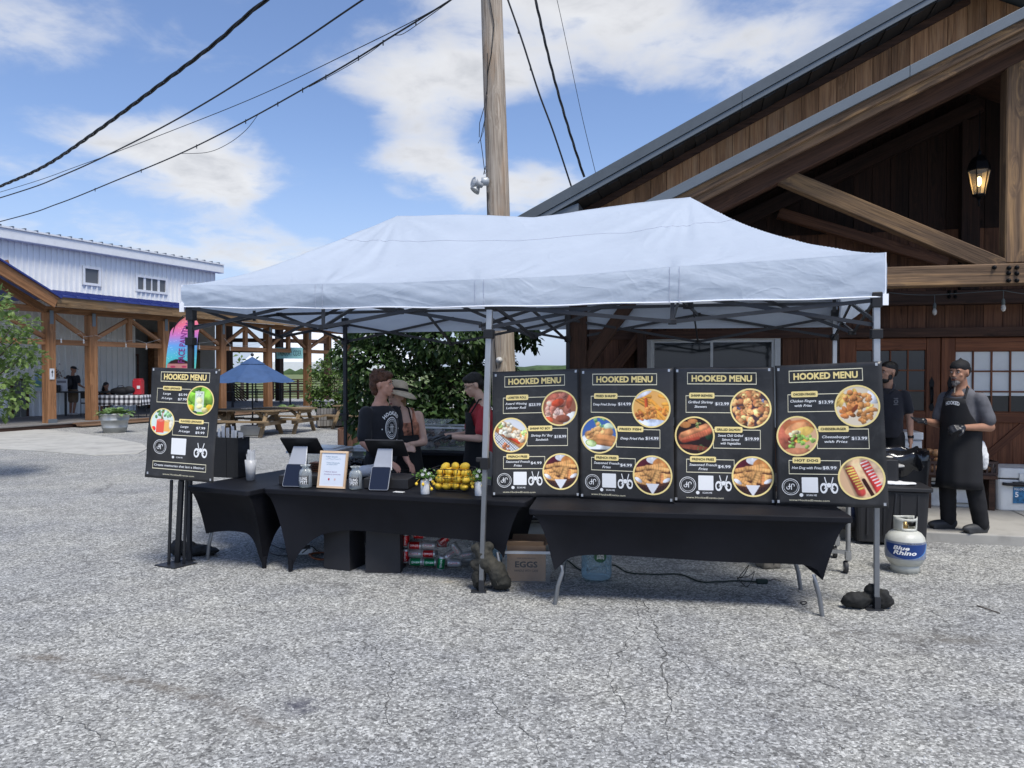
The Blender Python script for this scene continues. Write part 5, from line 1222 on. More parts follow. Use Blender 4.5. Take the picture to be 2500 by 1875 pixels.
# ---- picnic tables
M_PIC = wood('picnic_wood', (.12, .08, .045, 1), (.27, .19, .105, 1), (.40, .29, .17, 1), .75, weather=((.16, .14, .11, 1), .4))
def picnic(label, c, rz, L=1.75, h=.68):
 r = root('picnic_table', label, 'picnic table', c, rz, 'wooden picnic tables in the yard')
 for k in range(5): timber('top_plank', (-L / 2, (k - 2) * .145, h - .02), (L / 2, (k - 2) * .145, h - .02), .135, .038, M_PIC, r)
 for sg in (-1, 1):
  for k in range(2): timber('seat_plank', (-L / 2, sg * (.62 + k * .13), .40), (L / 2, sg * (.62 + k * .13), .40), .12, .038, M_PIC, r)
  x = sg * (L / 2 - .22)
  for s2 in (-1, 1): timber('leg', (x, s2 * .60, 0), (x, s2 * .22, h - .042), .045, .10, M_PIC, r, up=(1, 0, 0))
  timber('seat_bearer', (x + sg * .046, -.76, .33), (x + sg * .046, .76, .33), .04, .10, M_PIC, r)
  timber('top_bearer', (x + sg * .046, -.34, h - .09), (x + sg * .046, .34, h - .09), .04, .09, M_PIC, r)
  timber('brace', (x - sg * .03, 0, .34), (x - sg * .42, 0, h - .05), .04, .08, M_PIC, r)
 return r
picnic('weathered wooden picnic table with a concrete umbrella base beside it', (G(610, 1060).x, 20.2, 0), R(-9), 1.9)
picnic('wooden picnic table right of the blue umbrella, nearer the shrub planter', (G(725, 1045).x + .1, 21.3, 0), R(-12), 1.55)
picnic('wooden picnic table half hidden behind the left menu stand', (P(500, 905, 20.5).x, 20.4, 0), R(10), 1.8)
picnic('distant wooden picnic table behind the young man in black', (P(880, 905, 22.5).x, 22.6, 0), R(-30), 1.6)
# ---- blue umbrella
ub = G(617, 1062); um = root('patio_umbrella', 'blue patio umbrella over the picnic tables, black pole', 'umbrella', (ub.x, ub.y, 0))
M_UMB = mat('blue_canvas', (.045, .095, .21), .7, var=.08, transl=.15)
Ru, zt_, zb_ = 1.12, 2.02, 1.42; V = [(0, 0, zt_)]; F = []; nr = 8; ns = 8
for j in range(1, nr + 1):
 for k in range(ns * 6):
  a = 2 * math.pi * k / (ns * 6); f = (k % 6) / 6; sag = 1 - .055 * math.sin(math.pi * f) * j / nr; r_ = Ru * j / nr * sag
  V.append((r_ * math.cos(a), r_ * math.sin(a), zt_ - (zt_ - zb_) * (j / nr) ** 1.08 - .035 * math.sin(math.pi * f) * (j / nr)))
nk = ns * 6
for k in range(nk): F.append((0, 1 + k, 1 + (k + 1) % nk))
for j in range(nr - 1):
 for k in range(nk): F.append((1 + j * nk + k, 1 + (j + 1) * nk + k, 1 + (j + 1) * nk + (k + 1) % nk, 1 + j * nk + (k + 1) % nk))
MB().add(V, F, 0, False).build('canopy', M_UMB, um)
MB().lathe([(.34, zt_ - .145), (.0001, zt_ + .05)], n=8, smooth=False).build('vent_cap', M_UMB, um)
MB().tube([(0, 0, .1), (0, 0, zt_ + .04)], .022, 8).ell((0, 0, zt_ + .1), (.045, .045, .045)).build('pole', M_BLK, um)
for k in range(8): a = 2 * math.pi * k / 8; MB().tube([(0, 0, zt_ - .02), (Ru * .98 * math.cos(a), Ru * .98 * math.sin(a), zb_ - .01)], .008, 4).build('rib', M_BLK, um)
MB().bx(-.26, .26, -.2, .2, 0, .26).build('concrete_base', M_CONC, um, bevel=.02)
# ---- stave ring planter, right of the tent leg
sr = root('stave_planter', 'round planter of brown vertical staves behind the clear bins', 'planter', (P(905, 905, 16.4).x, 16.6, 0))
M_STAVE = wood('brown_stave', (.12, .05, .028, 1), (.24, .115, .062, 1), (.32, .17, .10, 1), .7)
for k in range(32):
 a = 2 * math.pi * (k + .5) / 32; o = timber('stave', (.72 * math.cos(a), .72 * math.sin(a), .06), (.72 * math.cos(a), .72 * math.sin(a), .46), .03, .132, M_STAVE, sr, up=(-math.sin(a), math.cos(a), 0))
MB().lathe([(.76, .0), (.78, .0), (.78, .06), (.70, .06)], n=32, smooth=False).build('base_ring', M_STAVE, sr)
MB().lathe([(.70, .36), (.0001, .37)], n=24).build('soil', MATS['soil'], sr)
# ---- feather flag
fl = root('feather_flag', 'rainbow feather flag reading FACE PAINTING beside the tent leg', 'flag', P(447, 905, 18) - Vector((0, 0, 1.7)))
def flag_img():
 H_, W_2 = 150, 44; im = np.zeros((H_, W_2, 3)); stops = [(0, (.95, .62, .55)), (.15, (.93, .45, .55)), (.32, (.78, .45, .70)), (.5, (.40, .62, .85)), (.7, (.35, .78, .82)), (1, (.45, .80, .62))]
 for j in range(H_):
  t = j / H_
  for (a, ca), (b, cb_) in zip(stops[:-1], stops[1:]):
   if a <= t <= b: q = (t - a) / (b - a); im[j, :] = np.array(ca) * (1 - q) + np.array(cb_) * q
 rs_ = np.random.RandomState(5)
 for _ in range(60):
  y, x = rs_.randint(0, int(H_ * .75)), rs_.randint(0, W_2); im[y, x] = im[y, x] * .4 + .6
 yy, xx = np.mgrid[0:H_, 0:W_2]
 d = ((xx - 18) / 17.0) ** 2 + ((yy - 128) / 20.0) ** 2; im[d < 1] = (.78, .52, .50)
 hair = (d < 1) & (yy < 120); im[hair] = (.22, .12, .13)
 im[(((xx - 10) / 4.0) ** 2 + ((yy - 127) / 3.0) ** 2) < 1] = (.75, .25, .38); im[(((xx - 26) / 4.0) ** 2 + ((yy - 127) / 3.0) ** 2) < 1] = (.75, .25, .38)
 return im
fw0, fh0 = .70, 1.42
def flag_map(x, y, h):
 z = 3.0 - y * fh0; lean = .33 - .16 * y
 wd = fw0 * (1 - max(0, (.28 - y) / .28) ** 1.7 * .85) ; xl = lean - wd / 2 * 1.0 + (.10 if y < .28 else .0) * (1 - y / .28 if y < .28 else 0)
 return Vector((xl - .25 + wd * x, .03 * math.sin(y * 7 + x * 2) - h, z))
img = flag_img(); V = []; F = []
painted('flag_cloth', img, lambda x, y, h: flag_map(x, y, h), 0, 0, 1, 1, 0, fl, circle=False, world=False)
pr = Print(flag_map)
for i, ch in enumerate('FACE PAINTING'):
 pass
V2, F2, sz = text2d('FACE PAINTING', .02, .1)
mb = MB(); mb2 = MB(); sc_x = .74 / sz[0]
for (dst, grow, hh) in ((mb2, 1.0, .004),):
 dst.add([flag_map(.47 + (-v[1]) * .22 * -1 * -1 if False else .50 - v[1] * -.20 * -1, .42 - v[0] * sc_x, hh) for v in V2], F2)
mb2.build('lettering', mat('flag_purple_ink', (.22, .03, .20), .6, var=0), fl)
MB().tube([(-.32, .02, .1), (-.30, .02, 2.3), (-.20, .02, 2.75), (.0, .02, 2.98), (.18, .02, 2.99)], .012, 6).build('pole', M_BLK, fl)
MB().add([flag_map(0, y, 0) + Vector((dx, -.002, 0)) for y in (1.0,) for dx in (0, .7)] + [Vector((.47, -.002, .45)), Vector((-.23, -.002, .45))], [(0, 1, 2, 3)]).build('lower_cloth', mat('flag_lower', (.55, .32, .30), .7, var=.2), fl)
# ---- things on the pavilion deck
def pav_pt(u, v_or_z, y, isz=True):
 x = PX(u, y); return A0 + pe * x + pn * y + Vector((0, 0, v_or_z))
M_CHK = bpy.data.materials.new('gingham_cloth'); M_CHK.use_nodes = True; N = NT(M_CHK.node_tree); b_ = M_CHK.node_tree.nodes['Principled BSDF']
co = N.add('ShaderNodeTexCoord').outputs['UV']; ch_ = N.add('ShaderNodeSeparateXYZ', {0: co})
fx_ = N.math('GREATER_THAN', N.math('FRACT', N.math('MULTIPLY', ch_.outputs[0], 6.0)), .5); fy_ = N.math('GREATER_THAN', N.math('FRACT', N.math('MULTIPLY', ch_.outputs[1], 6.0)), .5)
N.l.new(N.ramp(N.math('MULTIPLY', N.math('ADD', fx_, fy_), .5), [(.0, (.70, .70, .70, 1)), (.3, (.18, .18, .19, 1)), (.8, (.015, .015, .02, 1))], 'CONSTANT'), b_.inputs['Base Color']); b_.inputs['Roughness'].default_value = .8
gt_c = P(298, 905, 25.6); gtb = root('gingham_table', 'long folding table under a black and white checked cloth in the pavilion', 'table', (gt_c.x, 25.6, .15), R(-4))
Lg, Dg, Hg = 1.75, .75, .74; mb = MB(); uv = []
def quad_uv(pts, uvs): mb.add(pts, [(0, 1, 2, 3)]); uv.extend(uvs)
quad_uv([(-Lg / 2, -Dg / 2, Hg), (Lg / 2, -Dg / 2, Hg), (Lg / 2, Dg / 2, Hg), (-Lg / 2, Dg / 2, Hg)], [(0, 0), (Lg, 0), (Lg, Dg), (0, Dg)])
nn = 16
for i in range(nn):
 a, b = -Lg / 2 + Lg * i / nn, -Lg / 2 + Lg * (i + 1) / nn; ha = Hg - .30 - .10 * abs(math.sin(i * .9)) * (1 if i < 5 else .4); hb = Hg - .30 - .10 * abs(math.sin((i + 1) * .9)) * (1 if i + 1 < 5 else .4)
 ya = -Dg / 2 - .03 * (1 + math.sin(i * 1.7)); yb = -Dg / 2 - .03 * (1 + math.sin((i + 1) * 1.7))
 quad_uv([(a, ya, ha), (b, yb, hb), (b, -Dg / 2, Hg), (a, -Dg / 2, Hg)], [(a, ha), (b, hb), (b, Hg), (a, Hg)])
quad_uv([(Lg / 2 + .03, -Dg / 2, Hg - .32), (Lg / 2 + .04, Dg / 2, Hg - .3), (Lg / 2, Dg / 2, Hg), (Lg / 2, -Dg / 2, Hg)], [(0, .4), (.7, .4), (.7, Hg), (0, Hg)])
o = mb.build('tablecloth', M_CHK, gtb); ul = o.data.uv_layers.new(name='UVMap')
for i, q in enumerate(uv): ul.data[i].uv = q
for sx_ in (-.7, .7):
 for sy_ in (-.25, .25): MB().tube([(sx_, sy_, 0), (sx_ * .9, sy_, Hg - .02)], .015, 6).build('leg', M_FRD, gtb)
rb_ = P(343, 940, 25.9); jug = root('red_cooler_jug', 'red drinks dispenser box on the checked table', 'dispenser', (rb_.x, 25.75, .15 + Hg + .01))
M_RED = mat('red_plastic', (.42, .02, .03), .35, var=.08)
MB().rbox((0, 0, .24), (.30, .26, .48), .04).build('body', M_RED, jug, bevel=.02); MB().rbox((0, 0, .51), (.26, .22, .05), .04).build('lid', M_RED, jug, bevel=.01); MB().bx(.02, .12, -.14, -.131, .2, .3).build('label_sticker', M_WTRIM, jug)
dk = P(300, 905, 25.8); bag = root('black_bag', 'black duffel bag lying on the checked table', 'bag', (dk.x + .05, 25.6, .15 + Hg + .005))
MB().ell((0, 0, .13), (.38, .18, .13)).ell((.25, 0, .16), (.2, .16, .13)).build('body', mat('black_cloth', (.012, .012, .014), .8, var=.15), bag); MB().tube([(-.1, -.1, .22), (-.05, -.1, .30), (.1, -.1, .31), (.15, -.1, .24)], .012, 6).build('strap', M_BLK, bag)
bt = P(150, 905, 24.6); bt_r = root('display_table', 'narrow black table with posters behind the first pavilion posts', 'table', (bt.x, 26.3, .15), R(-4))
MB().bx(-1.1, .75, -.3, .3, .80, .84).build('table_top', M_BLK, bt_r); MB().tube([(.1, 0, 0), (.1, 0, .8)], .04, 8).build('leg', M_BLK, bt_r); MB().tube([(-.9, 0, 0), (-.9, 0, .8)], .04, 8).build('leg', M_BLK, bt_r)
ps1 = root('poster_board', 'pale blue landscape poster standing on the black display table', 'poster', (P(86, 905, 26.2).x, 26.2, 1.0), R(-4))
im = np.zeros((30, 26, 3)); im[:] = (.55, .66, .72); im[12:] = (.40, .58, .62); im[18:] = (.45, .60, .50); im[24:] = (.70, .74, .74); im[3:6, 4:20] = (.75, .8, .82)
MB().bx(-.43, .43, 0, .02, 0, .62).build('backing', M_WTRIM, ps1); painted('poster_print', im, lambda x, y, h: Vector((x, -h, -y)), -.42, -.61, .42, -.01, .003, ps1, circle=False, world=False)
ps2 = root('flyer', 'white flyer standing on the black display table beside the backpacker', 'flyer', (P(150, 905, 26.2).x, 26.2, 1.0), R(-4))
MB().bx(-.2, .2, 0, .015, 0, .42).build('sheet', mat('paper_white', (.55, .56, .58), .7, var=.08, scale=20), ps2); MB().bx(-.16, .16, -.004, -.001, .28, .36).build('printed_block', mat('grey_ink', (.2, .2, .22), .7, var=.3, scale=60), ps2)
ps3 = root('small_monitor', 'small black box standing on the display table', 'box', (P(140, 905, 26.1).x - .05, 26.05, .99), R(-4)); MB().bx(-.13, .13, 0, .1, 0, .22).build('case', M_BLK, ps3, bevel=.01)
sn = root('arrow_notice', 'small white notice with a black up arrow on the first pavilion post', 'notice', A0 + pe * -1.41 + pn * (-.15) + Vector((0, 0, P(107, 908, 22.8).z)), PA)
MB().bx(-.09, .06, -.006, .0, -.22, .10).build('card', mat('paper_white', (.55, .56, .58), .7), sn)
MB().prism([(-.02, -.14), (0, -.14), (0, -.02), (.025, -.02), (-.01, .06), (-.045, -.02), (-.02, -.02)], -.010, -.007, axis='y').build('arrow', M_BLK, sn)
ft = root('folding_chair', 'dark folding chair beside the backpacker in the pavilion', 'chair', (P(205, 905, 26).x, 26.2, .15), R(30))
for sx_ in (-.2, .2): MB().tube([(sx_, -.15, 0), (sx_, .15, .85)], .012, 6).build('leg', M_BLK, ft); MB().tube([(sx_, .2, 0), (sx_, -.15, .45)], .012, 6).build('leg', M_BLK, ft)
MB().bx(-.2, .2, -.2, .15, .43, .46).build('seat', M_BLK, ft); MB().bx(-.2, .2, .12, .15, .6, .85).build('backrest', M_BLK, ft)
def hightable(label, u, d, w_=1.4):
 p = P(u, 905, d); r = root('high_table', label, 'table', (p.x, d, .15), R(20), 'dark slatted tables on the far deck')
 for k in range(4): timber('top_slat', (-w_ / 2, (k - 1.5) * .15, .98), (w_ / 2, (k - 1.5) * .15, .98), .13, .03, M_BLK, r)
 for sx_ in (-w_ / 2 + .15, w_ / 2 - .15):
  for sy_ in (-.22, .22): MB().bar((sx_, sy_, 0), (sx_, sy_, .965), .05, .05, up=(0, 1, 0)).build('leg', M_BLK, r)
 MB().bx(-w_ / 2, w_ / 2, -.62, -.40, .62, .66).build('bench', M_BLK, r)
 for sx_ in (-w_ / 2 + .1, w_ / 2 - .1): MB().bx(sx_ - .02, sx_ + .02, -.6, -.42, 0, .62).build('bench_leg', M_BLK, r)
hightable('dark slatted high table under the left half of the umbrella view', 598, 38, 1.3); hightable('dark slatted high table seen right of the middle pavilion post', 668, 37.5, .9); hightable('dark slatted high table beside the right pavilion post', 730, 35.5, 1.1)
hightable('dark slatted high table nearest the left menu stand', 548, 33, .9)
# ---- printed food pictures (flat print)
class Cv:
 def __init__(s, n=76, bg=(.5, .4, .3), seed=0):
  s.n = n; s.im = np.zeros((n, n, 3)); s.im[:] = bg; s.yy, s.xx = np.mgrid[0:n, 0:n] / (n - 1.0); s.rs = np.random.RandomState(seed)
  s.nz = s.fbm(6)
 def fbm(s, f):
  out = np.zeros((s.n, s.n))
  for o in range(4):
   g = s.rs.rand(f * 2 ** o + 2, f * 2 ** o + 2); u = s.xx * (f * 2 ** o); v = s.yy * (f * 2 ** o); i, j = u.astype(int), v.astype(int); a, b = u - i, v - j
   out += (g[j, i] * (1 - a) * (1 - b) + g[j, i + 1] * a * (1 - b) + g[j + 1, i] * (1 - a) * b + g[j + 1, i + 1] * a * b) / 2 ** o
  return (out - out.mean()) / out.std()
 def el(s, x, y, rx, ry, col, ang=0, sh=.35, nz=.10, edge=.12):
  c, t = math.cos(ang), math.sin(ang); dx, dy = s.xx - x, s.yy - y; a, b = (dx * c + dy * t) / rx, (-dx * t + dy * c) / ry; d = a * a + b * b
  m = np.clip((1 - d) / edge, 0, 1); l = 1 + sh * (-.6 * (dy / max(rx, ry)) - .4 * (dx / max(rx, ry)) - .35 * np.clip(d, 0, 1)) + nz * s.nz
  cc = np.clip(np.array(col)[None, None] * l[..., None], 0, 1); s.im = s.im * (1 - m[..., None]) + cc * m[..., None]; return s
 def rim(s, x, y, rx, ry, col, ang=0, w=.15):
  c, t = math.cos(ang), math.sin(ang); dx, dy = s.xx - x, s.yy - y; a, b = (dx * c + dy * t) / rx, (-dx * t + dy * c) / ry; d = np.sqrt(a * a + b * b); m = np.clip(1 - abs(d - 1) / w, 0, 1)[..., None]
  s.im = s.im * (1 - m) + np.array(col) * m; return s
 def cap(s, x0, y0, x1, y1, r, col, sh=.4, nz=.08, ridge=0):
  dx, dy = x1 - x0, y1 - y0; L2 = dx * dx + dy * dy; t = np.clip(((s.xx - x0) * dx + (s.yy - y0) * dy) / L2, 0, 1); px, py = x0 + t * dx, y0 + t * dy
  d = np.hypot(s.xx - px, s.yy - py) / r; m = np.clip((1 - d) / .25, 0, 1); L = math.sqrt(L2); side = ((s.xx - x0) * -dy + (s.yy - y0) * dx) / L / r
  l = 1 - sh * .5 * side - sh * .5 * d + nz * s.nz + (ridge * np.sin(t * L * 95) if ridge else 0)
  cc = np.clip(np.array(col)[None, None] * l[..., None], 0, 1); s.im = s.im * (1 - m[..., None]) + cc * m[..., None]; return s
 def lump(s, x, y, r, n, col, sub, var=.1, sh=.5):
  for _ in range(n):
   a = s.rs.rand() * 6.28; q = math.sqrt(s.rs.rand()) * r; k = 1 + var * s.rs.randn(); s.el(x + q * math.cos(a), y + q * math.sin(a), sub * (.7 + .6 * s.rs.rand()), sub * (.6 + .5 * s.rs.rand()), tuple(min(1, c * k) for c in col), s.rs.rand() * 3, sh)
  return s
 def band(s, f, col): m = f(s.xx, s.yy)[..., None]; s.im = s.im * (1 - m) + np.array(col) * m; return s
def food(kind):
 if kind == 'fries':
  c = Cv(bg=(.36, .22, .16), seed=1); c.el(.2, .2, .25, .15, (.35, .12, .18)); c.el(.55, .08, .22, .12, (.88, .88, .9)); c.el(.8, .2, .3, .2, (.75, .50, .28))
  for (a, b, d, e) in ((.1, .35, .75, .22), (.05, .5, .7, .38), (.35, .28, .9, .35), (.2, .6, .8, .48), (.1, .68, .55, .75), (.0, .5, .4, .72), (.4, .5, .95, .5), (.5, .45, .9, .62), (.3, .42, .65, .62)): c.cap(a, b, d, e, .065, (.92, .68, .42), ridge=.07)
  c.band(lambda x, y: np.clip((y - .62 - .5 * abs(x - .5)) * 0 + ((y > .66 + .0 * x) & (y > 1.05 - .55 * abs(x - .47) - .12)) * 1.0, 0, 1), (.27, .18, .17))
  c.band(lambda x, y: ((y > .70 + .30 * np.abs(x - .05) * 0 + .10 * np.sin(x * 9)) * ((np.sin(x * 90) > 0) | (np.sin(y * 90) > .3)) * (y > .78)) * .75, (.20, .13, .13))
  c.cap(.62, .42, .52, .70, .07, (.95, .72, .45), ridge=.07); c.cap(.75, .5, .74, .66, .06, (.86, .58, .36), ridge=.07); c.band(lambda x, y: ((y > .72) & (abs(x - .5) < (1.02 - y) * .62)) * 1.0, (.90, .90, .91)); c.el(.12, .64, .12, .05, (.9, .9, .92), .6); c.el(.88, .62, .12, .05, (.9, .9, .92), -.5)
  return c.im
 if kind == 'lobster_bowl':
  c = Cv(bg=(.62, .40, .30), seed=2); c.el(.95, .95, .35, .35, (.85, .85, .82)); c.rim(.45, .45, .58, .60, (.85, .80, .78), w=.05)
  c.lump(.45, .4, .36, 26, (.88, .55, .46), .10, .1); c.lump(.3, .55, .25, 10, (.95, .75, .66), .08); c.el(.45, .34, .2, .11, (.87, .35, .22), -.3); c.el(.8, .3, .09, .24, (.88, .42, .30), .2); c.el(.15, .85, .16, .1, (.88, .40, .26)); c.lump(.5, .62, .12, 7, (.95, .80, .74), .07); c.el(.3, .16, .2, .09, (.85, .48, .38), -.2); c.el(.6, .82, .22, .12, (.55, .32, .24)); return c.im
 if kind == 'roll':
  c = Cv(bg=(.86, .87, .88), seed=3); c.band(lambda x, y: (((np.sin((x + y) * 75) > .82) | (np.sin((x - y) * 75) > .82)) & (y > .35)) * 1.0, (.25, .27, .33))
  c.cap(.12, .25, .92, .80, .19, (.86, .58, .33)); c.cap(.2, .18, .98, .62, .15, (.90, .66, .40)); c.cap(.2, .42, .75, .74, .05, (.80, .28, .18)); c.lump(.35, .3, .20, 16, (.93, .90, .80), .07); c.lump(.6, .42, .2, 16, (.92, .86, .76), .07); c.lump(.8, .6, .12, 8, (.93, .84, .72), .06)
  c.lump(.15, .2, .1, 5, (.70, .78, .45), .06); c.lump(.9, .45, .08, 5, (.72, .82, .5), .05); c.lump(.35, .9, .13, 9, (.82, .52, .36), .06); return c.im
 if kind == 'shrimp':
  c = Cv(bg=(.93, .70, .40), seed=4)
  for _ in range(16): a = c.rs.rand() * 1.2 - .3; x, y = c.rs.rand(), c.rs.rand() * .6; c.cap(x, y, x + .3 * math.cos(a), y + .3 * math.sin(a), .055, (.95, .66, .28))
  c.el(.25, .12, .3, .07, (.9, .9, .93), -.4); c.el(.5, .95, .6, .16, (.86, .90, .97)); c.cap(.38, .55, .36, .25, .05, (.90, .40, .22)); c.lump(.48, .65, .17, 22, (.93, .62, .33), .06); c.lump(.18, .72, .12, 12, (.85, .50, .28), .05); c.lump(.78, .6, .12, 10, (.93, .55, .25), .05); c.rim(.52, .64, .13, .12, (.80, .42, .18), w=.12); return c.im
 if kind == 'fish':
  c = Cv(bg=(.28, .42, .68), seed=5); c.el(.5, .75, .6, .35, (.90, .92, .93)); c.lump(.6, .14, .22, 14, (.55, .75, .52), .06); c.el(.8, .25, .16, .1, (.85, .92, .80)); c.cap(.2, .5, .8, .42, .13, (.86, .62, .40)); c.lump(.5, .40, .22, 18, (.90, .68, .44), .07); c.cap(.45, .58, .9, .62, .12, (.84, .58, .36)); c.lump(.3, .55, .15, 10, (.88, .64, .40), .06); c.cap(.4, .7, .85, .76, .08, (.80, .54, .34)); c.el(.27, .74, .15, .09, (.86, .94, .68), .2); c.rim(.27, .74, .15, .09, (.55, .72, .30), .2, w=.15); c.el(.5, .99, .6, .08, (.2, .2, .24)); return c.im
 if kind == 'skewers':
  c = Cv(bg=(.30, .22, .24), seed=6)
  c.lump(.5, .5, .5, 40, (.80, .52, .34), .10, .15)
  for (x, y) in ((.3, .15), (.62, .13), (.12, .35), (.42, .35), (.72, .35), (.9, .42), (.15, .62), (.42, .6), (.68, .62), (.9, .7), (.3, .82), (.5, .85), (.75, .85)): c.lump(x, y, .07, 7, (.94, .70, .46), .065, .12); c.el(x + .03, y + .04, .04, .02, (.65, .33, .18), .4)
  c.lump(.85, .28, .05, 3, (.55, .60, .75), .03); c.lump(.2, .48, .05, 3, (.45, .45, .58), .03); c.cap(.42, .95, .46, .75, .012, (.9, .85, .7)); return c.im
 if kind == 'salmon':
  c = Cv(bg=(.16, .10, .10), seed=7); c.el(.25, .2, .16, .09, (.72, .48, .28)); c.el(.45, .1, .14, .07, (.70, .46, .28)); c.el(.5, .82, .5, .07, (.52, .27, .20), .1); c.el(.9, .5, .12, .12, (.14, .25, .18)); c.cap(.22, .55, .85, .32, .17, (.84, .47, .33), ridge=.05); c.cap(.18, .48, .8, .24, .09, (.93, .62, .42)); c.cap(.2, .66, .6, .56, .05, (.66, .28, .20)); c.lump(.6, .2, .09, 14, (.52, .56, .34), .025); c.lump(.65, .84, .1, 8, (.32, .42, .25), .02); return c.im
 if kind == 'chicken':
  c = Cv(bg=(.90, .84, .74), seed=8)
  for _ in range(12): a = c.rs.rand() * 3; x, y = .1 + c.rs.rand() * .4, .08 + c.rs.rand() * .25; c.cap(x, y, x + .25 * math.cos(a), y + .2 * math.sin(a), .05, (.95, .78, .42))
  c.el(.92, .25, .2, .2, (.93, .94, .96)); c.lump(.42, .36, .22, 24, (.88, .58, .34), .075, .1); c.lump(.7, .32, .12, 12, (.90, .62, .38), .06); c.lump(.68, .66, .24, 28, (.90, .62, .36), .07, .1); c.lump(.28, .68, .17, 18, (.86, .54, .30), .07, .1); c.el(.45, .56, .05, .12, (.50, .25, .15), .6); return c.im
 if kind == 'burger':
  c = Cv(bg=(.88, .70, .55), seed=9); c.el(.2, .5, .3, .5, (.75, .42, .32)); c.cap(.3, .25, .85, .18, .17, (.86, .52, .32)); c.el(.5, .3, .34, .16, (.90, .62, .42), -.35); c.el(.62, .4, .32, .13, (.96, .80, .42), -.3); c.lump(.5, .52, .2, 10, (.95, .88, .68), .07); c.el(.45, .6, .2, .08, (.45, .18, .14), .1); c.el(.62, .62, .2, .06, (.95, .72, .30), -.1); c.lump(.55, .74, .28, 22, (.60, .76, .36), .055, .15); c.lump(.85, .58, .1, 8, (.66, .80, .42), .05); c.el(.5, .90, .36, .09, (.87, .58, .42)); return c.im
 if kind == 'hotdog':
  c = Cv(bg=(.88, .72, .56), seed=10); c.cap(.30, .15, .62, .98, .26, (.93, .78, .60)); c.cap(.25, .3, .48, .85, .12, (.78, .30, .26)); c.cap(.66, .1, .98, .80, .21, (.93, .80, .66)); c.cap(.60, .16, .9, .8, .12, (.88, .26, .24)); c.cap(.55, .55, .78, 1.0, .05, (.25, .10, .08))
  for k in range(9): t = k / 8; c.cap(.16 + .28 * t, .28 + .50 * t, .30 + .24 * t, .24 + .50 * t, .022, (.96, .86, .42))
  for k in range(9): t = k / 8; c.cap(.50 + .34 * t, .14 + .55 * t, .64 + .30 * t, .08 + .56 * t, .018, (.97, .92, .90))
  return c.im
 if kind == 'lemonade':
  c = Cv(bg=(.45, .68, .22), seed=11); c.lump(.3, .3, .5, 20, (.50, .72, .24), .2, .2); c.el(.85, .35, .2, .3, (.55, .74, .28)); c.el(.12, .78, .14, .13, (.97, .80, .20)); c.el(.86, .74, .14, .12, (.97, .80, .22)); c.band(lambda x, y: ((abs(x - .46) < .17) & (y > .16) & (y < .9)) * .9, (.90, .93, .86)); c.el(.46, .5, .13, .12, (.96, .95, .70), .4); c.el(.47, .7, .12, .1, (.95, .93, .66), -.3); c.lump(.45, .24, .1, 8, (.97, .99, .98), .04); c.el(.68, .84, .12, .11, (.97, .93, .62)); c.el(.28, .93, .12, .06, (.25, .35, .32)); return c.im
 if kind == 'flavored':
  c = Cv(bg=(.84, .90, .86), seed=12); c.lump(.4, .2, .25, 16, (.40, .60, .36), .06); c.lump(.75, .2, .15, 10, (.55, .72, .52), .06); c.band(lambda x, y: ((abs(x - .42) < .17) & (y > .42) & (y < .93)) * 1.0, (.92, .36, .28)); c.band(lambda x, y: ((abs(x - .73) < .14) & (y > .45) & (y < .88)) * 1.0, (.95, .72, .40)); c.el(.42, .44, .17, .06, (.95, .55, .48)); c.el(.73, .46, .14, .05, (.96, .80, .55)); c.el(.13, .78, .1, .1, (.90, .22, .20)); c.cap(.5, .1, .46, .42, .015, (.9, .3, .3)); c.el(.9, .6, .1, .2, (.86, .84, .76)); return c.im
# ---- menu boards
M_MB = mat('black_coroplast', (.030, .029, .029), .34, var=.25, scale=3.0, bump=.35, bscale=3.5, spec=.5, dirt=((.10, .10, .10, 1), 9, .25))
M_YEL = mat('menu_yellow_ink', (.93, .74, .30), .5, var=.03)
M_WHT = mat('menu_white_ink', (.86, .86, .84), .5, var=0)
M_INK = mat('menu_black_ink', (.03, .028, .02), .5, var=0)
M_GRY = mat('price_sticker', (.075, .075, .08), .35, var=.1)
M_BOX = mat('menu_box_line', (.82, .76, .54), .5, var=0)
M_CLIP = mat('corner_grommet', (.55, .56, .57), .3, .4, var=.15, scale=40)
def lobster(pr, cx, cy, w, h_, ar):
 """white lobster emblem: two claws, antennae, body, legs"""
 for sg in (-1, 1):
  pr.ringp('o', cx + sg * w * .34, cy + w * .10 * ar, w * .12, w * .20, h_, 16, ar * 1.7)
  pr.line('o', [(cx + sg * w * .10, cy - w * .10 * ar), (cx + sg * w * .30, cy - w * .22 * ar), (cx + sg * w * .40, cy - w * .05 * ar)], w * .05, h_ + .0001)
  pr.line('o', [(cx + sg * w * .08, cy + w * .05 * ar), (cx + sg * w * .16, cy + w * .3 * ar), (cx + sg * w * .28, cy + w * .42 * ar)], w * .045, h_ + .0001)
  pr.line('o', [(cx + sg * w * .15, cy - w * .2 * ar), (cx + sg * w * .26, cy - w * .62 * ar)], w * .055, h_ + .0001)
  pr.line('o', [(cx + sg * w * .13, cy + w * .0 * ar), (cx + sg * w * .30, cy + w * .12 * ar)], w * .04, h_ + .0001)
 pr.disc('o', cx, cy - w * .10 * ar, w * .15, h_ + .0002, 14, ar)
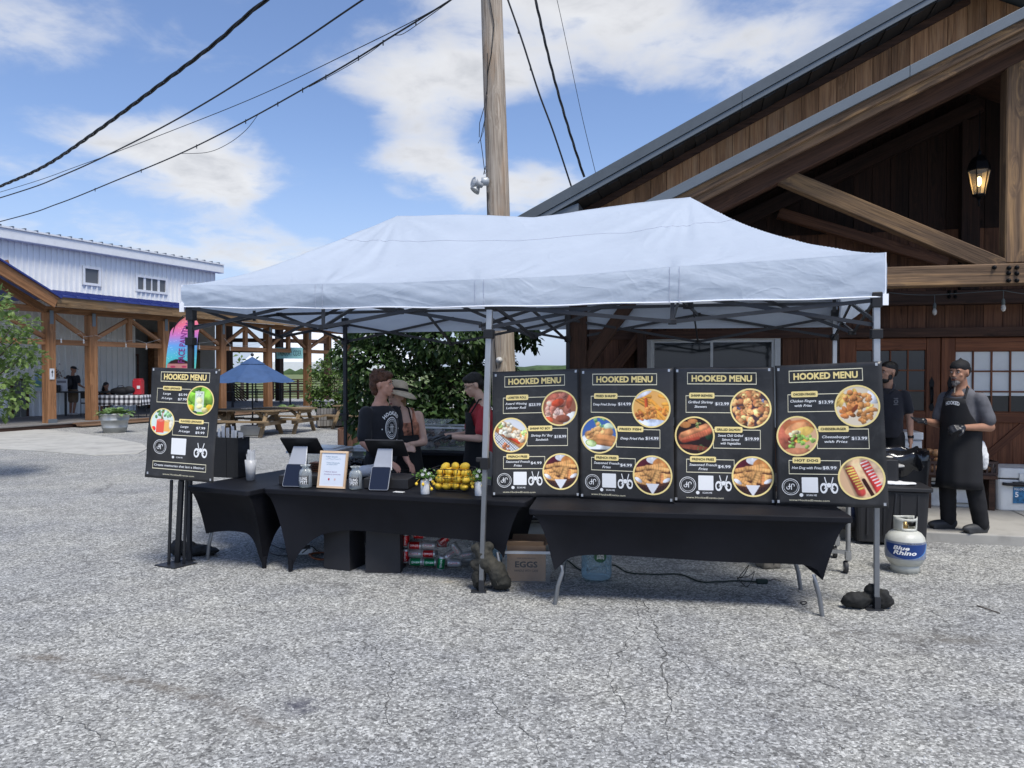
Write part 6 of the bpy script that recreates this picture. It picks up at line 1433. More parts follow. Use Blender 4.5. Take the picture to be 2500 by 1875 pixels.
def logo(pr, cx, cy, r, h_, ar):
 pr.ringp('l', cx, cy, r * .93, r, h_, 40, ar); pr.ringp('l', cx, cy, r * .76, r * .80, h_, 40, ar)
 pr.line('l', [(cx - r * .12, cy - r * .38 * ar), (cx - r * .12, cy + r * .22 * ar)], r * .09, h_)
 pr.ringp('l', cx - r * .28, cy + r * .12 * ar, r * .13, r * .21, h_, 16, ar, 0, 220); pr.line('l', [(cx - r * .30, cy - r * .05 * ar), (cx + r * .02, cy - r * .05 * ar)], r * .07, h_ + .0001)
 pr.line('l', [(cx + r * .10, cy - r * .30 * ar), (cx + r * .10, cy + r * .35 * ar)], r * .09, h_); pr.ringp('l', cx + r * .26, cy - r * .18 * ar, r * .13, r * .21, h_, 16, ar, 180, 400)
def make_board(r, corners, seed, items, footer, left=False):
 """corners TL TR BL BR in world; returns print mapper"""
 TL, TR, BL_, BR_ = corners; nrm = (TR - TL).cross(BL_ - TL).normalized()
 if nrm.y > 0: nrm = -nrm
 Wd = ((TR - TL).length + (BR_ - BL_).length) / 2; Hd = ((BL_ - TL).length + (BR_ - TR).length) / 2
 amp = .012 if not left else .016
 def fm(x, y, h):
  p = TL * (1 - x) * (1 - y) + TR * x * (1 - y) + BL_ * (1 - x) * y + BR_ * x * y
  wv = amp * mnoise.noise(Vector((x * 1.6 + seed, y * 2.2, seed))) * (1.2 if left else .8)
  if left: wv += .02 * (max(0, y - .72) / .28) ** 2 * (1 - x)
  return p + nrm * (wv + h)
 nx, ny = 24, 36; mb = MB(); V = []; F = []
 for side, hh in ((0, 0), (1, -.005)):
  for j in range(ny + 1):
   for i in range(nx + 1): V.append(fm(i / nx, j / ny, hh))
 S = (nx + 1) * (ny + 1)
 for j in range(ny):
  for i in range(nx):
   a = j * (nx + 1) + i; F.append((a, a + nx + 1, a + nx + 2, a + 1)); F.append((S + a, S + a + 1, S + a + nx + 2, S + a + nx + 1))
 for i in range(nx): F.append((i, i + 1, S + i + 1, S + i)); a = ny * (nx + 1) + i; F.append((a, S + a, S + a + 1, a + 1))
 for j in range(ny): a = j * (nx + 1); F.append((a, S + a, S + a + nx + 1, a + nx + 1)); a += nx; F.append((a, a + nx + 1, S + a + nx + 1, S + a))
 mb.add(V, F, 0, True); mb.build('panel', M_MB, r, world=True)
 ar = Wd / Hd; pr = Print(fm); h1, h2, h3 = .0015, .0027, .0042
 ty = items['title']; pr.frame('b', ty[0], ty[1], ty[2], ty[3], .006, h1, 8)
 pr.text('y', 'HOOKED MENU', (ty[0] + ty[2]) / 2, (ty[1] + ty[3]) / 2, .043 if not left else .048, h2, width=(ty[2] - ty[0]) * .87, bold=.045)
 for bi, bx_ in enumerate(items['boxes']):
  B, K, T_, W9, G9 = ('b%d' % bi, 'k%d' % bi, 't%d' % bi, 'w%d' % bi, 'g%d' % bi)
  x0, y0, x1, y1 = bx_['r']; pr.frame(B, x0, y0, x1, y1, .005, h1, 6)
  t0, s0, t1, s1 = bx_['tag']; pr.rrect(T_, t0, s0, t1, s1, .012, h2, ar); pr.text(K, bx_['name'], (t0 + t1) / 2, (s0 + s1) / 2, .0160, h3, width=(t1 - t0) * .84, bold=.028)
  for (tx, x, y, wd, it) in bx_['text']:
   pr.text(W9, tx, x, y, .0180, h2, width=wd * 1.06, bold=.016, shear=.22 if it else 0)
  for (tx, x, y, wd, st) in bx_['price']:
   if st: pr.rect(G9, x - wd * .62, y - .017, x + wd * .62, y + .017, h1 + .0003, 2)
   pr.text(W9, tx, x, y, .0200, h2, width=wd * 1.08, bold=.02)
 for fi, (kind, x, y, rr, lab) in enumerate(items['food']):
  pr.ringp('r%d' % fi, x, y, rr * .92, rr, h2 + .0010, 48, ar)
  painted('food_picture', food(kind), fm, x - rr * .95, y - rr * .95 * ar, x + rr * .95, y + rr * .95 * ar, h2, r, label=lab)
 (lx_, ly_, lr), (qx, qy, qw), (ox, oy, ow), (sx_, sy_), (wx, wy, ww) = footer
 logo(pr, lx_, ly_, lr, h2, ar); pr.rrect('q', qx - qw / 2, qy - qw / 2 * ar, qx + qw / 2, qy + qw / 2 * ar, .006, h1, ar)
 lobster(pr, ox, oy, ow, h2, ar); pr.disc('s', sx_ - .075, sy_, .018, h1, 14, ar); pr.text('s', 'SCAN ME', sx_ + .02, sy_, .012, h2, width=.095, bold=.02)
 pr.text('u', 'www.HookedEvents.com', wx, wy, .0135, h2, width=ww, bold=.008)
 if left:
  pr.frame('n', .10, .845, .89, .915, .006, h1, 8); pr.text('m', 'Create memories that last a lifetime!', .495, .879, .020, h2, width=.74, bold=.012, shear=.2)
 for ci, (x, y) in enumerate(((.035, .03), (.955, .02), (.02, .975), (.97, .975)) if not left else ((.03, .02), (.95, .03), (.04, .96), (.96, .975))):
  pr.rect('c%d' % ci, x - .011, y - .011, x + .011, y + .009, h2 + .001)
 NM = {'b': ('outline_box', M_BOX), 'n': ('outline_box', M_BOX), 'y': ('heading_lettering', M_YEL), 't': ('item_tag', M_YEL), 'k': ('tag_lettering', M_INK), 'w': ('item_lettering', M_WHT), 'l': ('round_logo', M_WHT), 'o': ('lobster_emblem', M_WHT),
  'q': ('white_square', M_WHT), 's': ('scan_lettering', M_WHT), 'm': ('slogan_lettering', M_WHT), 'u': ('web_address', M_BOX), 'c': ('grommet', M_CLIP), 'g': ('price_sticker', M_GRY), 'r': ('picture_ring', M_YEL)}
 for k in list(pr.mb): pr.build(k, *NM[k[0]], r)
def item3(names, descs, prices, foods, st=(True, True, True)):
 (n1, n2, n3), (d1, d2, d3), (p1, p2, p3) = names, descs, prices
 def lines(d, x, y, w_):
  k = len(d); mx = max(len(s_) for s_ in d); return [(s_, x, y + (i - (k - 1) / 2) * .030, w_ * len(s_) / mx, True) for i, s_ in enumerate(d)]
 return {'title': (.136, .040, .83, .128), 'boxes': [
  {'r': (.12, .210, .61, .338), 'tag': (.155, .190, .41, .232), 'name': n1, 'text': lines(d1, .27, .277, .235), 'price': [(p1, .485, .272, .125, st[0])]},
  {'r': (.393, .458, .86, .598), 'tag': (.408, .438, .684, .480), 'name': n2, 'text': lines(d2, .565, .532, .235), 'price': [(p2, .775, .526, .125, st[1])]},
  {'r': (.123, .678, .60, .778), 'tag': (.16, .659, .42, .700), 'name': n3, 'text': lines(d3, .29, .735, .26), 'price': [(p3, .50, .732, .115, st[2])]}],
  'food': [(foods[0][0], .767, .302, .204, foods[0][1]), (foods[1][0], .208, .508, .200, foods[1][1]), (foods[2][0], .778, .798, .207, foods[2][1])]}
FOOT = ((.136, .868, .082), (.316, .852, .150), (.490, .862, .150), (.31, .924), (.305, .960, .37))
fr_ = ('fries', 'round picture of crinkle cut fries in a basket')
BOARDS = [
 ('black menu board for lobster roll, shrimp po boy and fries', ((1203, 908, 6.10), (1415, 900, 6.08), (1202, 1213, 6.06), (1417, 1215, 6.03)), item3(('LOBSTER ROLL', "SHRIMP PO' BOY", 'FRENCH FRIES'), (['Award Winning', 'Lobster Roll'], ["Shrimp Po' Boy", 'Sandwich'], ['Seasoned French', 'Fries']), ('$23.99', '$18.99', '$4.99'), (('lobster_bowl', 'round picture of lobster meat'), ('roll', 'round picture of a shrimp sandwich'), fr_), (True, True, False))),
 ('black menu board for fried shrimp, fried fish and fries', ((1416, 900, 6.05), (1644, 898, 5.82), (1417, 1217, 6.0), (1646, 1230, 5.76)), item3(('FRIED SHRIMP', 'FRIED FISH', 'FRENCH FRIES'), (['Deep Fried Shrimp'], ['Deep Fried Fish'], ['Seasoned French', 'Fries']), ('$14.99', '$14.99', '$4.99'), (('shrimp', 'round picture of fried shrimp'), ('fish', 'round picture of fried fish with lime'), fr_))),
 ('black menu board for shrimp skewers, grilled salmon and fries', ((1645, 896, 5.88), (1889, 896, 5.74), (1646, 1226, 5.83), (1895, 1233, 5.71)), item3(('SHRIMP SKEWERS', 'GRILLED SALMON', 'FRENCH FRIES'), (['Grilled Shrimp', 'Skewers'], ['Sweet Chili Grilled', 'Salmon Served', 'with Vegetables'], ['Seasoned French', 'Fries']), ('$12.99', '$19.99', '$4.99'), (('skewers', 'round picture of shrimp skewers'), ('salmon', 'round picture of grilled salmon'), fr_))),
 ('black menu board for chicken fingers, cheeseburger and hot dog', ((1892, 893, 5.74), (2152, 882, 5.36), (1896, 1233, 5.66), (2170, 1241, 5.32)), item3(('CHICKEN FINGERS', 'CHEESEBURGER', 'HOT DOG'), (['Chicken Fingers', 'with Fries'], ['Cheeseburger', 'with Fries'], ['Hot Dog with Fries']), ('$13.99', '$13.99', '$8.99'), (('chicken', 'round picture of chicken fingers'), ('burger', 'round picture of a cheeseburger'), ('hotdog', 'round picture of two hot dogs'))))]
for i, (lab, cs, it) in enumerate(BOARDS):
 c4 = [P(*c) for c in cs]; ctr = (c4[2] + c4[3]) / 2; r = root('menu_board', lab, 'menu board', ctr, 0, 'menu boards standing along the stall front')
 make_board(r, c4, 3.0 + i * 2.3, it, FOOT)
lc = [P(371, 897, 6.52), P(537, 901, 6.40), P(356, 1164, 6.50), P(520, 1179, 6.36)]
lemon_items = {'title': (.14, .035, .86, .125), 'boxes': [
 {'r': (.095, .185, .60, .315), 'tag': (.18, .165, .46, .203), 'name': 'FRESH LEMONADE', 'text': [('Large', .245, .236, .11, True), ('X-Large', .245, .278, .155, True)], 'price': [('$5.99', .485, .240, .12, False), ('$7.99', .480, .281, .12, False)]},
 {'r': (.37, .475, .885, .605), 'tag': (.455, .455, .81, .493), 'name': 'FLAVORED LEMONADE', 'text': [('Large', .54, .526, .11, True), ('X-Large', .54, .566, .155, True)], 'price': [('$7.99', .775, .530, .12, False), ('$9.99', .77, .571, .12, False)]}],
 'food': [('lemonade', .745, .285, .195, 'round picture of a glass of lemonade'), ('flavored', .21, .49, .18, 'round picture of red fruit lemonade')]}
st = root('menu_stand', 'lemonade menu board on a black metal floor stand', 'menu stand', G(428, 1380), 0)
make_board(st, lc, 1.0, lemon_items, ((.20, .715, .095), (.475, .702, .215), (.80, .735, .18), (.475, .800), (.49, .958, .46)), left=True)
bc = G(428, 1381); bp_ = [G(377, 1382), G(425, 1390), G(482, 1376), G(432, 1370)]
MB().prism([(p.x, p.y) for p in bp_], .002, .012).build('base_plate', M_FRD, st, world=True)
tp = lambda u: P(u, 1180, 6.47)
for (u0, u1, v1, w_) in ((419, 412, 1378, .022), (443, 433, 1373, .04), (456, 449, 1377, .022)):
 a = G(u1, v1, .01); b = P(u0, 1172, 6.48); MB().bar(a, b, w_, w_, up=(0, 1, 0)).build('post', M_FRD, st, world=True, bevel=.003)
mid_t = P(445, 1172, 6.48); MB().bar(mid_t, P(452, 940, 6.50), .03, .03, up=(0, 1, 0)).build('post', M_FRD, st, world=True)
# ---- counter items on the front table
ang1 = math.atan2((T1B - T1A).y, (T1B - T1A).x)
ZT = .703
def on1(u, v): p = G(u, v, ZT); return p
def rt(name, label, cat, u, v, rz=None, group=None, z=ZT):
 p = G(u, v, z); return root(name, label, cat, p, ang1 if rz is None else rz, group)
M_PLATE = mat('brushed_plate', (.40, .41, .43), .38, .35, var=.04)
M_SCR = mat('dark_tablet_screen', (.010, .013, .025), .08, var=0, spec=.6)
M_DRAW = mat('black_drawer', (.020, .020, .022), .5, var=.08)
def register(label, u, v, w_):
 """back of a tilted tablet on its stand, customer display facing the viewer, cash drawer behind"""
 r = rt('cash_register', label, 'register', u, v, ang1 + .16, 'tablet registers on the front counter')
 MB().bx(-.17, .22, .12, .50, .0, .085).build('cash_drawer', M_DRAW, r, bevel=.006)
 d = Matrix.Rotation(R(-28), 3, 'X')
 cd = MB().rbox((0, 0, 0), (.165, .205, .012), .014, rot=Matrix.Rotation(R(62), 3, 'X')).build('customer_display', M_PLATE, r); cd.location = (0, .045, .098)
 MB().rbox((0, 0, .007), (.158, .198, .002), .012, rot=None).build('screen', M_SCR, cd).rotation_euler = (R(62), 0, 0)
 arm = MB().add([(-.085, .10, .16), (.085, .10, .16), (.065, .19, .335), (-.065, .19, .335), (-.085, .112, .156), (.085, .112, .156), (.065, .202, .331), (-.065, .202, .331)], [(0, 1, 2, 3), (7, 6, 5, 4), (0, 4, 5, 1), (1, 5, 6, 2), (2, 6, 7, 3), (3, 7, 4, 0)]).build('stand_arm', M_PLATE, r, bevel=.004)
 MB().tube([(-.06, .15, .086), (-.05, .17, .16)], .012, 8).tube([(.06, .15, .086), (.05, .17, .16)], .012, 8).build('arm_base', M_FRD, r)
 rot = Matrix.Rotation(R(-152), 3, 'X'); tb_ = MB().rbox((0, 0, 0), (.34, .235, .014), .012, rot=Matrix.Rotation(R(158), 3, 'X') if False else Matrix.Rotation(R(-40), 3, 'X')).build('tablet', M_DRAW, r, bevel=.003)
 tb_.location = (0, .235, .335)
 MB().rbox((0, 0, .0085), (.325, .220, .002), .01).build('screen', M_SCR, tb_).rotation_euler = (R(-40), 0, 0)
 lo = MB().rbox((0, 0, -.0085), (.022, .022, .001), .004); lo.build('emblem', M_PLATE if False else M_FRD, tb_).rotation_euler = (R(-40), 0, 0)
 return r
register('tablet register at the left of the counter, beside the first glass jar', 712, 1190, .1)
register('tablet register in front of the young man, right of the second jar', 924, 1199, .1)
M_JGL = clearmat('jar_glass', (.92, .95, .95, 1), .82, .05)
def jar(label, u, v):
 r = rt('glass_jar', label, 'jar', u, v, ang1, 'glass tip jars on the counter'); s_ = 1.0
 MB().lathe([(.0001, .004), (.050, .002), (.054, .010), (.054, .125), (.046, .150), (.030, .162), (.030, .180), (.044, .188), (.044, .193), (.027, .190), (.027, .165), (.043, .150), (.050, .122), (.050, .012), (.0001, .010)], n=24).build('glass', M_JGL, r)
 lb = Print(lambda x, y, h: Vector(((.0555 + h) * math.sin(x), -(.0555 + h) * math.cos(x), y)))
 for k in range(8): lb.rect('k', -1.0 + k * .25, .030, -1.0 + (k + 1) * .25, .108, 0)
 for yy in (.034, .104): lb.line('w', [(-.92 + i * .115, yy) for i in range(17)], .0018, .0005)
 def tx(s_, cy, cap, wd):
  V, F, sz = text2d(s_, .03); lb._mb('w').add([lb.f(x * wd / sz[0], cy + y * cap, .0006) for x, y in V], F)
 tx('FEELING', .083, .023, 1.55); tx('TIPSY?', .053, .025, 1.6)
 lb.build('k', 'jar_label', M_DRAW, r, world=False); lb.build('w', 'lettering', M_WHT, r, world=False); return r
jar('clear glass tip jar, black label, just left of the framed sign', 746, 1190); jar('clear glass tip jar, black label, just right of the framed sign', 868, 1194)
sg = rt('framed_sign', "wood framed white sign with handwritten Today's Specials", 'sign', 808, 1193, ang1 + .02)
M_FRW = wood('pale_frame_wood', (.45, .30, .18, 1), (.62, .44, .28, 1), (.72, .54, .36, 1), .55, knots=0, bump=.1)
wS, hS = .262, .315; til = R(12)
Sf = lambda x, y, h=0: Vector((x, (hS - y) * math.sin(til) * 1.0 - h, (hS - y) * math.cos(til) + .004))
def Sb(a, b, w_, hh): timber('frame', Sf(*a), Sf(*b), hh, w_, M_FRW, sg, up=(0, -math.cos(til), math.sin(til)))
t = .017
Sb((-wS / 2, t / 2), (wS / 2, t / 2), t, t); Sb((-wS / 2, hS - t / 2), (wS / 2, hS - t / 2), t, t)
Sb((-wS / 2 + t / 2, t), (-wS / 2 + t / 2, hS - t), t, t); Sb((wS / 2 - t / 2, t), (wS / 2 - t / 2, hS - t), t, t)
pr = Print(lambda x, y, h: Sf(x, y, h)); pr.rect('p', -wS / 2 + t, t, wS / 2 - t, hS - t, .001); pr.build('p', 'white_sheet', mat('white_board', (.62, .66, .72), .3, var=.02), sg, world=False)
M_BINK = mat('blue_marker', (.10, .22, .32), .6, var=0); M_PINK = mat('purple_marker', (.22, .10, .25), .6, var=0)
pr.text('b', "Today's Specials:", -.02, .050, .011, .002, width=.115, shear=.15); pr.line('b', [(-.075 + i * .012, .068 + .003 * math.sin(i * 1.6)) for i in range(13)], .0018, .002)
pr.text('b', '* Passed Cheesecake', -.005, .100, .010, .002, width=.13, shear=.15); pr.text('b', '(w/ sweet cream)', -.012, .116, .009, .002, width=.10, shear=.15)
pr.text('r', '* Hickory Spiced', -.02, .178, .011, .002, width=.12, shear=.15); pr.text('r', 'Strawberry Lemonade', .0, .199, .010, .002, width=.155, shear=.15)
pr.build('b', 'blue_writing', M_BINK, sg, world=False); pr.build('r', 'purple_writing', M_PINK, sg, world=False)
pr.disc('s', -.028, .240, .008, .002, 10, 1.3); pr.build('s', 'red_doodle', M_RED, sg, world=False); pr.disc('q', .028, .240, .008, .002, 10, 1.3); pr.build('q', 'pink_doodle', mat('pale_pink_ink', (.6, .42, .40), .6, var=0), sg, world=False)
tag(MB().box((0, 0, .003), (.09, .045, .003)).build('paper_card', mat('paper_card', (.62, .62, .60), .6, var=.02)), 'small white card lying at the counter edge before the right register', 'card').location = on1(974, 1202); bpy.data.objects['paper_card'].rotation_euler = (0, 0, -.35)
M_POTW = mat('white_ceramic', (.66, .66, .65), .25, var=.03)
M_LEM = mat('lemon_skin', (.86, .56, .05), .55, var=.08, scale=30, bump=.2, bscale=220)
M_LEAFG = leafmat('artificial_leaf', (.03, .09, .015, 1), (.13, .25, .04, 1), .2)
M_PET = mat('white_petal', (.75, .76, .72), .6, var=.03, transl=.2)
def pot(label, u, v, seed):
 rnd = random.Random(seed); r = rt('flower_pot', label, 'flower pot', u, v, 0, 'white pots of artificial lemon sprigs')
 MB().lathe([(.0001, 0), (.034, .0), (.036, .004), (.037, .112), (.034, .114), (.032, .105), (.0001, .10)], n=24).build('pot', M_POTW, r)
 V, F = [], []
 for _ in range(150):
  a, b = rnd.gauss(0, .032), rnd.gauss(0, .026); z = .125 + abs(rnd.gauss(0, .028)); c = Vector((a, b, z)); d = Vector((a * 18 + rnd.gauss(0, .5), b * 18 + rnd.gauss(0, .5), rnd.gauss(.3, .5))); l = rnd.uniform(.022, .034); k = len(V); V += leaf_pts(c, d, Vector((rnd.gauss(0, .5), -.4, 1)), l, l * .28); F += [(k, k + 1, k + 2), (k, k + 2, k + 3)]
 MB().add(V, F).build('leaves', M_LEAFG, r)
 for (x, y, z) in ((-.015, -.045, .165), (.035, -.035, .17), (.0, -.03, .20), (.045, -.03, .125)):
  fl_ = MB()
  for k in range(6):
   a = 2 * math.pi * k / 6 + seed; c = Vector((x, y, z)); d = Vector((math.cos(a), -.25, math.sin(a))); s_ = Vector((-math.sin(a), 0, math.cos(a))); fl_.add([c, c + d * .010 + s_ * .005, c + d * .017, c + d * .010 - s_ * .005], [(0, 1, 2, 3)])
  fl_.build('flower', M_PET, r)
 for (x, y, z) in ((-.068, -.02, .085), (-.012, -.045, .085), (.062, -.02, .105), (.072, -.01, .085), (.055, -.03, .045)) if seed % 2 else ((-.06, -.02, .10), (-.052, -.03, .075), (.03, -.04, .085), (-.04, -.02, .14)):
  MB().ell((x, y, z), (.012, .012, .014)).tube([(x, y, z + .012), (x * .6, y * .6, z + .04)], .0015, 4).build('toy_lemon', M_LEM, r)
 return r
pot('white pot with lemon sprigs, left of the lemon basket', 1038, 1206, 1); pot('white pot with lemon sprigs, right of the lemon basket by the tent leg', 1170, 1210, 2)
bk = rt('wire_basket', 'black wire basket heaped with lemons on the counter', 'basket', 1108, 1196, ang1 + .03)
bw2, bd2, bh2 = .165, .115, .20; bm = MB()
def rrp(x, y, r_, z, n=4):
 pts = []
 for (cx_, cy_, a0) in ((x - r_, y - r_, 0), (-x + r_, y - r_, 90), (-x + r_, -y + r_, 180), (x - r_, -y + r_, 270)):
  for k in range(n + 1): a = R(a0 + 90 * k / n); pts.append(Vector((cx_ + r_ * math.cos(a), cy_ + r_ * math.sin(a), z)))
 return pts + [pts[0]]
for (z, s_, th) in ((.008, .82, .003), (.07, .93, .002), (.125, .97, .002), (.185, 1.0, .004)): bm.tube(rrp(bw2 * s_, bd2 * s_, .04, z), th, 5, cap=False)
for k in range(36):
 t_ = k / 36; A = rrp(bw2, bd2, .04, .185); B = rrp(bw2 * .82, bd2 * .82, .04, .008); n_ = len(A) - 1; i = t_ * n_
 def samp(L, t):
  ds = [0];
  for a, b in zip(L[:-1], L[1:]): ds.append(ds[-1] + (b - a).length)
  q = t * ds[-1]
  for j in range(len(ds) - 1):
   if q <= ds[j + 1]: return L[j].lerp(L[j + 1], (q - ds[j]) / max(1e-6, ds[j + 1] - ds[j]))
  return L[-1]
 bm.tube([samp(A, t_), samp(B, t_)], .0014, 4, cap=False)
bm.build('basket_wire', M_BLK, bk)
for sx_ in (-1, 1): MB().tube([(sx_ * bw2, -.05, .185), (sx_ * (bw2 + .05), -.05, .165), (sx_ * (bw2 + .05), .05, .165), (sx_ * bw2, .05, .185)], .004, 5).build('handle', M_BLK, bk)
MB().tube([(-.055, -bd2 - .006, .18), (-.05, -bd2 - .008, .11), (.065, -bd2 - .008, .11), (.072, -bd2 - .006, .18)], .0045, 6).build('front_handle', M_BLK, bk)
lm_proto = None; rnd = random.Random(9); bl = bk.location; Mb = rmat(bk)
spots = []
for lay, (z, nx_, ny_, sx_) in enumerate(((.045, 4, 3, .072), (.098, 4, 3, .076), (.150, 4, 2, .074), (.198, 3, 1, .08))):
 for i in range(nx_):
  for j in range(ny_):
   spots.append(((i - (nx_ - 1) / 2) * sx_ + rnd.uniform(-.008, .008) + (.012 if lay % 2 else 0), (j - (ny_ - 1) / 2) * .068 + rnd.uniform(-.006, .006), z + rnd.uniform(-.006, .006)))
fc = {}; ORD = ('', 'first', 'second', 'third', 'fourth')
for i, sp in enumerate(spots):
 if lm_proto is None:
  lm_proto = MB().lathe([(.0001, -.045), (.010, -.042), (.022, -.033), (.031, -.014), (.032, .006), (.026, .025), (.014, .037), (.008, .043), (.0001, .047)], n=16).build('lemon', M_LEM)
  o = lm_proto
 else: o = lm_proto.copy(); COL.objects.link(o)
 o.location = Mb @ Vector(sp); o.rotation_euler = (rnd.uniform(.8, 2.2), rnd.uniform(0, 3), rnd.uniform(0, 6));
 top = sp[2] > .19; fr = sp[1] < -.03
 row = 0 if sp[2] < .07 else (1 if sp[2] < .125 else (2 if sp[2] < .175 else 3)); fc[row] = fc.get(row, 0) + (1 if fr or row == 3 else 0)
 tag(o, ('%s lemon from the left in the topmost row of the wire basket' % ORD[fc[3]]) if row == 3 else (('%s lemon from the left in the %s row at the basket front' % (ORD[fc[row]], ('bottom', 'second', 'third')[row])) if fr else 'lemon deep inside the wire basket heap'), 'lemon', 'lemons in the wire basket')
cup = root('straw_cup', 'white plastic cup packed with wrapped straws on the left table', 'cup', G(612, 1172, ZT), 0); cup.scale = (1.12,) * 3
MB().lathe([(.0001, .003), (.034, .0), (.040, .09), (.046, .165), (.044, .165), (.038, .09), (.032, .006), (.0001, .006)], n=24).build('cup', clearmat('frosted_plastic', (.93, .94, .95, 1), .3, .3), cup)
rnd = random.Random(2); sb_ = MB()
for k in range(44):
 a = rnd.uniform(0, 6.28); q = rnd.uniform(0, .03); x, y = q * math.cos(a), q * math.sin(a); e = rnd.uniform(.9, 1.7); sb_.tube([(x * .7, y * .7, .008), (x * e + rnd.uniform(-.006, .006), y * e, rnd.uniform(.19, .25))], .0052, 5)
sb_.build('wrapped_straws', mat('white_paper', (.70, .71, .72), .7, var=.04), cup)
cdb = root('paper_bag_caddy', 'tall black divided caddy filled with white paper sleeves behind the lemonade menu', 'caddy', G(560, 1167, ZT) + Vector((-.02, .10, 0)), ang1 - .03)
hc = .375; cd_ = MB(); cw = .145
cd_.bx(-cw, cw, -.085, -.075, 0, hc); cd_.bx(-cw, cw, .075, .085, 0, hc); cd_.bx(-cw, -cw + .01, -.075, .075, 0, hc); cd_.bx(cw - .01, cw, -.075, .075, 0, hc); cd_.bx(-cw, cw, -.075, .075, 0, .01); cd_.bx(.010, .016, -.088, .075, 0, hc - .002)
cd_.build('box', mat('glossy_black_acrylic', (.010, .011, .014), .22, var=.08), cdb)
rnd = random.Random(4)
for k in range(7):
 x = -.115 + k * .037; o = MB().box((0, 0, 0), (.05, .004, .40)).build('paper_sleeve', MATS['white_paper'], cdb); o.location = (x, rnd.uniform(-.04, .04), .22 + rnd.uniform(0, .03) + (.03 if k < 4 else 0)); o.rotation_euler = (rnd.uniform(-.1, .1), rnd.uniform(-.12, .12), rnd.uniform(-.6, .6))
# ---- clear bins and bags behind the registers
M_CLR = clearmat('clear_plastic', (.95, .97, .97, 1), .92, .10)
M_LID = mat('grey_clear_lid', (.62, .65, .68), .2, var=.05, spec=.7)
def clear_bin(label, loc, rz, w_, d_, h_, lid=True, name='clear_bin', group=None):
 r = root(name, label, 'storage bin', loc, rz, group); b = MB(); t = .85
 V = [];
 for (z, s_) in ((.002, t), (h_, 1)):
  V += [Vector((x * w_ / 2 * s_, y * d_ / 2 * s_, z)) for x, y in ((-1, -1), (1, -1), (1, 1), (-1, 1))]
 b.add(V, [(3, 2, 1, 0), (0, 1, 5, 4), (1, 2, 6, 5), (2, 3, 7, 6), (3, 0, 4, 7)]); b.build('tub', M_CLR, r)
 rm = MB();
 for (x0, x1, y0, y1) in ((-w_ / 2 - .015, w_ / 2 + .015, -d_ / 2 - .015, -d_ / 2), (-w_ / 2 - .015, w_ / 2 + .015, d_ / 2, d_ / 2 + .015), (-w_ / 2 - .015, -w_ / 2, -d_ / 2, d_ / 2), (w_ / 2, w_ / 2 + .015, -d_ / 2, d_ / 2)): rm.bx(x0, x1, y0, y1, h_ - .022, h_)
 rm.build('rim', M_LID, r)
 if lid: MB().rbox((0, 0, h_ + .012), (w_ + .03, d_ + .03, .022), .03).rbox((0, 0, h_ + .03), (w_ * .8, d_ * .8, .015), .03).build('lid', M_LID, r, bevel=.005)
 return r
tb0 = lambda u, v: G(u, v, ZT)
clear_bin('clear lidded bin on the left table behind the first register', Vector((P(782, 905, 7.75).x, 7.75, ZT)), BA, .52, .36, .20)
gb = root('black_bag_heap', 'crumpled black plastic bag heap between the bin and the young man', 'bag', Vector((P(872, 905, 7.5).x, 7.5, ZT)), 0); mb = MB(); rnd = random.Random(6)
for k in range(46): mb.ell((rnd.uniform(-.16, .16), rnd.uniform(-.1, .1), .04 + rnd.uniform(0, .08)), (rnd.uniform(.025, .05), rnd.uniform(.02, .04), rnd.uniform(.015, .035)), None, 0, 7, 5)
mb.build('plastic', mat('glossy_black_film', (.010, .010, .012), .22, var=.1), gb)
pr_ = root('paper_roll', 'white paper towel roll lying left of the young man', 'paper roll', Vector((P(893, 905, 7.2).x, 7.2, ZT + .056)), 0); MB().lathe([(.02, -.13), (.055, -.09), (.055, .09), (.02, .09)], n=20, rot=Matrix.Rotation(R(80), 3, 'Y')).build('roll', MATS['white_paper'], pr_)
rib = root('stacked_trays', 'stack of brown corrugated trays behind the first jar', 'trays', Vector((P(778, 905, 6.95).x, 6.95, ZT)), ang1)
for k in range(9): MB().bx(-.07, .07, -.05, .05, .012 + k * .018, .024 + k * .018).build('tray', mat('brown_tray', (.16, .065, .03), .6, var=.15), rib)
wt = root('side_table', 'dark topped side table behind the right register', 'table', Vector((P(905, 905, 7.35).x, 7.55, 0)), BA)
MB().rbox((0, 0, .73), (.8, .5, .035), .03).build('table_top', M_DRAW, wt)
for sx_ in (-.35, .35):
 for sy_ in (-.2, .2): MB().tube([(sx_, sy_, 0), (sx_, sy_, .71)], .015, 6).build('leg', M_FRD, wt)
p3 = Vector((P(1075, 905, 8.75).x, 8.85, .802)); sb3 = clear_bin('long clear bin full of bagged snacks on the black back table', p3, BA, .98, .42, .27, lid=False)
M_SNK = mat('foil_snack_bag', (.10, .055, .035), .25, var=.9, scale=9, spec=.6); M_SNK2 = mat('clear_snack_bag', (.26, .25, .25), .2, var=.6, scale=14, spec=.8); rnd = random.Random(12); Mq = rmat(sb3)
for k in range(26):
 mb = MB();
 a, b = .06 + rnd.random() * .03, .045 + rnd.random() * .03; mb.ell((0, 0, 0), (a, b, .022), None, 0, 8, 6); o = mb.build('snack_bag', M_SNK if rnd.random() < .55 else M_SNK2)
 o.location = Mq @ Vector((rnd.uniform(-.38, .38), rnd.uniform(-.13, .13), .05 + .14 * rnd.random())); o.rotation_euler = (rnd.uniform(-1.3, 1.3), rnd.uniform(-1, 1), rnd.uniform(0, 3))
 tag(o, 'small cookie bag jumbled inside the long clear bin', 'snack bag', 'bagged snacks in the clear bin')
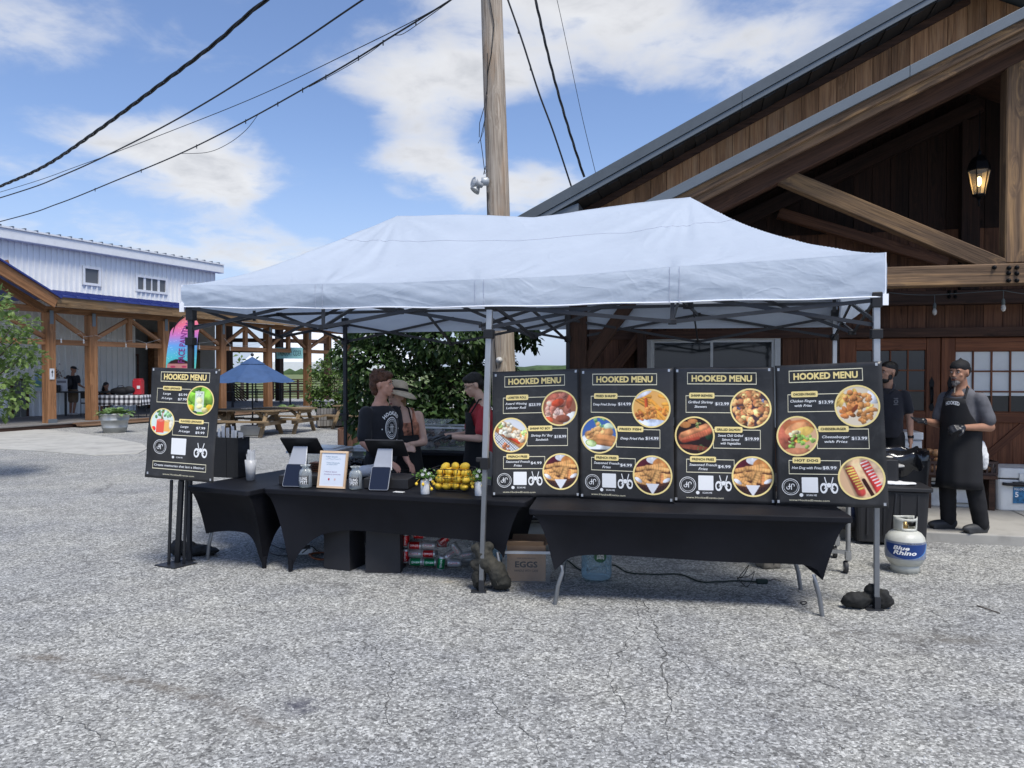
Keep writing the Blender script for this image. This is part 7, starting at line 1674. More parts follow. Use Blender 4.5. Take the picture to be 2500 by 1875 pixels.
MB().add([(-.50, -.21, .28), (.1, -.22, .285), (.1, .2, .33), (-.50, .2, .33)], [(0, 1, 2, 3)]).build('loose_lid', M_CLR, sb3)
clear_bin('small clear bin with a white rim left of the young man', Vector((P(905, 905, 8.3).x, 8.35, .76)), BA, .36, .3, .10)
tb_ = root('bin_stand', 'low black trolley under the small clear bin', 'trolley', Vector((P(905, 905, 8.3).x, 8.35, 0)), BA); MB().bx(-.25, .25, -.2, .2, .70, .755).build('shelf', M_DRAW, tb_)
for sx_ in (-.22, .22): MB().bx(sx_ - .02, sx_ + .02, -.18, .18, 0, .70).build('leg', M_DRAW, tb_)
# ---- people
def remeshed(name, mb, m, parent, voxel=.012, noise_amp=0.0, noise_s=9.0, label=None, smooth=4, sub=False):
 """union closed primitives into one continuous skin"""
 me = mb.mesh('tmp', [m]); o = bpy.data.objects.new('tmp', me); COL.objects.link(o)
 md = o.modifiers.new('r', 'REMESH'); md.mode = 'VOXEL'; md.voxel_size = voxel
 sm = o.modifiers.new('s', 'SMOOTH'); sm.iterations = smooth; sm.factor = .5
 dg = bpy.context.evaluated_depsgraph_get(); dg.update(); nm = bpy.data.meshes.new_from_object(o.evaluated_get(dg))
 bpy.data.objects.remove(o); bpy.data.meshes.remove(me)
 nm.name = name
 if noise_amp:
  nm.update(); ns = [v.normal.copy() for v in nm.vertices]
  for v, nrm in zip(nm.vertices, ns):
   p = v.co; k = mnoise.noise(Vector((p.x * noise_s * .8, p.y * noise_s * .8, p.z * noise_s * .5 + p.x * 3))) + .5 * mnoise.noise(p * noise_s * 2.2)
   v.co = p + nrm * (k * noise_amp)
 for p in nm.polygons: p.use_smooth = True
 if not nm.materials: nm.materials.append(m)
 oo = bpy.data.objects.new(name, nm); COL.objects.link(oo); oo.parent = parent
 if label: oo['label'] = label
 return oo
def skin(name, col): return mat(name, col, .5, var=.06, scale=14, bump=.05, bscale=60, spec=.35)
def hand(mb, wrist, dirv, palmn, size=1.0, curl=.35, spread=.25, side=1):
 """palm and five unequal fingers. dirv: wrist->knuckles, palmn: palm normal, side: +1 thumb on +cross side"""
 d = Vector(dirv).normalized(); n = Vector(palmn).normalized(); s_ = d.cross(n).normalized() * side; w = Vector(wrist); S = size
 k = w + d * .085 * S
 mb.cap(w, w + d * .03 * S, .024 * S, .026 * S)
 for off in (-.026, -.009, .009, .026): mb.cap(w + d * .02 * S + s_ * off * .7 * S, k + s_ * off * S, .015 * S, .0125 * S, 8)
 for i, (off, L) in enumerate(((.030, .072), (.010, .082), (-.010, .076), (-.029, .060))):
  a = k + s_ * off * S; fd = (d + s_ * off * spread * 14).normalized(); p = a; c = 0
  for j, fr in enumerate((.45, .30, .25)):
   c += curl * (.55 if j == 0 else .9); v = (fd * math.cos(c) + n * math.sin(c)); q = p + v * L * fr * S; mb.cap(p, q, (.0098 - .001 * j) * S, (.009 - .001 * j) * S, 8); p = q
 t0 = w + d * .022 * S + s_ * .024 * S; t1 = t0 + (d * .6 + s_ * .8 + n * .15).normalized() * .042 * S; t2 = t1 + (d * .9 + s_ * .35 + n * curl).normalized() * .032 * S
 mb.cap(t0, t1, .014 * S, .011 * S, 8); mb.cap(t1, t2, .011 * S, .009 * S, 8)
def head(r, c, yaw, pitch, sk, hair_m, hair, S=1.0, beard=None, ear_only=False, brow=None, name_face=True):
 """head looking along -Y before yaw (about Z) and pitch; returns transform"""
 Rm = Matrix.Rotation(yaw, 3, 'Z') @ Matrix.Rotation(pitch, 3, 'X'); T = lambda x, y, z: Vector(c) + Rm @ (Vector((x, y, z)) * S)
 mb = MB()
 mb.ell(T(0, .012, .03), (.076 * S, .096 * S, .092 * S), Rm, 0, 20, 14); mb.ell(T(0, -.028, -.035), (.058 * S, .062 * S, .072 * S), Rm, 0, 16, 10); mb.ell(T(0, -.062, -.088), (.024 * S, .022 * S, .018 * S), Rm)
 mb.ell(T(0, -.078, -.012 + .005), (.012 * S, .020 * S, .030 * S), Rm @ Matrix.Rotation(-.35, 3, 'X')); mb.ell(T(0, -.098, -.022), (.014 * S, .012 * S, .010 * S), Rm)
 for sx in (-1, 1):
  mb.ell(T(sx * .034, -.070, .030), (.024 * S, .012 * S, .008 * S), Rm); mb.ell(T(sx * .045, -.052, -.018), (.020 * S, .018 * S, .016 * S), Rm)
  mb.ell(T(sx * .078, .012, -.002), (.010 * S, .019 * S, .032 * S), Rm @ Matrix.Rotation(sx * .35, 3, 'Z'))
 mb.ell(T(0, -.086, -.052), (.022 * S, .010 * S, .006 * S), Rm); mb.ell(T(0, -.084, -.062), (.019 * S, .010 * S, .007 * S), Rm)
 h = (mb, T, Rm)
 return h
def face_bits(r, T, Rm, S=1.0, lipc=(.30, .10, .08), browc=(.03, .02, .015)):
 for sx in (-1, 1):
  MB().ell(T(sx * .032, -.077, .012), (.013 * S, .007 * S, .0065 * S), Rm, 0, 10, 6).build('eye', mat('eye_white', (.45, .42, .40), .3, var=0), r)
  MB().ell(T(sx * .032, -.083, .012), (.0055 * S, .003 * S, .0055 * S), Rm, 0, 8, 6).build('iris', mat('iris_dark', (.02, .012, .008), .2, var=0), r)
  MB().ell(T(sx * .034, -.081, .032), (.020 * S, .006 * S, .0045 * S), Rm @ Matrix.Rotation(sx * .12, 3, 'Y'), 0, 8, 6).build('eyebrow', mat('eyebrow%d' % int(browc[0] * 1000), (*browc,), .8, var=0), r)
 MB().ell(T(0, -.092, -.057), (.023 * S, .006 * S, .0085 * S), Rm, 0, 10, 6).build('lips', mat('lips%d' % int(lipc[0] * 1000), (*lipc,), .45, var=0), r)
def person(label, loc, rz=0.0): return root('person', label, 'person', loc, rz)
M_SHBLK = mat('black_cotton', (.012, .0125, .016), .85, var=.2, scale=5, bump=.15, bscale=30, sheen=.15)
M_SHPOLO = mat('black_polo_cotton', (.010, .011, .018), .8, var=.2, scale=5, bump=.12, bscale=30, sheen=.15)
M_SHGRY = mat('grey_tshirt', (.105, .105, .115), .85, var=.2, scale=7, bump=.15, bscale=30)
M_SHRED = mat('red_tshirt', (.42, .035, .045), .8, var=.1, scale=5, bump=.15, bscale=30)
M_PANTB = mat('black_trousers', (.010, .010, .012), .85, var=.25, scale=5, bump=.2, bscale=30)
M_APR = mat('black_apron_cloth', (.0075, .0075, .009), .8, var=.25, scale=4, bump=.2, bscale=20)
M_GLV = mat('black_nitrile', (.014, .015, .018), .35, var=.1, scale=20)
M_SHOE = mat('dark_grey_clog', (.035, .036, .038), .6, var=.15)
HM_BROWN = mat('reddish_brown_hair', (.085, .034, .017), .6, var=.5, scale=28, bump=.6, bscale=90)
HM_BLACK = mat('black_hair', (.010, .009, .009), .55, var=.5, scale=28, bump=.5, bscale=90)
# ---- man in black apron and grey shirt, standing on the slab (faces left, three-quarter)
gp = G(2358, 1296, .10); man = person('tall man in grey t-shirt, long black apron and black head wrap talking on the slab', (gp.x - .06, gp.y, .10), R(-58))
sk1 = skin('tan_skin', (.34, .175, .11)); S = 1.0
HZ = 1.575
mb, T, Rm = head(man, (0.0, -.045, HZ), 0.0, R(2), sk1, None, None, 1.03)
mb.cap((0, .012, 1.40), (0, -.015, 1.50), .062, .058)                                # neck
mb.cap((0, .01, 1.36), (0, .01, 1.40), .11, .08)
shR, elR, wrR = Vector((-.165, .01, 1.32)), Vector((-.22, -.02, 1.06)), Vector((-.20, -.29, 1.10))
shL, elL, wrL = Vector((.17, .02, 1.32)), Vector((.24, .07, 1.05)), Vector((.14, -.20, 1.05))
mb.cap(shR, elR, .048, .043); mb.cap(elR, wrR, .043, .028); mb.cap(shL, elL, .050, .046); mb.cap(elL, wrL, .046, .029)
mb.cap((-.06, .0, .9), (.06, .0, .9), .08, .08)
remeshed('body', mb, sk1, man, .008)
face_bits(man, T, Rm, 1.03, (.20, .075, .06), (.02, .018, .018))
gl = MB(); hand(gl, wrR, (-.1, -.95, .05), (.5, -.1, .85), 1.12, .12, .55, -1); remeshed('glove', gl, M_GLV, man, .006, smooth=2)
gl = MB(); hand(gl, wrL, (-.45, -.85, -.05), (-.6, .3, -.7), 1.12, .85, .1, 1); remeshed('glove', gl, M_GLV, man, .006, smooth=2)
sh = MB(); sh.loft([((0, .01, .86), .158, .125), ((0, .0, .98), .162, .130), ((0, -.005, 1.10), .158, .128), ((0, .0, 1.22), .166, .130), ((0, .01, 1.32), .170, .112), ((0, .012, 1.38), .132, .088), ((0, .014, 1.43), .085, .072)], n=24)
sh.cap(shR, shR.lerp(elR, .72), .068, .072, 16); sh.cap(shL, shL.lerp(elL, .72), .071, .077, 16)
remeshed('t_shirt', sh, M_SHGRY, man, .011, .006, 10)
pt = MB(); pt.loft([((0, .01, .78), .16, .12), ((0, .01, .90), .165, .125), ((0, .01, .96), .16, .12)], n=20)
kR, aR, kL, aL = Vector((-.11, -.03, .48)), Vector((-.13, .03, .09)), Vector((.12, .02, .48)), Vector((.15, .10, .09))
pt.cap((-.085, .01, .84), kR, .098, .078, 16); pt.cap(kR, aR, .080, .072, 16); pt.cap((.09, .01, .84), kL, .098, .080, 16); pt.cap(kL, aL, .082, .075, 16)
remeshed('trousers', pt, M_PANTB, man, .013, .008, 9)
for (a_, yaw) in ((aR, .35), (aL, .15)):
 Ry = Matrix.Rotation(-yaw - .2, 3, 'Z'); s_ = MB(); s_.ell(a_ + Ry @ Vector((0, -.07, -.045)), (.052, .145, .046), Ry); s_.ell(a_ + Ry @ Vector((0, .03, -.035)), (.05, .06, .058), Ry); s_.box(a_ + Ry @ Vector((0, -.06, -.075)), (.085, .22, .03), Ry)
 remeshed('shoe', s_, M_SHOE, man, .008, smooth=5)
def apron(parent, rows, th=.008, name='apron', m=None, fold=.010, seed=0):
 """rows: (z, half width angle, rx, ry, cy)"""
 V = []; F = []; n = 28
 for (z, ha, rx, ry, cy, cx) in rows:
  for i in range(n + 1):
   a = -ha + 2 * ha * i / n; k = fold * mnoise.noise(Vector((a * 2.2, z * 1.4, seed))) * (1.4 if z < .9 else .5)
   V.append((cx + (rx + k) * math.sin(a), cy - (ry + k) * math.cos(a), z))
 for j in range(len(rows) - 1):
  for i in range(n): F.append((j * (n + 1) + i, j * (n + 1) + i + 1, (j + 1) * (n + 1) + i + 1, (j + 1) * (n + 1) + i))
 return MB().add(V, F, 0, True).build(name, m or M_APR, parent, solid=th)
ap = apron(man, [(1.33, .62, .175, .155, 0, 0), (1.27, .68, .185, .155, 0, 0), (1.18, .85, .190, .152, 0, 0), (1.08, 1.25, .192, .150, 0, 0), (1.0, 1.75, .192, .148, 0, 0), (.92, 1.8, .188, .158, 0, 0), (.80, 1.75, .192, .178, 0, 0), (.65, 1.65, .202, .192, 0, 0), (.52, 1.6, .212, .200, 0, 0), (.44, 1.6, .218, .205, 0, 0)])
MB().tube([(-.10, -.125, 1.33), (-.085, -.04, 1.43), (0, .075, 1.47), (.085, -.04, 1.43), (.10, -.125, 1.33)], .010, 6).build('apron_strap', M_APR, man)
def curved_text(parent, s, cx, cz, cap, width, rad_x, rad_y, m, cy=0, arc=0, bold=.04, name='shirt_lettering'):
 V, F, sz = text2d(s, bold); sc = width / sz[0]; out = []
 for (x, y) in V:
  X = x * sc; Z = y * cap - arc * (X / width) ** 2 * 4
  a = (cx + X) / rad_x; out.append((rad_x * math.sin(a), cy - rad_y * math.cos(a), cz + Z))
 return MB().add(out, F).build(name, m, parent)
curved_text(man, 'HOOKED', 0.0, 1.285, .034, .135, .180, .166, M_WHT, arc=.012)
bd = MB(); bd.ell(T(0, -.058, -.086), (.040, .040, .030), Rm, 0, 14, 10); bd.ell(T(0, -.076, -.102), (.024, .022, .026), Rm)
bd.cap(T(-.022, -.090, -.042), T(.022, -.090, -.042), .007, .007)
remeshed('beard', bd, mat('grey_beard_hair', (.16, .145, .135), .9, var=.5, scale=60, bump=.7, bscale=160), man, .006, .002, 60, smooth=1)
MB().ell(T(0, -.0985, -.052), (.019, .007, .006), Rm, 0, 8, 5).build('mouth', mat('mouth_dark', (.05, .015, .013), .5, var=0), man)
bn = MB();
for k in range(5): bn.ell(T(0, -.075 - k * .002, -.135 - k * .012), (.006, .006, .007), Rm, 0, 8, 5)
bn.build('beard_beads', mat('pale_beads', (.35, .30, .22), .4, var=.3), man)
hw = MB(); hw.ell(T(0, .018, .062), (.086, .106, .072), Rm @ Matrix.Rotation(R(8), 3, 'X'), 0, 20, 12); hw.ell(T(0, .085, .030), (.070, .060, .062), Rm); hw.ell(T(0, .105, .0), (.05, .045, .05), Rm); hw.ell(T(.0, .03, .138), (.012, .012, .014), Rm)
remeshed('head_wrap', hw, mat('black_wrap', (.008, .008, .009), .8, var=.2, bump=.3, bscale=20), man, .008, .004, 26)
tw = MB(); tw.ell((.17, .06, .80), (.035, .055, .12), None, 0, 12, 10).ell((.185, .09, .72), (.03, .045, .10)); remeshed('white_towel', tw, mat('white_cloth', (.66, .66, .65), .85, var=.05, bump=.3, bscale=20), man, .01, .010, 18)
# ---- man in black polo behind the fourth board
m2p = P(2174, 905, 8.75); man2 = person('dark haired bearded man in black polo partly hidden by the right menu board', (m2p.x - .03, 8.75, .10), R(-26))
sk2 = skin('light_tan_skin', (.44, .25, .17))
mb, T, Rm = head(man2, (0, -.03, 1.575), R(-52), R(2), sk2, None, None, 1.03)
mb.cap((0, .012, 1.40), (0, -.01, 1.50), .058, .055)
shL, elL, wrL = Vector((.17, .02, 1.32)), Vector((.225, .03, 1.06)), Vector((.235, -.03, .83)); shR, elR, wrR = Vector((-.17, .02, 1.32)), Vector((-.22, .03, 1.06)), Vector((-.22, -.06, .84))
mb.cap(shL, elL, .052, .042); mb.cap(elL, wrL, .042, .027); mb.cap(shR, elR, .052, .042); mb.cap(elR, wrR, .042, .027); mb.cap((-.06, 0, .9), (.06, 0, .9), .07, .07)
hand(mb, wrL, (0, -.18, -1), (-.9, .1, .1), 1.05, .35, .15, 1); hand(mb, wrR, (0, -.18, -1), (.9, .1, .1), 1.05, .35, .15, -1)
remeshed('body', mb, sk2, man2, .008); face_bits(man2, T, Rm, 1.03, (.28, .11, .09), (.012, .010, .009))
sh = MB(); sh.loft([((0, .01, .84), .165, .12), ((0, 0, 1.0), .162, .12), ((0, 0, 1.15), .170, .125), ((0, .005, 1.28), .168, .12), ((0, .01, 1.35), .145, .10), ((0, .012, 1.40), .08, .07)], n=24); sh.cap(shL, shL.lerp(elL, .62), .067, .066, 16); sh.cap(shR, shR.lerp(elR, .62), .067, .066, 16)
remeshed('polo_shirt', sh, M_SHPOLO, man2, .011, .005, 10)
MB().tube([(-.055, -.085, 1.39), (-.065, -.01, 1.44), (0, .06, 1.46), (.065, -.01, 1.44), (.055, -.085, 1.39), (.01, -.11, 1.35)], [.010, .015, .016, .015, .013, .006], 8).build('collar', M_SHPOLO, man2)
pt = MB(); pt.cap((-.08, .01, .86), (-.1, 0, .48), .10, .08, 16); pt.cap((-.1, 0, .48), (-.1, .03, .08), .08, .07, 16); pt.cap((.08, .01, .86), (.1, 0, .48), .10, .08, 16); pt.cap((.1, 0, .48), (.1, .03, .08), .08, .07, 16); remeshed('trousers', pt, M_PANTB, man2, .013, .007, 9)
for sx in (-.1, .1): s_ = MB(); s_.ell((sx, -.04, .045), (.05, .14, .045)); remeshed('shoe', s_, M_SHOE, man2, .01)
hr = MB(); hr.ell(T(0, .022, .062), (.082, .100, .070), Rm, 0, 20, 12); hr.ell(T(0, .05, .02), (.078, .068, .075), Rm)
remeshed('hair', hr, HM_BLACK, man2, .008, .003, 40)
bd = MB(); bd.ell(T(0, -.042, -.078), (.052, .050, .036), Rm, 0, 14, 10)
for sx in (-1, 1): bd.ell(T(sx * .056, -.012, -.045), (.012, .030, .035), Rm)
bd.cap(T(-.024, -.088, -.040), T(.024, -.088, -.040), .007, .007); remeshed('beard', bd, HM_BLACK, man2, .006, .002, 50, smooth=1)
MB().lathe([(.030, -.012), (.031, .012)], wrL + Vector((0, 0, .03)), 14).build('watch_strap', M_BLK, man2); MB().rbox(wrL + Vector((.026, -.016, .03)), (.012, .03, .032), .004).build('watch_face', M_SCR, man2)
lgp = Print(lambda x, y, h: Vector((.085 + x, -.118 - h - .0 * x + abs(.085 + x) * .12, 1.255 - y)))
lgp.ringp('w', 0, 0, .019, .022, .004, 20); lgp.ringp('w', 0, 0, .011, .013, .004, 16)
for k in range(10): a = k * math.pi / 5; lgp.line('w', [(.013 * math.cos(a), .013 * math.sin(a)), (.019 * math.cos(a), .019 * math.sin(a))], .002, .004)
lgp.text('w', 'HOOKED', 0, -.034, .010, .004, width=.045, bold=.03); lgp.text('w', 'EVENTS', 0, .034, .010, .004, width=.045, bold=.03); lgp.build('w', 'chest_emblem', mat('grey_print', (.30, .30, .31), .7, var=0), man2, world=False)
# ---- young man in black t-shirt behind the counter (seen from his front left, face turned right/away)
yp = P(932, 905, 7.35); yg = person('young man with tousled brown hair in black printed t-shirt behind the counter', (yp.x, 7.35, 0), R(48))
sk3 = skin('sunburnt_skin', (.62, .33, .235))
mb, T, Rm = head(yg, (.0, -.02, 1.565), R(36), R(2), sk3, None, None, 1.0)
mb.cap((0, .03, 1.38), (0, .0, 1.49), .062, .056); mb.cap((-.04, .02, 1.36), (.04, .02, 1.36), .055, .055)
shR, elR, wrR = Vector((-.17, .02, 1.295)), Vector((-.215, -.01, 1.03)), Vector((-.10, -.20, .86)); shL, elL, wrL = Vector((.17, .02, 1.295)), Vector((.22, .0, 1.02)), Vector((.16, -.18, .84))
mb.cap(shR, elR, .048, .045); mb.cap(elR, wrR, .047, .030); mb.cap(shL, elL, .048, .044); mb.cap(elL, wrL, .045, .028); mb.cap((-.06, 0, .9), (.06, 0, .9), .07, .07)
hand(mb, wrR, (.4, -.8, -.5), (.3, .3, -.9), 1.0, .4, .2, -1); hand(mb, wrL, (-.1, -.8, -.6), (-.3, .3, -.9), 1.0, .4, .2, 1)
remeshed('body', mb, sk3, yg, .008); face_bits(yg, T, Rm, 1.0, (.36, .14, .12), (.06, .03, .018))
sh = MB(); sh.loft([((0, .01, .80), .160, .125), ((0, .0, .95), .162, .128), ((0, 0, 1.10), .166, .128), ((0, .005, 1.22), .172, .124), ((0, .01, 1.30), .155, .105), ((0, .014, 1.365), .10, .08)], n=24)
sh.cap(shR, shR.lerp(elR, .80), .072, .072, 16); sh.cap(shL, shL.lerp(elL, .80), .070, .070, 16)
remeshed('t_shirt', sh, M_SHBLK, yg, .011, .006, 9)
pt = MB(); pt.cap((-.085, .01, .84), (-.1, 0, .45), .105, .09, 16); pt.cap((-.1, 0, .45), (-.1, .03, .08), .085, .07, 16); pt.cap((.085, .01, .84), (.1, 0, .45), .105, .09, 16); pt.cap((.1, 0, .45), (.1, .03, .08), .085, .07, 16); remeshed('trousers', pt, M_PANTB, yg, .014, .006, 9)
for sx in (-.1, .1): s_ = MB(); s_.ell((sx, -.04, .045), (.05, .14, .045)); remeshed('shoe', s_, M_SHOE, yg, .01)
hr = MB(); rnd = random.Random(21)
hr.ell(T(0, .030, .060), (.090, .108, .080), Rm, 0, 20, 12); hr.ell(T(0, .075, .0), (.076, .060, .085), Rm); hr.ell(T(0, -.040, .088), (.070, .055, .040), Rm); hr.ell(T(0, .07, -.06), (.058, .045, .05), Rm)
for k in range(46):
 a, b = rnd.uniform(0, 6.28), rnd.uniform(.1, 1.3); v = Vector((.09 * math.cos(a) * math.sin(b), .035 + .105 * math.sin(a) * math.sin(b), .060 + .082 * math.cos(b)))
 if v.y < -.03 and v.z < .08: continue
 hr.cap(T(*v), T(*(v + Vector((rnd.uniform(-.03, .03), rnd.uniform(-.035, .02), rnd.uniform(-.01, .014))))), .015, .008, 6)
remeshed('hair', hr, HM_BROWN, yg, .006, .003, 45, smooth=1)
def on_chest(x, y, h=0.004, rx=.178, ry=.142, cx=0.0, z0=1.16):
 a = (cx + x) / rx; return Vector(((rx + h) * math.sin(a), -(ry + h) * math.cos(a), z0 - y))
pc = Print(lambda x, y, h: on_chest(x, y, .004 + h))
pc.ringp('w', 0, 0, .062, .068, .002, 36, 1.55); pc.ringp('w', 0, 0, .052, .056, .002, 36, 1.55)
for k in range(28): a = k * 2 * math.pi / 28; pc.line('w', [(.036 * math.cos(a), .060 * math.sin(a)), (.047 * math.cos(a), .076 * math.sin(a))], .003, .002)
pc.line('w', [(-.008, -.04), (-.008, .03)], .007, .002); pc.ringp('w', -.020, .028, .009, .015, .002, 12, 1.2, 0, 200); pc.line('w', [(.012, -.035), (.012, .045)], .007, .002); pc.line('w', [(-.025, -.01), (.025, -.01)], .006, .002)
def arch(s, rad, y0, a0, a1, cap, flip=False):
 n = len(s)
 for i, ch in enumerate(s):
  if ch == ' ': continue
  t = a0 + (a1 - a0) * (i + .5) / n; x, y = rad * math.sin(t), y0 + (-rad * 1.15 * math.cos(t) if not flip else rad * 1.15 * math.cos(t)); ang = t if not flip else -t
  pc.text('w', ch, x, y, cap, .002, width=cap * .95, bold=.05, ang=ang)
arch('HOOKED', .105, -.02, -.95, .95, .032); arch('EVENTS', .105, .04, -.85, .85, .032, True); pc.disc('w', -.098, .01, .006, .002, 10); pc.disc('w', .098, .01, .006, .002, 10)
pc.build('w', 'shirt_print', M_WHT, yg, world=False)
# ---- woman in sun hat and patterned sleeveless top, behind the young man
wp = P(984, 905, 7.6); wo = person('woman in wide straw hat and patterned sleeveless top with black apron beside the young man', (wp.x, 7.6, 0), R(18))
sk4 = skin('fair_skin', (.66, .43, .33)); M_TOP = mat('tie_dye_top', (.42, .17, .10), .8, var=.7, scale=22, bump=.1, bscale=40)
mb, T, Rm = head(wo, (-.065, -.01, 1.44), R(-56), R(6), sk4, None, None, .95)
mb.cap((-.01, .03, 1.31), (-.055, .01, 1.39), .050, .048)
shL, elL, wrL = Vector((.155, .02, 1.25)), Vector((.205, .0, .99)), Vector((.0, -.20, .98)); shR, elR, wrR = Vector((-.165, .02, 1.26)), Vector((-.215, .0, 1.0)), Vector((-.05, -.2, .95))
mb.loft([((0, .02, 1.10), .14, .11), ((0, .015, 1.22), .155, .10), ((0, .02, 1.30), .12, .075), ((0, .02, 1.34), .06, .05)], n=20)
mb.cap(shL, elL, .052, .042); mb.cap(elL, wrL, .042, .025); mb.cap(shR, elR, .052, .042); mb.cap(elR, wrR, .042, .025)
hand(mb, wrL, (-.95, -.25, 0), (0, .8, -.3), .92, .4, .15, 1); hand(mb, wrR, (.95, -.25, 0), (0, .8, -.3), .92, .4, .15, -1)
remeshed('body', mb, sk4, wo, .008); face_bits(wo, T, Rm, .95, (.42, .15, .13), (.08, .05, .03))
tp_ = MB(); tp_.loft([((0, .01, .80), .17, .13), ((0, .0, .92), .155, .12), ((0, .0, 1.02), .145, .115), ((0, -.01, 1.13), .160, .125), ((0, .0, 1.19), .152, .112)], n=24); tp_.ell((.065, -.075, 1.12), (.075, .06, .07)); tp_.ell((-.065, -.075, 1.12), (.075, .06, .07))
for sx in (-1, 1): tp_.cap((sx * .10, -.075, 1.18), (sx * .085, .0, 1.32), .026, .020); tp_.cap((sx * .085, .0, 1.32), (sx * .09, .07, 1.22), .020, .022)
remeshed('sleeveless_top', tp_, M_TOP, wo, .010, .003, 12)
sk_ = MB(); sk_.loft([((0, .01, .10), .24, .20), ((0, .01, .45), .215, .18), ((0, .01, .75), .185, .15), ((0, .01, .88), .165, .13)], n=24); remeshed('long_skirt', sk_, M_TOP, wo, .014, .010, 7)
apron(wo, [(1.07, .95, .165, .150, 0, 0), (1.0, 1.3, .160, .150, 0, 0), (.92, 1.7, .172, .148, 0, 0), (.80, 1.8, .190, .162, 0, 0), (.6, 1.6, .212, .19, 0, 0), (.45, 1.5, .23, .205, 0, 0)], seed=3)
MB().tube([(.07, -.145, 1.07), (.062, -.12, 1.20), (.045, -.05, 1.33), (0, .05, 1.38), (-.045, -.05, 1.33), (-.062, -.12, 1.20), (-.07, -.145, 1.07)], .009, 6).build('apron_strap', M_APR, wo)
hm = mat('straw_hat', (.50, .42, .31), .85, var=.12, scale=30, bump=.3, bscale=120)
Rh = Rm @ Matrix.Rotation(R(-16), 3, 'X')
MB().lathe([(.105, .0), (.100, .05), (.085, .095), (.05, .112), (.0001, .116)], T(0, .02, .055), 28, rot=Rh).build('hat_crown', hm, wo)
V = []; F = []; n = 40
for j, (rr, zz_) in enumerate(((.100, .004), (.14, -.006), (.165, -.020), (.195, -.050))):
 for k in range(n): a = 2 * math.pi * k / n; V.append(T(0, .02, .055) + Rh @ Vector((rr * math.cos(a), rr * math.sin(a), zz_ - .018 * math.cos(2 * a) * j / 3)))
for j in range(3):
 for k in range(n): F.append((j * n + k, j * n + (k + 1) % n, (j + 1) * n + (k + 1) % n, (j + 1) * n + k))
MB().add(V, F, 0, True).build('hat_brim', hm, wo, solid=.003); MB().lathe([(.1065, .006), (.104, .030)], T(0, .02, .055), 28, rot=Rh).build('hat_band', M_APR, wo)
hr = MB(); hr.ell(T(0, .035, .02), (.078, .085, .085), Rm); hr.cap(T(.03, .07, -.03), T(.05, .06, -.16), .022, .012); remeshed('hair', hr, mat('blond_hair', (.28, .17, .08), .6, var=.4, scale=30), wo, .008, .003, 40)
MB().tube([wrL + Vector((.03, 0, .024)), wrL + Vector((.03, -.024, 0)), wrL + Vector((.03, 0, -.024)), wrL + Vector((.03, .024, 0)), wrL + Vector((.03, 0, .024))], .003, 5).build('bracelet', M_FRW, wo)
# ---- man in red t-shirt, in profile, working at the bin
rp = P(1196, 905, 8.0); rd = person('man in red t-shirt, glasses and black gloves bending over the snack bin', (P(1172, 905, 8.0).x, 8.0, 0), R(-72))
mb, T, Rm = head(rd, (0, -.075, 1.545), R(0), R(22), sk4, None, None, 1.0)
mb.cap((0, .035, 1.36), (0, -.03, 1.47), .060, .055)
shL, elL, wrL = Vector((.165, .0, 1.27)), Vector((.195, -.06, 1.01)), Vector((.12, -.33, 1.03)); shR, elR, wrR = Vector((-.165, .0, 1.27)), Vector((-.21, -.08, 1.02)), Vector((-.10, -.36, 1.02))
mb.cap(shL, elL, .050, .040); mb.cap(elL, wrL, .040, .027); mb.cap(shR, elR, .050, .040); mb.cap(elR, wrR, .040, .027); mb.cap((-.06, 0, .9), (.06, 0, .9), .07, .07); mb.cap((-.06, .02, 1.33), (.06, .02, 1.33), .05, .05)
remeshed('body', mb, sk4, rd, .008); face_bits(rd, T, Rm, 1.0, (.36, .15, .13), (.02, .015, .012))
for (w_, sd_) in ((wrL, 1), (wrR, -1)): gl = MB(); hand(gl, w_, (-.15 * sd_, -.95, -.1), (0, -.2, -.95), 1.08, .3, .25, sd_); remeshed('glove', gl, M_GLV, rd, .006, smooth=2)
sh = MB(); sh.loft([((0, .03, .80), .16, .13), ((0, .02, .95), .158, .128), ((0, .015, 1.10), .162, .130), ((0, .02, 1.22), .166, .124), ((0, .02, 1.29), .145, .10), ((0, .02, 1.36), .085, .075)], n=24)
for (a_, b_2) in ((shL, elL), (shR, elR)): sh.cap(a_, a_.lerp(b_2, .68), .066, .068, 16)
remeshed('t_shirt', sh, M_SHRED, rd, .011, .006, 9)
pt = MB();
for sx in (-1, 1): pt.cap((sx * .085, .02, .82), (sx * .1, 0, .45), .10, .085, 16); pt.cap((sx * .1, 0, .45), (sx * .1, .03, .08), .08, .065, 16)
remeshed('trousers', pt, mat('grey_trousers', (.25, .24, .23), .85, var=.1), rd, .014, .006, 9)
for sx in (-.1, .1): s_ = MB(); s_.ell((sx, -.04, .045), (.05, .14, .045)); remeshed('shoe', s_, M_SHOE, rd, .01)
apron(rd, [(1.27, .6, .160, .150, 0, 0), (1.15, .8, .172, .150, 0, 0), (1.05, 1.2, .178, .150, 0, 0), (.96, 1.75, .178, .148, .0, 0), (.85, 1.9, .185, .155, 0, 0), (.7, 1.7, .20, .18, 0, 0), (.5, 1.6, .22, .20, 0, 0)], seed=6)
MB().tube([(-.09, -.12, 1.27), (-.07, -.03, 1.40), (0, .085, 1.42), (.07, -.03, 1.40), (.09, -.12, 1.27)], .009, 6).build('apron_strap', M_APR, rd)
hr = MB(); hr.ell(T(0, .024, .058), (.085, .102, .078), Rm, 0, 20, 12); hr.ell(T(0, .06, .01), (.078, .064, .078), Rm); hr.ell(T(0, -.045, .085), (.062, .045, .035), Rm); remeshed('hair', hr, HM_BLACK, rd, .008, .003, 40)
gs = MB();
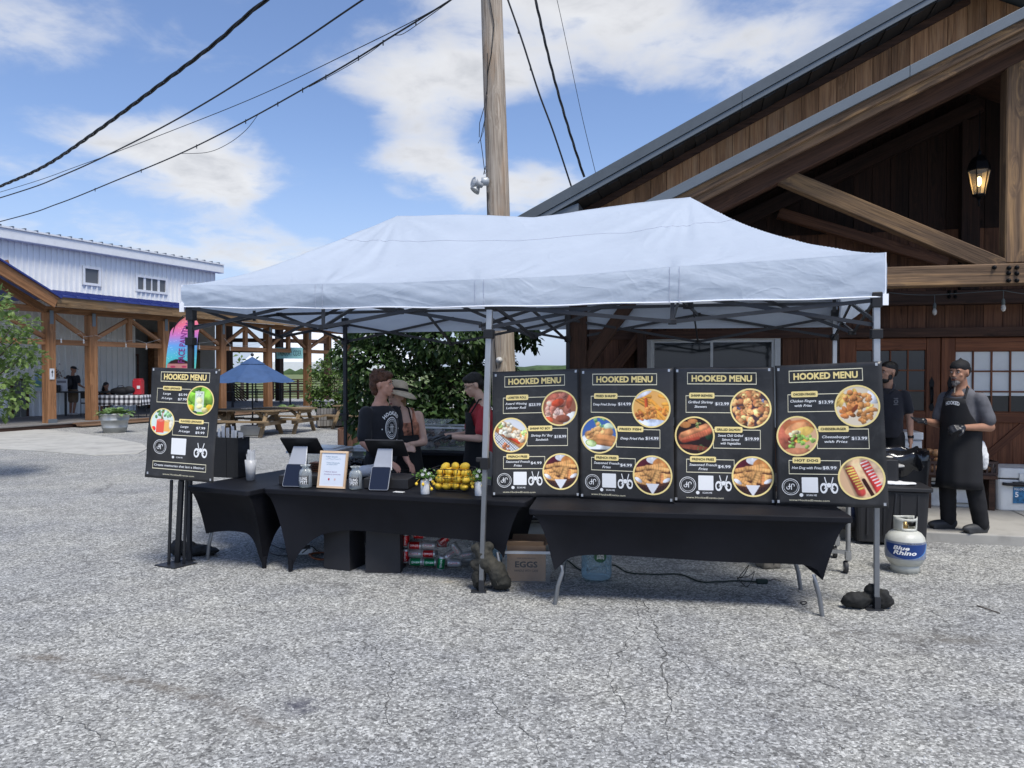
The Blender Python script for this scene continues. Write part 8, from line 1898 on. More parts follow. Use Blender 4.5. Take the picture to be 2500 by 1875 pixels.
for sx in (-1, 1): gs.tube([T(sx * .034 + .02 * math.cos(a), -.094, .012 + .017 * math.sin(a)) for a in [k * math.pi / 6 for k in range(13)]], .0018, 4); gs.tube([T(sx * .054, -.090, .014), T(sx * .078, .0, .016)], .0018, 4)
gs.build('glasses', M_BLK, rd)
# ---- backpacker in the pavilion, seen from behind
bp = P(178, 905, 26.6); bk_ = person('visitor in black cap and khaki shorts with a backpack, seen from behind in the pavilion', (bp.x, 26.6, .15), R(165))
mb, T, Rm = head(bk_, (0, -.03, 1.58), R(-20), R(10), sk1, None, None, 1.0)
mb.cap((0, .01, 1.38), (0, .0, 1.48), .058, .055); sh_l, el_l, wr_l = Vector((.2, 0, 1.33)), Vector((.34, -.1, 1.12)), Vector((.52, -.22, 1.24)); sh_r, el_r, wr_r = Vector((-.2, 0, 1.33)), Vector((-.25, -.02, 1.06)), Vector((-.2, -.22, .98))
mb.cap(sh_l, el_l, .05, .042); mb.cap(el_l, wr_l, .042, .027); mb.cap(sh_r, el_r, .05, .042); mb.cap(el_r, wr_r, .042, .027)
hand(mb, wr_l, (.7, -.3, .5), (0, .9, 0), 1.0, .4, .2, 1); hand(mb, wr_r, (.2, -.9, 0), (.5, 0, -.5), 1.0, .4, .2, -1)
for (k0_, k1_) in (((-.09, .0, .55), (-.03, .02, .10)), ((.09, .0, .55), (.12, .0, .10))): mb.cap((k0_[0], 0, .85), k0_, .09, .06); mb.cap(k0_, k1_, .058, .038)
remeshed('body', mb, sk1, bk_, .012); sh = MB(); sh.loft([((0, .01, .88), .165, .12), ((0, 0, 1.1), .165, .125), ((0, 0, 1.28), .19, .12), ((0, .01, 1.38), .13, .09)], n=20); sh.cap(sh_l, sh_l.lerp(el_l, .6), .075, .07); sh.cap(sh_r, sh_r.lerp(el_r, .6), .075, .07); remeshed('t_shirt', sh, M_SHBLK, bk_, .016, .005, 9)
so_ = MB(); so_.loft([((0, .01, .78), .17, .13), ((0, .01, .92), .165, .125)], n=20); so_.cap((-.09, 0, .82), (-.09, 0, .52), .105, .095, 14); so_.cap((.09, 0, .82), (.09, 0, .52), .105, .095, 14); remeshed('shorts', so_, mat('khaki_cloth', (.17, .12, .075), .85, var=.1), bk_, .016, .005, 9)
for (x, y) in ((-.03, .02), (.12, .0)): s_ = MB(); s_.ell((x, -.04, .05), (.05, .14, .05)); remeshed('shoe', s_, mat('white_shoe', (.62, .58, .54), .6, var=.08), bk_, .012)
pk = MB(); pk.ell((0, .20, 1.14), (.15, .11, .23)); pk.ell((0, .27, 1.05), (.11, .06, .12)); remeshed('backpack', pk, mat('black_nylon', (.012, .012, .015), .55, var=.2), bk_, .014, .004, 12)
cp = MB(); cp.ell(T(0, .01, .06), (.088, .106, .070), Rm); cp.ell(T(0, -.11, .045), (.06, .07, .01), Rm); remeshed('cap', cp, M_SHBLK, bk_, .010)
fw = root('dried_bouquet', 'bunch of dried reddish flowers held up by the backpacker', 'bouquet', bk_.location + Vector((-.62, .05, 1.28)), 0); rnd = random.Random(5); V, F = [], []
for _ in range(130):
 c = Vector((rnd.gauss(-.05, .12), rnd.gauss(0, .08), rnd.gauss(.12, .10))); k = len(V); V += leaf_pts(c, Vector((rnd.gauss(0, 1), rnd.gauss(0, 1), 1)), Vector((rnd.gauss(0, 1), -1, .3)), .06, .02); F += [(k, k + 1, k + 2), (k, k + 2, k + 3)]
MB().add(V, F).build('dried_leaves', mat('dried_red_leaf', (.14, .05, .04), .9, var=.5, scale=20), fw); MB().tube([(.05, 0, -.08), (-.02, 0, .1)], .008, 5).build('stems', M_BARK, fw)
sp = P(262, 905, 26.6); se = person('dark haired person leaning behind the checked table in the pavilion', (sp.x, 26.55, .15), R(20))
mb, T, Rm = head(se, (0, -.12, 1.02), R(40), R(25), sk1, None, None, 1.0); mb.cap((0, .0, .84), (0, -.08, .95), .055, .05)
a1_, b1_, c1_ = Vector((.17, 0, .80)), Vector((.24, -.15, .62)), Vector((.12, -.38, .78)); mb.cap(a1_, b1_, .048, .04); mb.cap(b1_, c1_, .04, .026); mb.cap(Vector((-.17, 0, .80)), Vector((-.24, -.15, .62)), .048, .04); mb.cap(Vector((-.24, -.15, .62)), Vector((-.1, -.38, .78)), .04, .026)
hand(mb, c1_, (-.3, -.9, 0), (0, 0, -1), .95, .3, .2, 1); hand(mb, Vector((-.1, -.38, .78)), (.3, -.9, 0), (0, 0, -1), .95, .3, .2, -1)
mb.cap((-.09, 0, .42), (-.1, -.42, .44), .085, .06); mb.cap((-.1, -.42, .44), (-.1, -.40, .06), .055, .04); mb.cap((.09, 0, .42), (.1, -.42, .44), .085, .06); mb.cap((.1, -.42, .44), (.1, -.40, .06), .055, .04); mb.ell((0, .0, .42), (.16, .13, .1))
remeshed('body', mb, sk1, se, .012); sh = MB(); sh.loft([((0, .02, .40), .16, .12), ((0, .02, .6), .15, .11), ((0, 0, .78), .17, .105), ((0, 0, .86), .10, .07)], n=18); sh.cap((.17, 0, .80), (.21, -.08, .70), .065, .06); sh.cap((-.17, 0, .80), (-.21, -.08, .70), .065, .06); remeshed('top', sh, M_SHBLK, se, .016)
hr = MB(); hr.ell(T(0, .03, .045), (.09, .105, .09), Rm); hr.cap(T(0, .07, .0), T(0, .10, -.18), .075, .06); remeshed('hair', hr, HM_BLACK, se, .012, .004, 30)
stl = root('stool', 'plain black stool under the person at the checked table', 'stool', (sp.x, 26.55, .15), R(20)); MB().lathe([(.18, .30), (.18, .33)], n=16).build('seat', M_BLK, stl)
for k in range(4): a = k * math.pi / 2 + .78; MB().tube([(.16 * math.cos(a), .16 * math.sin(a), 0), (.11 * math.cos(a), .11 * math.sin(a), .30)], .012, 5).build('leg', M_BLK, stl)
# ---- right side: slab things
fz = root('chest_freezer', 'white chest freezer against the barn doors behind the polo man', 'freezer', G(2232, 1232, .1) + Vector((-.12, .30, 0)), BA)
M_FZ = mat('white_enamel', (.66, .69, .71), .3, var=.03)
MB().rbox((0, 0, .40), (.55, .52, .74), .03).build('cabinet', M_FZ, fz, bevel=.01); MB().rbox((0, -.005, .82), (.57, .55, .09), .03).build('lid', M_FZ, fz, bevel=.012); MB().rbox((0, 0, .02), (.5, .46, .04), .02).build('plinth', M_BLK, fz)
rc = root('red_cup', 'red paper cup standing on the white freezer', 'cup', fz.location + Vector((.0, 0, .866)), 0); MB().lathe([(.028, 0), (.042, .14), (.0001, .14)], n=16).build('cup', M_RED, rc); MB().lathe([(.044, .135), (.044, .15), (.0001, .152)], n=16).build('lid', M_WTRIM, rc)
def cooler(label, loc, rz, w_, d_, h_, sticker=False, S=1, group='hard white coolers', col=None):
 r = root('cooler', label, 'cooler', loc, rz, group); m = mat('dirty_white_plastic', (.74, .74, .70), .5, var=.06, scale=3, dirt=((.35, .32, .27, 1), 5, .4)) if col is None else col
 MB().rbox((0, 0, h_ * .36), (w_ * .97, d_ * .95, h_ * .72), .06, n=4, taper=1.03).build('body', m, r, bevel=.015)
 MB().rbox((0, 0, h_ * .86), (w_, d_, h_ * .24), .06, n=4, taper=.97).build('lid', m, r, bevel=.018)
 MB().rbox((0, 0, h_ * .735), (w_ * .985, d_ * .975, .012), .06).build('gasket', M_BLK, r)
 hd = MB().tube([(-w_ * .44, -d_ * .50, h_ * .62), (-w_ * .40, -d_ * .56, h_ * .615), (w_ * .40, -d_ * .56, h_ * .615), (w_ * .44, -d_ * .50, h_ * .62)], .018, 8).build('handle', M_BLK, r)
 MB().rbox((-w_ * .28, -d_ * .54, h_ * .62), (w_ * .12, .04, h_ * .10), .01).build('grip', M_BLK, hd)
 for sx in (-.25, .25): MB().rbox((w_ * sx, -d_ * .505, h_ * .78), (.05, .025, .09), .008).build('latch', M_BLK if not sticker else m, r, bevel=.004)
 pn_ = MB().rbox((w_ * .12, -d_ * .478, h_ * .33), (w_ * .55, .012, h_ * .40), .03, axis='z').build('raised_panel', m, r, bevel=.006)
 if sticker:
  MB().bx(-w_ * .33, -w_ * .20, -d_ * .500, -d_ * .485, h_ * .18, h_ * .55).build('label_sticker', mat('blue_sticker', (.03, .17, .34), .4, var=.5, scale=16), r)
  pr = Print(lambda x, y, h: Vector((x, -d_ * .501 - h, -y))); pr.text('w', 'IGLOO', -w_ * .265, -h_ * .505, .024, .001, width=w_ * .11, bold=.03); pr.text('v', '5', -w_ * .295, -h_ * .38, .055, .001, bold=.03); pr.build('v', 'sticker_number', M_WHT, r, world=False); pr.build('w', 'sticker_lettering', M_WHT, r, world=False)
 return r
cl_ = G(2405, 1228, .1); cooler('large dirty white hard cooler with a blue label at the right edge of the slab', (cl_.x + .36, cl_.y - .38, .10), BA + R(2), 1.0, .46, .50, sticker=True)
c2 = P(2345, 905, 9.0); cooler('grey white cooler on the slab hidden behind the legs of the aproned man', (c2.x, 9.2, .10), BA, .62, .42, .40, group='hard white coolers')
c3 = P(2275, 905, 9.1);
M_CRT = mat('brown_crate_plastic', (.055, .028, .020), .5, var=.1)
def crate(label, loc, rz, z):
 r = root('crate', label, 'crate', Vector((loc.x, loc.y, z)), rz, 'brown plastic crates')
 w_, d_, h_ = .32, .34, .16; c = MB()
 for sy in (-1, 1):
  for zz_ in (.015, .145): MB().bx(-w_ / 2, w_ / 2, sy * d_ / 2 - .008, sy * d_ / 2 + .008, zz_ - .015, zz_ + .015).build('rail', M_CRT, r)
  for k in range(7): x = -w_ / 2 + .01 + (w_ - .02) * k / 6; c.bx(x - .01, x + .01, sy * d_ / 2 - .006, sy * d_ / 2 + .006, .03, .13)
 for sx in (-1, 1):
  for zz_ in (.015, .145): MB().bx(sx * w_ / 2 - .008, sx * w_ / 2 + .008, -d_ / 2, d_ / 2, zz_ - .015, zz_ + .015).build('rail', M_CRT, r)
  for k in range(5): y = -d_ / 2 + .02 + (d_ - .04) * k / 4; c.bx(sx * w_ / 2 - .006, sx * w_ / 2 + .006, y - .01, y + .01, .03, .13)
 c.bx(-w_ / 2, w_ / 2, -d_ / 2, d_ / 2, 0, .008); o = c.build('lattice', M_CRT, r); o['kind'] = 'stuff'; return r
crate('brown crate left of the aproned man, onions showing inside', P(2285, 905, 9.0), BA, .497); crate('brown crate right of the aproned man, on the grey cooler', P(2388, 905, 9.0), BA, .497)
shf = root('low_shelf', 'low dark trestle under the two brown crates behind the aproned man', 'trestle', (P(2337, 905, 9.0).x, 9.02, .10), BA); MB().bx(-.38, .38, -.2, .2, .36, .395).build('shelf', M_BEAMD, shf)
for sx in (-.33, .33): MB().bx(sx - .03, sx + .03, -.18, .18, 0, .36).build('leg', M_BEAMD, shf)
M_ON = mat('onion_skin', (.42, .22, .10), .5, var=.25, scale=25); onp = None; rnd = random.Random(3)
for k in range(16):
 bx_ = P(2285 if k < 9 else 2388, 905, 9.02); z = .55 + (.075 * (k % 3)) * (1.3 if k < 9 else .5);
 if onp is None: o = onp = MB().ell((0, 0, 0), (.042, .042, .038), None, 0, 12, 8).build('onion', M_ON)
 else: o = onp.copy(); COL.objects.link(o)
 o.location = (bx_.x + rnd.uniform(-.10, .10), bx_.y + rnd.uniform(-.1, .06), z); o.scale = [rnd.uniform(.85, 1.2)] * 3
 tag(o, 'brown onion heaped in the crate left of the aproned man' if k < 9 else 'brown onion in the crate right of the aproned man', 'onion', 'onions in the crates')
bnp = P(2215, 905, 8.15); bn_ = root('lined_bin', 'black bin lined with a shiny black rubbish bag below the polo man', 'bin', (bnp.x - .06, 8.25, .10), BA)
MB().rbox((0, 0, .33), (.50, .42, .66), .05, taper=1.12).build('bin', M_DRAW, bn_)
bgm = MB(); V = []; F = []; n = 48
for j, (rr, z) in enumerate(((.27, .50), (.305, .60), (.31, .70), (.285, .765), (.255, .74), (.23, .6))):
 for k in range(n):
  a = 2 * math.pi * k / n; nz_ = .030 * mnoise.noise(Vector((a * 3.5, j * .8, 1))) + .018 * mnoise.noise(Vector((a * 9, j * 1.6, 4))); V.append(((rr + nz_) * math.copysign(abs(math.cos(a)) ** .7, math.cos(a)), (rr * .86 + nz_) * math.copysign(abs(math.sin(a)) ** .7, math.sin(a)), z + .06 * mnoise.noise(Vector((a * 2.5, j, 8)))))
for j in range(5):
 for k in range(n): F.append((j * n + k, j * n + (k + 1) % n, (j + 1) * n + (k + 1) % n, (j + 1) * n + k))
bgm.add(V, F, 0, True).build('bag', mat('shiny_black_film', (.016, .016, .018), .16, var=.1, bump=.5, bscale=14, spec=.8), bn_)
ttp = P(2195, 905, 7.45); tt = root('lidded_tote', 'black lidded plastic tote with a white towel on it behind the tent leg', 'tote', (ttp.x - .02, 7.62, .02), BA)
MB().rbox((0, 0, .26), (.62, .40, .50), .04, taper=1.08).build('tub', M_DRAW, tt, bevel=.006); MB().rbox((0, 0, .535), (.72, .48, .04), .04).build('lid', M_DRAW, tt, bevel=.008)
for sx in (-.22, -.07, .08, .23): MB().bx(sx - .01, sx + .01, -.222, -.205, .08, .48).build('rib', M_DRAW, tt)
twl = root('white_towel', 'folded white towel lying on the black lidded tote', 'towel', tt.location + Vector((.06, -.03, .557)), BA); t_ = MB(); t_.ell((0, 0, .012), (.20, .10, .02)).ell((-.1, .02, .02), (.12, .09, .022)); remeshed('cloth', t_, MATS['white_cloth'], twl, .012, .008, 14)
cbd = root('cutting_board', 'pale cutting board slanting above the tote', 'cutting board', tt.location + Vector((.02, .20, .70)), BA + .12); MB().box((0, 0, 0), (.42, .16, .02), Matrix.Rotation(R(-6), 3, 'Y')).build('board', mat('pale_board', (.55, .54, .50), .5, var=.05), cbd, bevel=.004)
gbx = root('flat_griddle', 'black griddle with white buns above the tote, mostly behind the menu', 'griddle', tt.location + Vector((-.16, .22, .56)), BA); MB().rbox((0, 0, .12), (.62, .40, .24), .03).build('body', M_DRAW, gbx, bevel=.01)
for k in range(5): MB().ell((.05 + k * .05, -.05 + .03 * (k % 2), .25), (.035, .035, .012), None, 0, 10, 6).build('bun', mat('pale_bun', (.62, .58, .50), .7, var=.1), gbx)
hs = MB().tube([(.02, -.27, .50), (.0, -.30, .35), (-.02, -.30, .15), (.03, -.34, .02), (.02, -.5, -.02)], .014, 8).build('hose', M_BLK, tt)
dbg = root('dark_duffel', 'dark bag of bottled water under the table on the slab edge', 'bag', G(2085, 1300, .1) + Vector((0, .1, 0)), BA); t_ = MB(); t_.ell((0, 0, .09), (.20, .14, .09)).ell((.1, -.03, .06), (.12, .1, .06)); remeshed('bag', t_, M_APR, dbg, .012, .012, 12); MB().rbox((.07, -.10, .19), (.16, .02, .14), .01).build('bottle_pack', mat('blue_black_film', (.012, .02, .05), .2, var=.6, scale=30), dbg)
pt_ = root('propane_tank', 'off-white propane tank with a Blue Rhino label, right of the tent leg', 'propane tank', G(2209, 1394), R(0)); M_PT = mat('tank_paint', (.52, .52, .46), .42, var=.05, dirt=((.25, .22, .18, 1), 6, .35)); rT = .158
MB().lathe([(.0001, .045), (.08, .048), (.125, .07), (.150, .11), (rT, .15), (rT, .255), (.150, .295), (.125, .33), (.085, .352), (.0001, .362)], n=48).build('tank', M_PT, pt_)
MB().lathe([(.108, .0), (.112, .0), (.112, .06), (.104, .07), (.104, .0)], n=36).build('foot_ring', M_PT, pt_)
V = []; F = []; n = 48; hs_ = [.345, .375, .405, .435, .462]
for j, z in enumerate(hs_):
 for k in range(n): a = 2 * math.pi * k / n; V.append(((.086 + .004 * j / 4) * math.cos(a), (.086 + .004 * j / 4) * math.sin(a), z + (.0 if j < 4 else .006 * math.cos(2 * a))))
for j in range(4):
 for k in range(n):
  a = (k + .5) / n * 360
  if j in (1, 2) and ((232 < a < 308) or (52 < a < 128)): continue
  if j >= 1 and (a < 18 or a > 342): continue
  F.append((j * n + k, j * n + (k + 1) % n, (j + 1) * n + (k + 1) % n, (j + 1) * n + k))
MB().add(V, F, 0, True).build('collar', M_PT, pt_, solid=.006)
MB().lathe([(.022, .36), (.022, .40), (.014, .405), (.014, .43), (.0001, .43)], n=14).build('valve', mat('brass', (.35, .24, .10), .35, .8, var=.1), pt_); MB().lathe([(.026, -.02), (.026, .02), (.0001, .02)], (.055, 0, .405), 12, rot=Matrix.Rotation(R(90), 3, 'Y')).build('valve_knob', M_BLK, pt_)
lb = Print(lambda x, y, h: Vector(((rT + .001 + h) * math.sin(x), -(rT + .001 + h) * math.cos(x), y)))
def lrect(part, x0, y0, x1, y1, h, n=16):
 for k in range(n): a, b = x0 + (x1 - x0) * k / n, x0 + (x1 - x0) * (k + 1) / n; lb.poly(part, [(a, y0), (b, y0), (b, y1), (a, y1)], h)
lrect('s', -1.75, .128, 1.75, .272, .0, 28)
def rhino_top(x): return .250 - .0 * x
for k in range(28):
 a, b = -1.65 + 2.5 * k / 28, -1.65 + 2.5 * (k + 1) / 28; f = lambda x: .254 - .118 * max(0, 1 - ((x + .40) / 1.22) ** 2) ** .5
 if abs((a + .40) / 1.22) > 1: continue
 lb.poly('b', [(a, .254), (b, .254), (b, f(b)), (a, f(a))], .0008)
for k in range(12):
 t0, t1 = k / 12, (k + 1) / 12; q = lambda t: (-.40 + 1.22 * math.sin(t * math.pi / 2) , .254 - .118 * math.cos(t * math.pi / 2)); (x0, y0), (x1, y1) = q(t0), q(t1)
 lb.poly('l', [(x0, y0), (x1, y1), (x1 + .13 * t1 + .02, y1 + .0), (x0 + .13 * t0 + .02, y0)], .0012)
def ltx(part, s, cx, cy, cap, wd, sh=.25, bold=.05):
 V, F, sz = text2d(s, bold, sh); lb._mb(part).add([lb.f(cx + x * wd / sz[0], cy + y * cap, .0018) for x, y in V], F)
ltx('w', 'Blue', -.66, .225, .030, .80); ltx('w', 'Rhino', -.48, .186, .034, 1.15); ltx('k', 'TO FIND A STORE', -.1, .2625, .006, 1.0, 0, .02); ltx('k', 'We Make it Easy', .95, .137, .005, .5, .2, .01)
lrect('w', .95, .163, 1.22, .178, .001, 3)
lb.build('s', 'label_sleeve', mat('silver_sleeve', (.21, .24, .32), .35, .1, var=.12, scale=30), pt_, world=False); lb.build('b', 'blue_label', mat('label_blue', (.012, .045, .19), .35, var=.05), pt_, world=False); lb.build('l', 'light_blue_stripe', mat('label_light_blue', (.05, .24, .60), .35, var=0), pt_, world=False); lb.build('w', 'white_lettering', M_WHT, pt_, world=False); lb.build('k', 'small_print', M_INK, pt_, world=False)
ct = root('steel_cart', 'stainless steel cart on casters standing behind the right table', 'cart', G(2070, 1400), BA); M_SS = mat('stainless', (.45, .45, .44), .3, .85, var=.06)
cw_, cdp = .62, .55
for (x, y) in ((0, 0), (-cw_, 0), (0, cdp), (-cw_, cdp)):
 MB().tube([(x, y, .11), (x, y, .72)], .02, 10).build('leg', M_SS, ct); MB().rbox((x, y, .155), (.05, .05, .07), .01).build('leg_sleeve', M_SS, ct)
 cs = MB().lathe([(.0001, -.016), (.048, -.016), (.052, -.010), (.052, .010), (.048, .016), (.0001, .016)], (x - .015, y + .01, .052), 20, rot=Matrix.Rotation(R(90), 3, 'Y') if x == 0 else Matrix.Rotation(R(90), 3, 'X')).build('caster_wheel', mat('dark_rubber', (.03, .03, .032), .6, var=.1), ct)
 MB().lathe([(.0001, -.0175), (.028, -.0175), (.028, .0175), (.0001, .0175)], (x - .015, y + .01, .052), 14, rot=Matrix.Rotation(R(90), 3, 'Y') if x == 0 else Matrix.Rotation(R(90), 3, 'X')).build('wheel_hub', M_SS, cs)
 MB().bar((x, y, .115), (x - .015, y + .01, .055), .046, .006, up=(0, 1, 0) if x else (1, 0, 0)).build('fork', M_SS, ct)
for y in (0, cdp): MB().bx(-cw_, 0, y - .012, y + .012, .165, .195).build('rail', M_SS, ct)
MB().bx(-cw_ - .05, .05, -.05, cdp + .05, .72, .75).build('cart_top', M_SS, ct)
rk = root('wedge_stone', 'grey concrete chunk wedged against the left caster', 'stone', G(1880, 1388) + Vector((0, .05, 0)), .2); t_ = MB(); t_.box((0, 0, .09), (.17, .16, .18)); remeshed('stone', t_, mat('rough_concrete', (.17, .155, .13), .95, var=.2, bump=.6, bscale=30), rk, .014, .012, 14, smooth=3)
rk = root('wedge_stone', 'dark stone on the ground behind the caster wheel', 'stone', G(1975, 1372) + Vector((.02, .35, 0)), .2); t_ = MB(); t_.ell((0, 0, .07), (.09, .08, .08)); remeshed('stone', t_, MATS['rough_concrete'], rk, .014, .012, 14)
# ---- under the tables
M_SAND = mat('grey_green_canvas', (.032, .031, .025), .9, var=.3, scale=7, bump=.8, bscale=22, dirt=((.09, .08, .06, 1), 6, .5))
M_SANDB = mat('black_canvas', (.014, .014, .013), .8, var=.3, scale=7, bump=.5, bscale=25, dirt=((.05, .046, .036, 1), 6, .5))
def sandbag(label, loc, rz, parts, m, group='sandbags weighting the tent legs and stand'):
 r = root('sandbag', label, 'sandbag', loc, rz, group); t_ = MB()
 for (c, rr, e) in parts: t_.ell(c, rr, Matrix.Rotation(e[0], 3, 'X') @ Matrix.Rotation(e[1], 3, 'Y') @ Matrix.Rotation(e[2], 3, 'Z'), 0, 16, 10)
 remeshed('bag', t_, m, r, .009, .016, 15, smooth=5); return r
sb1 = sandbag('grey green sandbag slumped on the middle tent leg', FM + Vector((.03, .055, 0)), 0, (((.105, -.02, .115), (.080, .085, .125), (0, -.35, 0)), ((.12, -.02, .07), (.085, .085, .07), (0, 0, 0)), ((-.05, .02, .10), (.055, .07, .105), (0, 0, 0)), ((.01, -.02, .21), (.105, .065, .075), (0, .35, 0)), ((-.015, -.01, .285), (.075, .055, .055), (0, .2, .3)), ((-.05, .0, .33), (.065, .05, .035), (0, -.3, 0)), ((.02, .0, .33), (.045, .04, .04), (0, .5, 0)), ((-.075, -.01, .20), (.05, .04, .035), (0, .5, 0))), M_SAND)
MB().tube([(-.02, -.05, .27), (.03, -.075, .20), (.07, -.09, .13), (.10, -.10, .06)], .004, 5).build('seam', M_SAND, sb1)
sandbag('black sandbag draped round the right tent leg foot', FR + Vector((0, -.0, 0)), 0, (((-.12, .03, .06), (.12, .06, .055), (0, .12, .2)), ((.045, .03, .07), (.07, .06, .075), (0, 0, 0)), ((-.02, .05, .13), (.045, .04, .045), (0, .5, 0)), ((-.19, .03, .045), (.05, .04, .03), (0, 0, 0)), ((.09, .02, .05), (.045, .05, .05), (0, 0, 0)), ((-.03, .04, .16), (.025, .02, .02), (0, .4, 0))), M_SANDB)
sandbag('flat dark sandbag behind the menu stand base', G(458, 1362) + Vector((0, .1, 0)), 0, (((.04, 0, .05), (.17, .10, .055), (0, 0, 0)), ((-.12, .0, .07), (.09, .09, .07), (0, 0, 0)), ((.16, .0, .04), (.09, .08, .035), (0, 0, 0)), ((-.0, -.02, .09), (.05, .03, .05), (0, .5, 0))), M_SANDB)
eg = clear_bin('clear tub holding an open cardboard egg box under the counter gap', G(1290, 1424) + Vector((-.0, .16, 0)), R(-3), .42, .32, .26, lid=False, name='clear_tub'); M_CARD = mat('cardboard', (.50, .33, .21), .85, var=.08, scale=5, dirt=((.24, .15, .09, 1), 4, .3))
eb = root('egg_box', 'open brown cardboard box reading EGGS HANDLE WITH CARE in the clear tub', 'box', eg.location + Vector((-.01, -.0, .006)), R(-3)); wE, dE, hE = .155, .12, .29
for (nm, b_) in (('side', (-wE, wE, -dE, -dE + .004, 0, hE)), ('side', (-wE, wE, dE - .004, dE, 0, hE + .04)), ('side', (-wE, -wE + .004, -dE + .004, dE - .004, 0, hE)), ('side', (wE - .004, wE, -dE + .004, dE - .004, 0, hE)), ('bottom', (-wE + .004, wE - .004, -dE + .004, dE - .004, 0, .004))): MB().bx(*b_).build(nm, M_CARD, eb)
MB().add([(-wE, -dE, hE), (wE * .9, -dE, hE), (wE * .9, -dE - .06, hE + .045), (-wE, -dE - .06, hE + .045)], [(0, 1, 2, 3)]).build('flap', M_CARD, eb, solid=.004); MB().add([(-wE, -dE, hE), (-wE, dE, hE), (-wE - .07, dE, hE + .09), (-wE - .07, -dE, hE + .10)], [(0, 1, 2, 3)]).build('flap', M_CARD, eb, solid=.004)
MB().add([(wE, -dE, hE), (wE, dE, hE), (wE + .05, dE, hE + .04), (wE + .04, -dE, hE + .03)], [(0, 1, 2, 3)]).build('flap', M_CARD, eb, solid=.004)
pr = Print(lambda x, y, h: Vector((x, -dE - .0005 - h, y * -1))); M_BRI = mat('brown_ink', (.045, .035, .03), .8, var=0)
pr.text('k', 'KEEP REFRIGERATED', 0, -.185, .010, .001, width=.15, bold=.01); pr.text('k', 'EGGS', 0, -.135, .045, .001, width=.18, bold=.035); pr.text('k', 'HANDLE WITH CARE', 0, -.085, .018, .001, width=.19, bold=.012); pr.build('k', 'lettering', M_BRI, eb, world=False)
jg = root('water_jug', 'large clear blue water jug upside down with green label under the right table', 'water jug', G(1456, 1412), 0); prof = []
for (r_, z) in ((.0001, .012), (.10, .006), (.118, .015), (.124, .035), (.121, .05), (.121, .30), (.115, .33), (.08, .38), (.035, .41), (.03, .44), (.0001, .445)): prof.append((r_, z))
jm = MB(); V = []; F = []; n = 40; pz = [(.0001, .012), (.10, .006), (.118, .015), (.124, .04)] + [(.121, .055 + k * .024) for k in range(10)] + [(.117, .32), (.08, .37), (.035, .40), (.03, .43), (.0001, .432)]
for j, (r_, z) in enumerate(pz):
 for k in range(n): a = 2 * math.pi * k / n; q = r_ * (1 + (.045 * ((k // 2 + j) % 2) - .02 if 4 <= j <= 12 else 0)); V.append((q * math.cos(a), q * math.sin(a), z))
for j in range(len(pz) - 1):
 for k in range(n): F.append((j * n + k, j * n + (k + 1) % n, (j + 1) * n + (k + 1) % n, (j + 1) * n + k))
jm.add(V, F, 0, False).build('bottle', clearmat('blue_clear_bottle', (.74, .88, .94, 1), .78, .05), jg)
lb2 = Print(lambda x, y, h: Vector(((.126 + h) * math.sin(x), -(.126 + h) * math.cos(x), y)))
lb2.poly('g', [(.15 + .42 * math.cos(a), .205 + .045 * math.sin(a)) for a in [k * math.pi / 12 for k in range(24)]], .001)
def jtx(s, cy, cap, wd):
 V, F, sz = text2d(s, .04); lb2._mb('w').add([lb2.f(.15 - x * wd / sz[0], cy - y * cap, .002) for x, y in V], F)
jtx('Poland', .195, .018, .46); jtx('Spring', .217, .018, .46); lb2.build('g', 'green_label', mat('label_green', (.02, .12, .045), .4, var=.4, scale=30), jg, world=False); lb2.build('w', 'lettering', M_WHT, jg, world=False)
jg2 = root('water_jug', 'second clear jug half hidden behind the middle sandbag', 'water jug', G(1222, 1372) + Vector((0, .12, 0)), 0); MB().lathe(prof, n=24).build('bottle', MATS['blue_clear_bottle'], jg2); jg['group'] = jg2['group'] = 'water jugs under the tables'
cooler('beige cooler with black latches in the gap between the two front tables', (P(1310, 905, 7.3).x, 7.45, 0), R(-8), .62, .40, .50, col=mat('beige_plastic', (.42, .42, .38), .5, var=.06))
for k, (u, v, lab) in enumerate(((836, 1389, 'black box standing under the counter, left one of two'), (938, 1396, 'black box standing under the counter, beside the bag of cans'))):
 p = G(u, v); r = root('black_box', lab, 'box', (p.x, p.y + .09, 0), R(-2 if k else -20), 'black boxes under the counter'); MB().rbox((0, 0, .20), (.30 if k else .26, .26, .40), .006, taper=.96).build('carton', mat('black_carton', (.018, .018, .021), .6, var=.12, scale=4), r, bevel=.004)
bgp = G(1072, 1392); bc_ = root('clear_can_bag', 'big clear plastic bag full of soda cans under the counter', 'bag', (bgp.x, bgp.y + .16, 0), R(-6))
t_ = MB(); t_.ell((0, 0, .17), (.33, .15, .17)); t_.ell((-.17, 0, .16), (.17, .15, .16)); t_.ell((.2, 0, .12), (.16, .14, .12)); remeshed('film', t_, clearmat('clear_film', (.97, .98, .98, 1), .95, .08), bc_, .016, .016, 10)
def can_mesh():
 return MB().lathe([(.0001, .004), (.022, .0), (.026, .004), (.0325, .014), (.0325, .104), (.027, .116), (.0265, .121), (.0245, .121), (.024, .117), (.0001, .116)], n=18)
def can_mat(name, body):
 m = bpy.data.materials.new(name); m.use_nodes = True; N = NT(m.node_tree); b = m.node_tree.nodes['Principled BSDF']; z = N.add('ShaderNodeSeparateXYZ', {0: N.add('ShaderNodeTexCoord').outputs['Object']}).outputs[2]
 N.l.new(N.ramp(N.math('DIVIDE', z, .121), [(0, (.5, .5, .5, 1)), (.13, body), (.85, (.5, .5, .5, 1))], 'CONSTANT'), b.inputs['Base Color']); b.inputs['Roughness'].default_value = .28; b.inputs['Metallic'].default_value = .45; return m
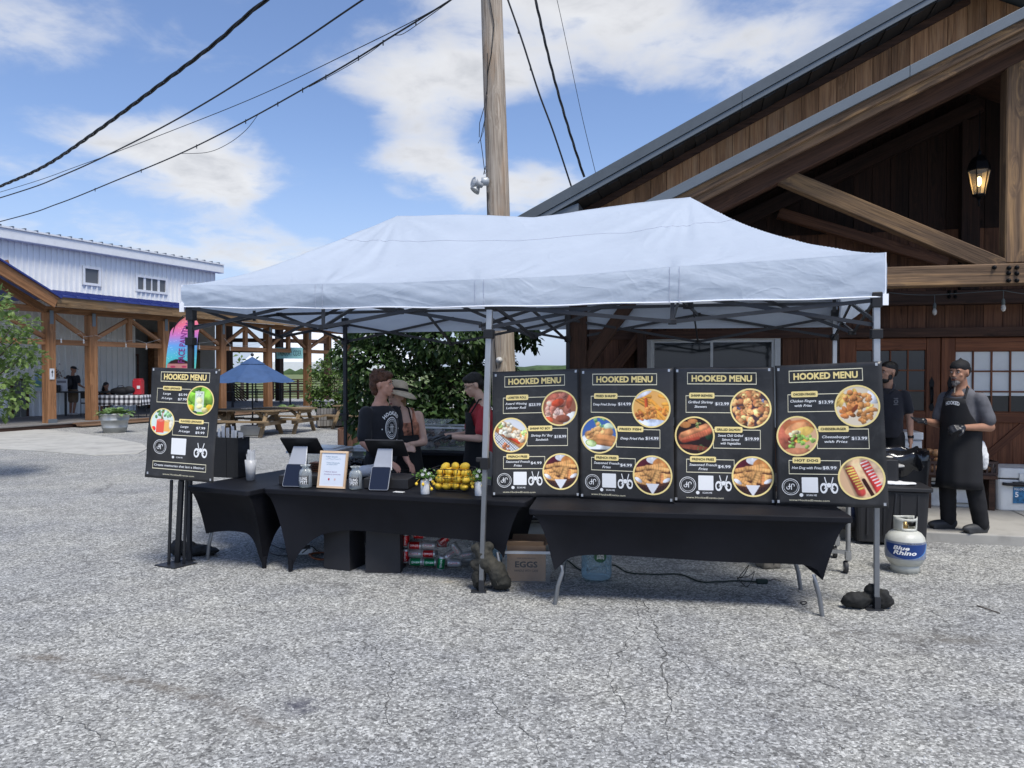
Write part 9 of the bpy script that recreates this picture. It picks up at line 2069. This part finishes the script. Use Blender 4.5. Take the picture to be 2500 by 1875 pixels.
CM = {'red': can_mat('red_can', (.50, .012, .018, 1)), 'silver': can_mat('silver_can', (.52, .53, .54, 1)), 'green': can_mat('green_can', (.012, .26, .09, 1))}; Mb_ = rmat(bc_); cnt = 0
CANS = [('red', -.285, -.11, .24, (0, 0), 'Coca-Cola'), ('red', -.285, -.11, .105, (0, 0), 'Coca-Cola'), ('red', -.17, -.10, .285, (90, 0), 'Coca-Cola'), ('red', -.20, -.13, .20, (90, 0), 'Coca-Cola'), ('silver', -.08, -.13, .205, (90, 0), 'Coke'), ('silver', -.20, -.12, .128, (90, 0), 'Coke'), ('red', -.08, -.13, .132, (90, 0), 'Coca-Cola'),
  ('green', -.19, -.135, .06, (90, 0), 'Sprite'), ('green', -.07, -.135, .06, (90, 4), 'Sprite'), ('green', .03, -.13, .055, (8, 0), 'Sprite'), ('red', .05, -.10, .245, (52, 0), 'Coca-Cola'), ('silver', .155, -.10, .17, (-35, 0), 'Coke'), ('silver', .14, -.12, .055, (90, 0), 'Coke'), ('silver', .10, -.09, .12, (60, 30), 'Coke'), ('silver', .24, -.08, .12, (80, 0), 'Coke'),
  ('silver', .01, .03, .28, (90, 40), ''), ('red', .0, .05, .18, (90, 10), ''), ('green', .1, .05, .1, (90, 60), ''), ('silver', -.1, .06, .1, (90, 20), ''), ('red', -.1, .08, .27, (90, 80), ''), ('silver', .25, .04, .05, (90, 10), '')]
cmesh = {}
for i, (c, x, y, z, (tl, yw), tx) in enumerate(CANS):
 if c not in cmesh: cmesh[c] = can_mesh().mesh('can', CM[c])
 rt_ = root('soda_can', '', 'soda can', Mb_ @ Vector((x, y, z)), 0, 'soda cans in the clear bag'); rt_.rotation_euler = (0, R(tl), R(yw) + bc_.rotation_euler.z)
 o = bpy.data.objects.new('can', cmesh[c]); COL.objects.link(o); o.parent = rt_; o.location = (0, 0, -.06)
 pos = 'deep inside the bag' if y > 0 else ('standing at the left end' if tl == 0 else ('tilted' if tl not in (90,) else 'lying flat')) + (' high' if z > .18 else (' mid height' if z > .1 else ' at the bottom')) + (' left' if x < -.1 else (' right' if x > .08 else ' centre'))
 rt_['label'] = '%s soda can %s of the clear bag' % (c, pos + ' part' if y <= 0 else pos)
 if y > 0: rt_['label'] = '%s soda can deep inside the clear bag' % c
 if tx:
  V, F, sz = text2d(tx, .02, .3); wd = .070; mb = MB()
  iv = (rt_.rotation_euler.to_matrix()).inverted() @ Vector((0, -1, .1)); a0 = math.atan2(iv.y, iv.x); sgn_ = 1
  mb.add([(.0330 * math.cos(a0 + (-v[1] * .018) / .033 * -1), .0330 * math.sin(a0 + (-v[1] * .018) / .033 * -1), v[0] * wd / sz[0]) for v in V], F); mb.build('lettering', M_WHT if c != 'silver' else mat('red_ink', (.45, .01, .03), .4, var=0), rt_)
ps = root('power_strip', 'white power strip lying under the counter among cables', 'power strip', G(738, 1352), .2); MB().rbox((0, 0, .025), (.20, .07, .05), .01).build('case', M_WTRIM, ps, bevel=.004); MB().bx(-.02, .07, -.03, .03, .05, .085).build('plug', M_BLK, ps)
def cord(label, pts, r, m=None, name='cable', grp=None):
 pts = [G(u, v, z) for (u, v, z) in pts]; out = []
 for i in range(len(pts) - 1):
  p0 = pts[max(i - 1, 0)]; p1 = pts[i]; p2 = pts[i + 1]; p3 = pts[min(i + 2, len(pts) - 1)]
  for k in range(8): t = k / 8; out.append(.5 * ((2 * p1) + (p2 - p0) * t + (2 * p0 - 5 * p1 + 4 * p2 - p3) * t * t + (3 * p1 - p0 - 3 * p2 + p3) * t ** 3))
 out.append(pts[-1]); r_ = root(name, label, 'cable', out[0], 0, grp); MB().tube(out, r, 6).build('wire', m or M_CABLE, r_, world=True); return r_
cord('loose black cable looping under the left end of the counter', [(650, 1335, .01), (665, 1352, .01), (700, 1357, .01), (730, 1345, .03), (720, 1335, .01), (690, 1340, .01), (660, 1330, .01), (640, 1338, .01)], .005)
cord('second black cable loop beside the power strip', [(738, 1350, .05), (760, 1335, .12), (775, 1345, .02), (790, 1352, .01), (800, 1335, .08)], .005)
cord('orange and black coiled cable under the counter beside the black box', [(755, 1352, .01), (765, 1362, .01), (790, 1366, .01), (806, 1358, .01), (795, 1350, .01), (770, 1350, .01), (755, 1354, .01)], .009, mat('orange_cable', (.30, .09, .03), .6, var=.3, scale=30))
ec = cord('dark green extension cord snaking under the right table', [(1365, 1372, .01), (1385, 1368, .01), (1420, 1392, .01), (1460, 1385, .01), (1500, 1380, .01), (1535, 1398, .01), (1600, 1402, .01), (1660, 1402, .01), (1710, 1420, .01), (1760, 1420, .01), (1800, 1418, .01), (1850, 1420, .01)], .006, mat('green_cord', (.012, .028, .020), .5, var=.1), 'extension_cord')
MB().box(G(1860, 1419, .02), (.09, .035, .035)).build('socket', mat('green_cord', (.012, .028, .020), .5), ec, world=True, bevel=.006)
cord('tangle of thin black wire beside the extension cord plug', [(1800, 1415, .01), (1815, 1395, .10), (1828, 1380, .16), (1815, 1405, .04), (1800, 1412, .01), (1830, 1405, .06), (1842, 1395, .08), (1825, 1432, .01), (1800, 1410, .03)], .003)
cord('thin black cord trailing right from the plug', [(1872, 1420, .01), (1890, 1414, .01), (1908, 1420, .01)], .003); cord('small black wire ring lying on the asphalt near the right table leg', [(1955, 1470, .005), (1965, 1468, .005), (1970, 1472, .005), (1960, 1476, .005), (1954, 1471, .005)], .003)
cord('thin dark twig lying on the asphalt at the right', [(2385, 1478, .005), (2420, 1490, .008), (2442, 1497, .005)], .004, M_BARK, 'twig'); bpy.data.objects['twig']['category'] = 'twig'
rnd = random.Random(31); gv = MB()
for k in range(900):
 u, v = rnd.uniform(-50, 2550), 1260 + 640 * rnd.random() ** .8; p = G(u, v); s_ = rnd.uniform(.003, .0075); q = Matrix.Rotation(rnd.uniform(0, 3), 3, 'Z'); gv.box(p + Vector((0, 0, s_ * .3)), (s_ * 1.6, s_, s_ * .7), q, taper=.7)
gvo = gv.build('loose_chips', mat('pale_stone_chip', (.45, .45, .44), .8, var=.3, scale=8)); tag(gvo, 'loose pale stone chips scattered over the asphalt yard', 'gravel', kind='stuff')
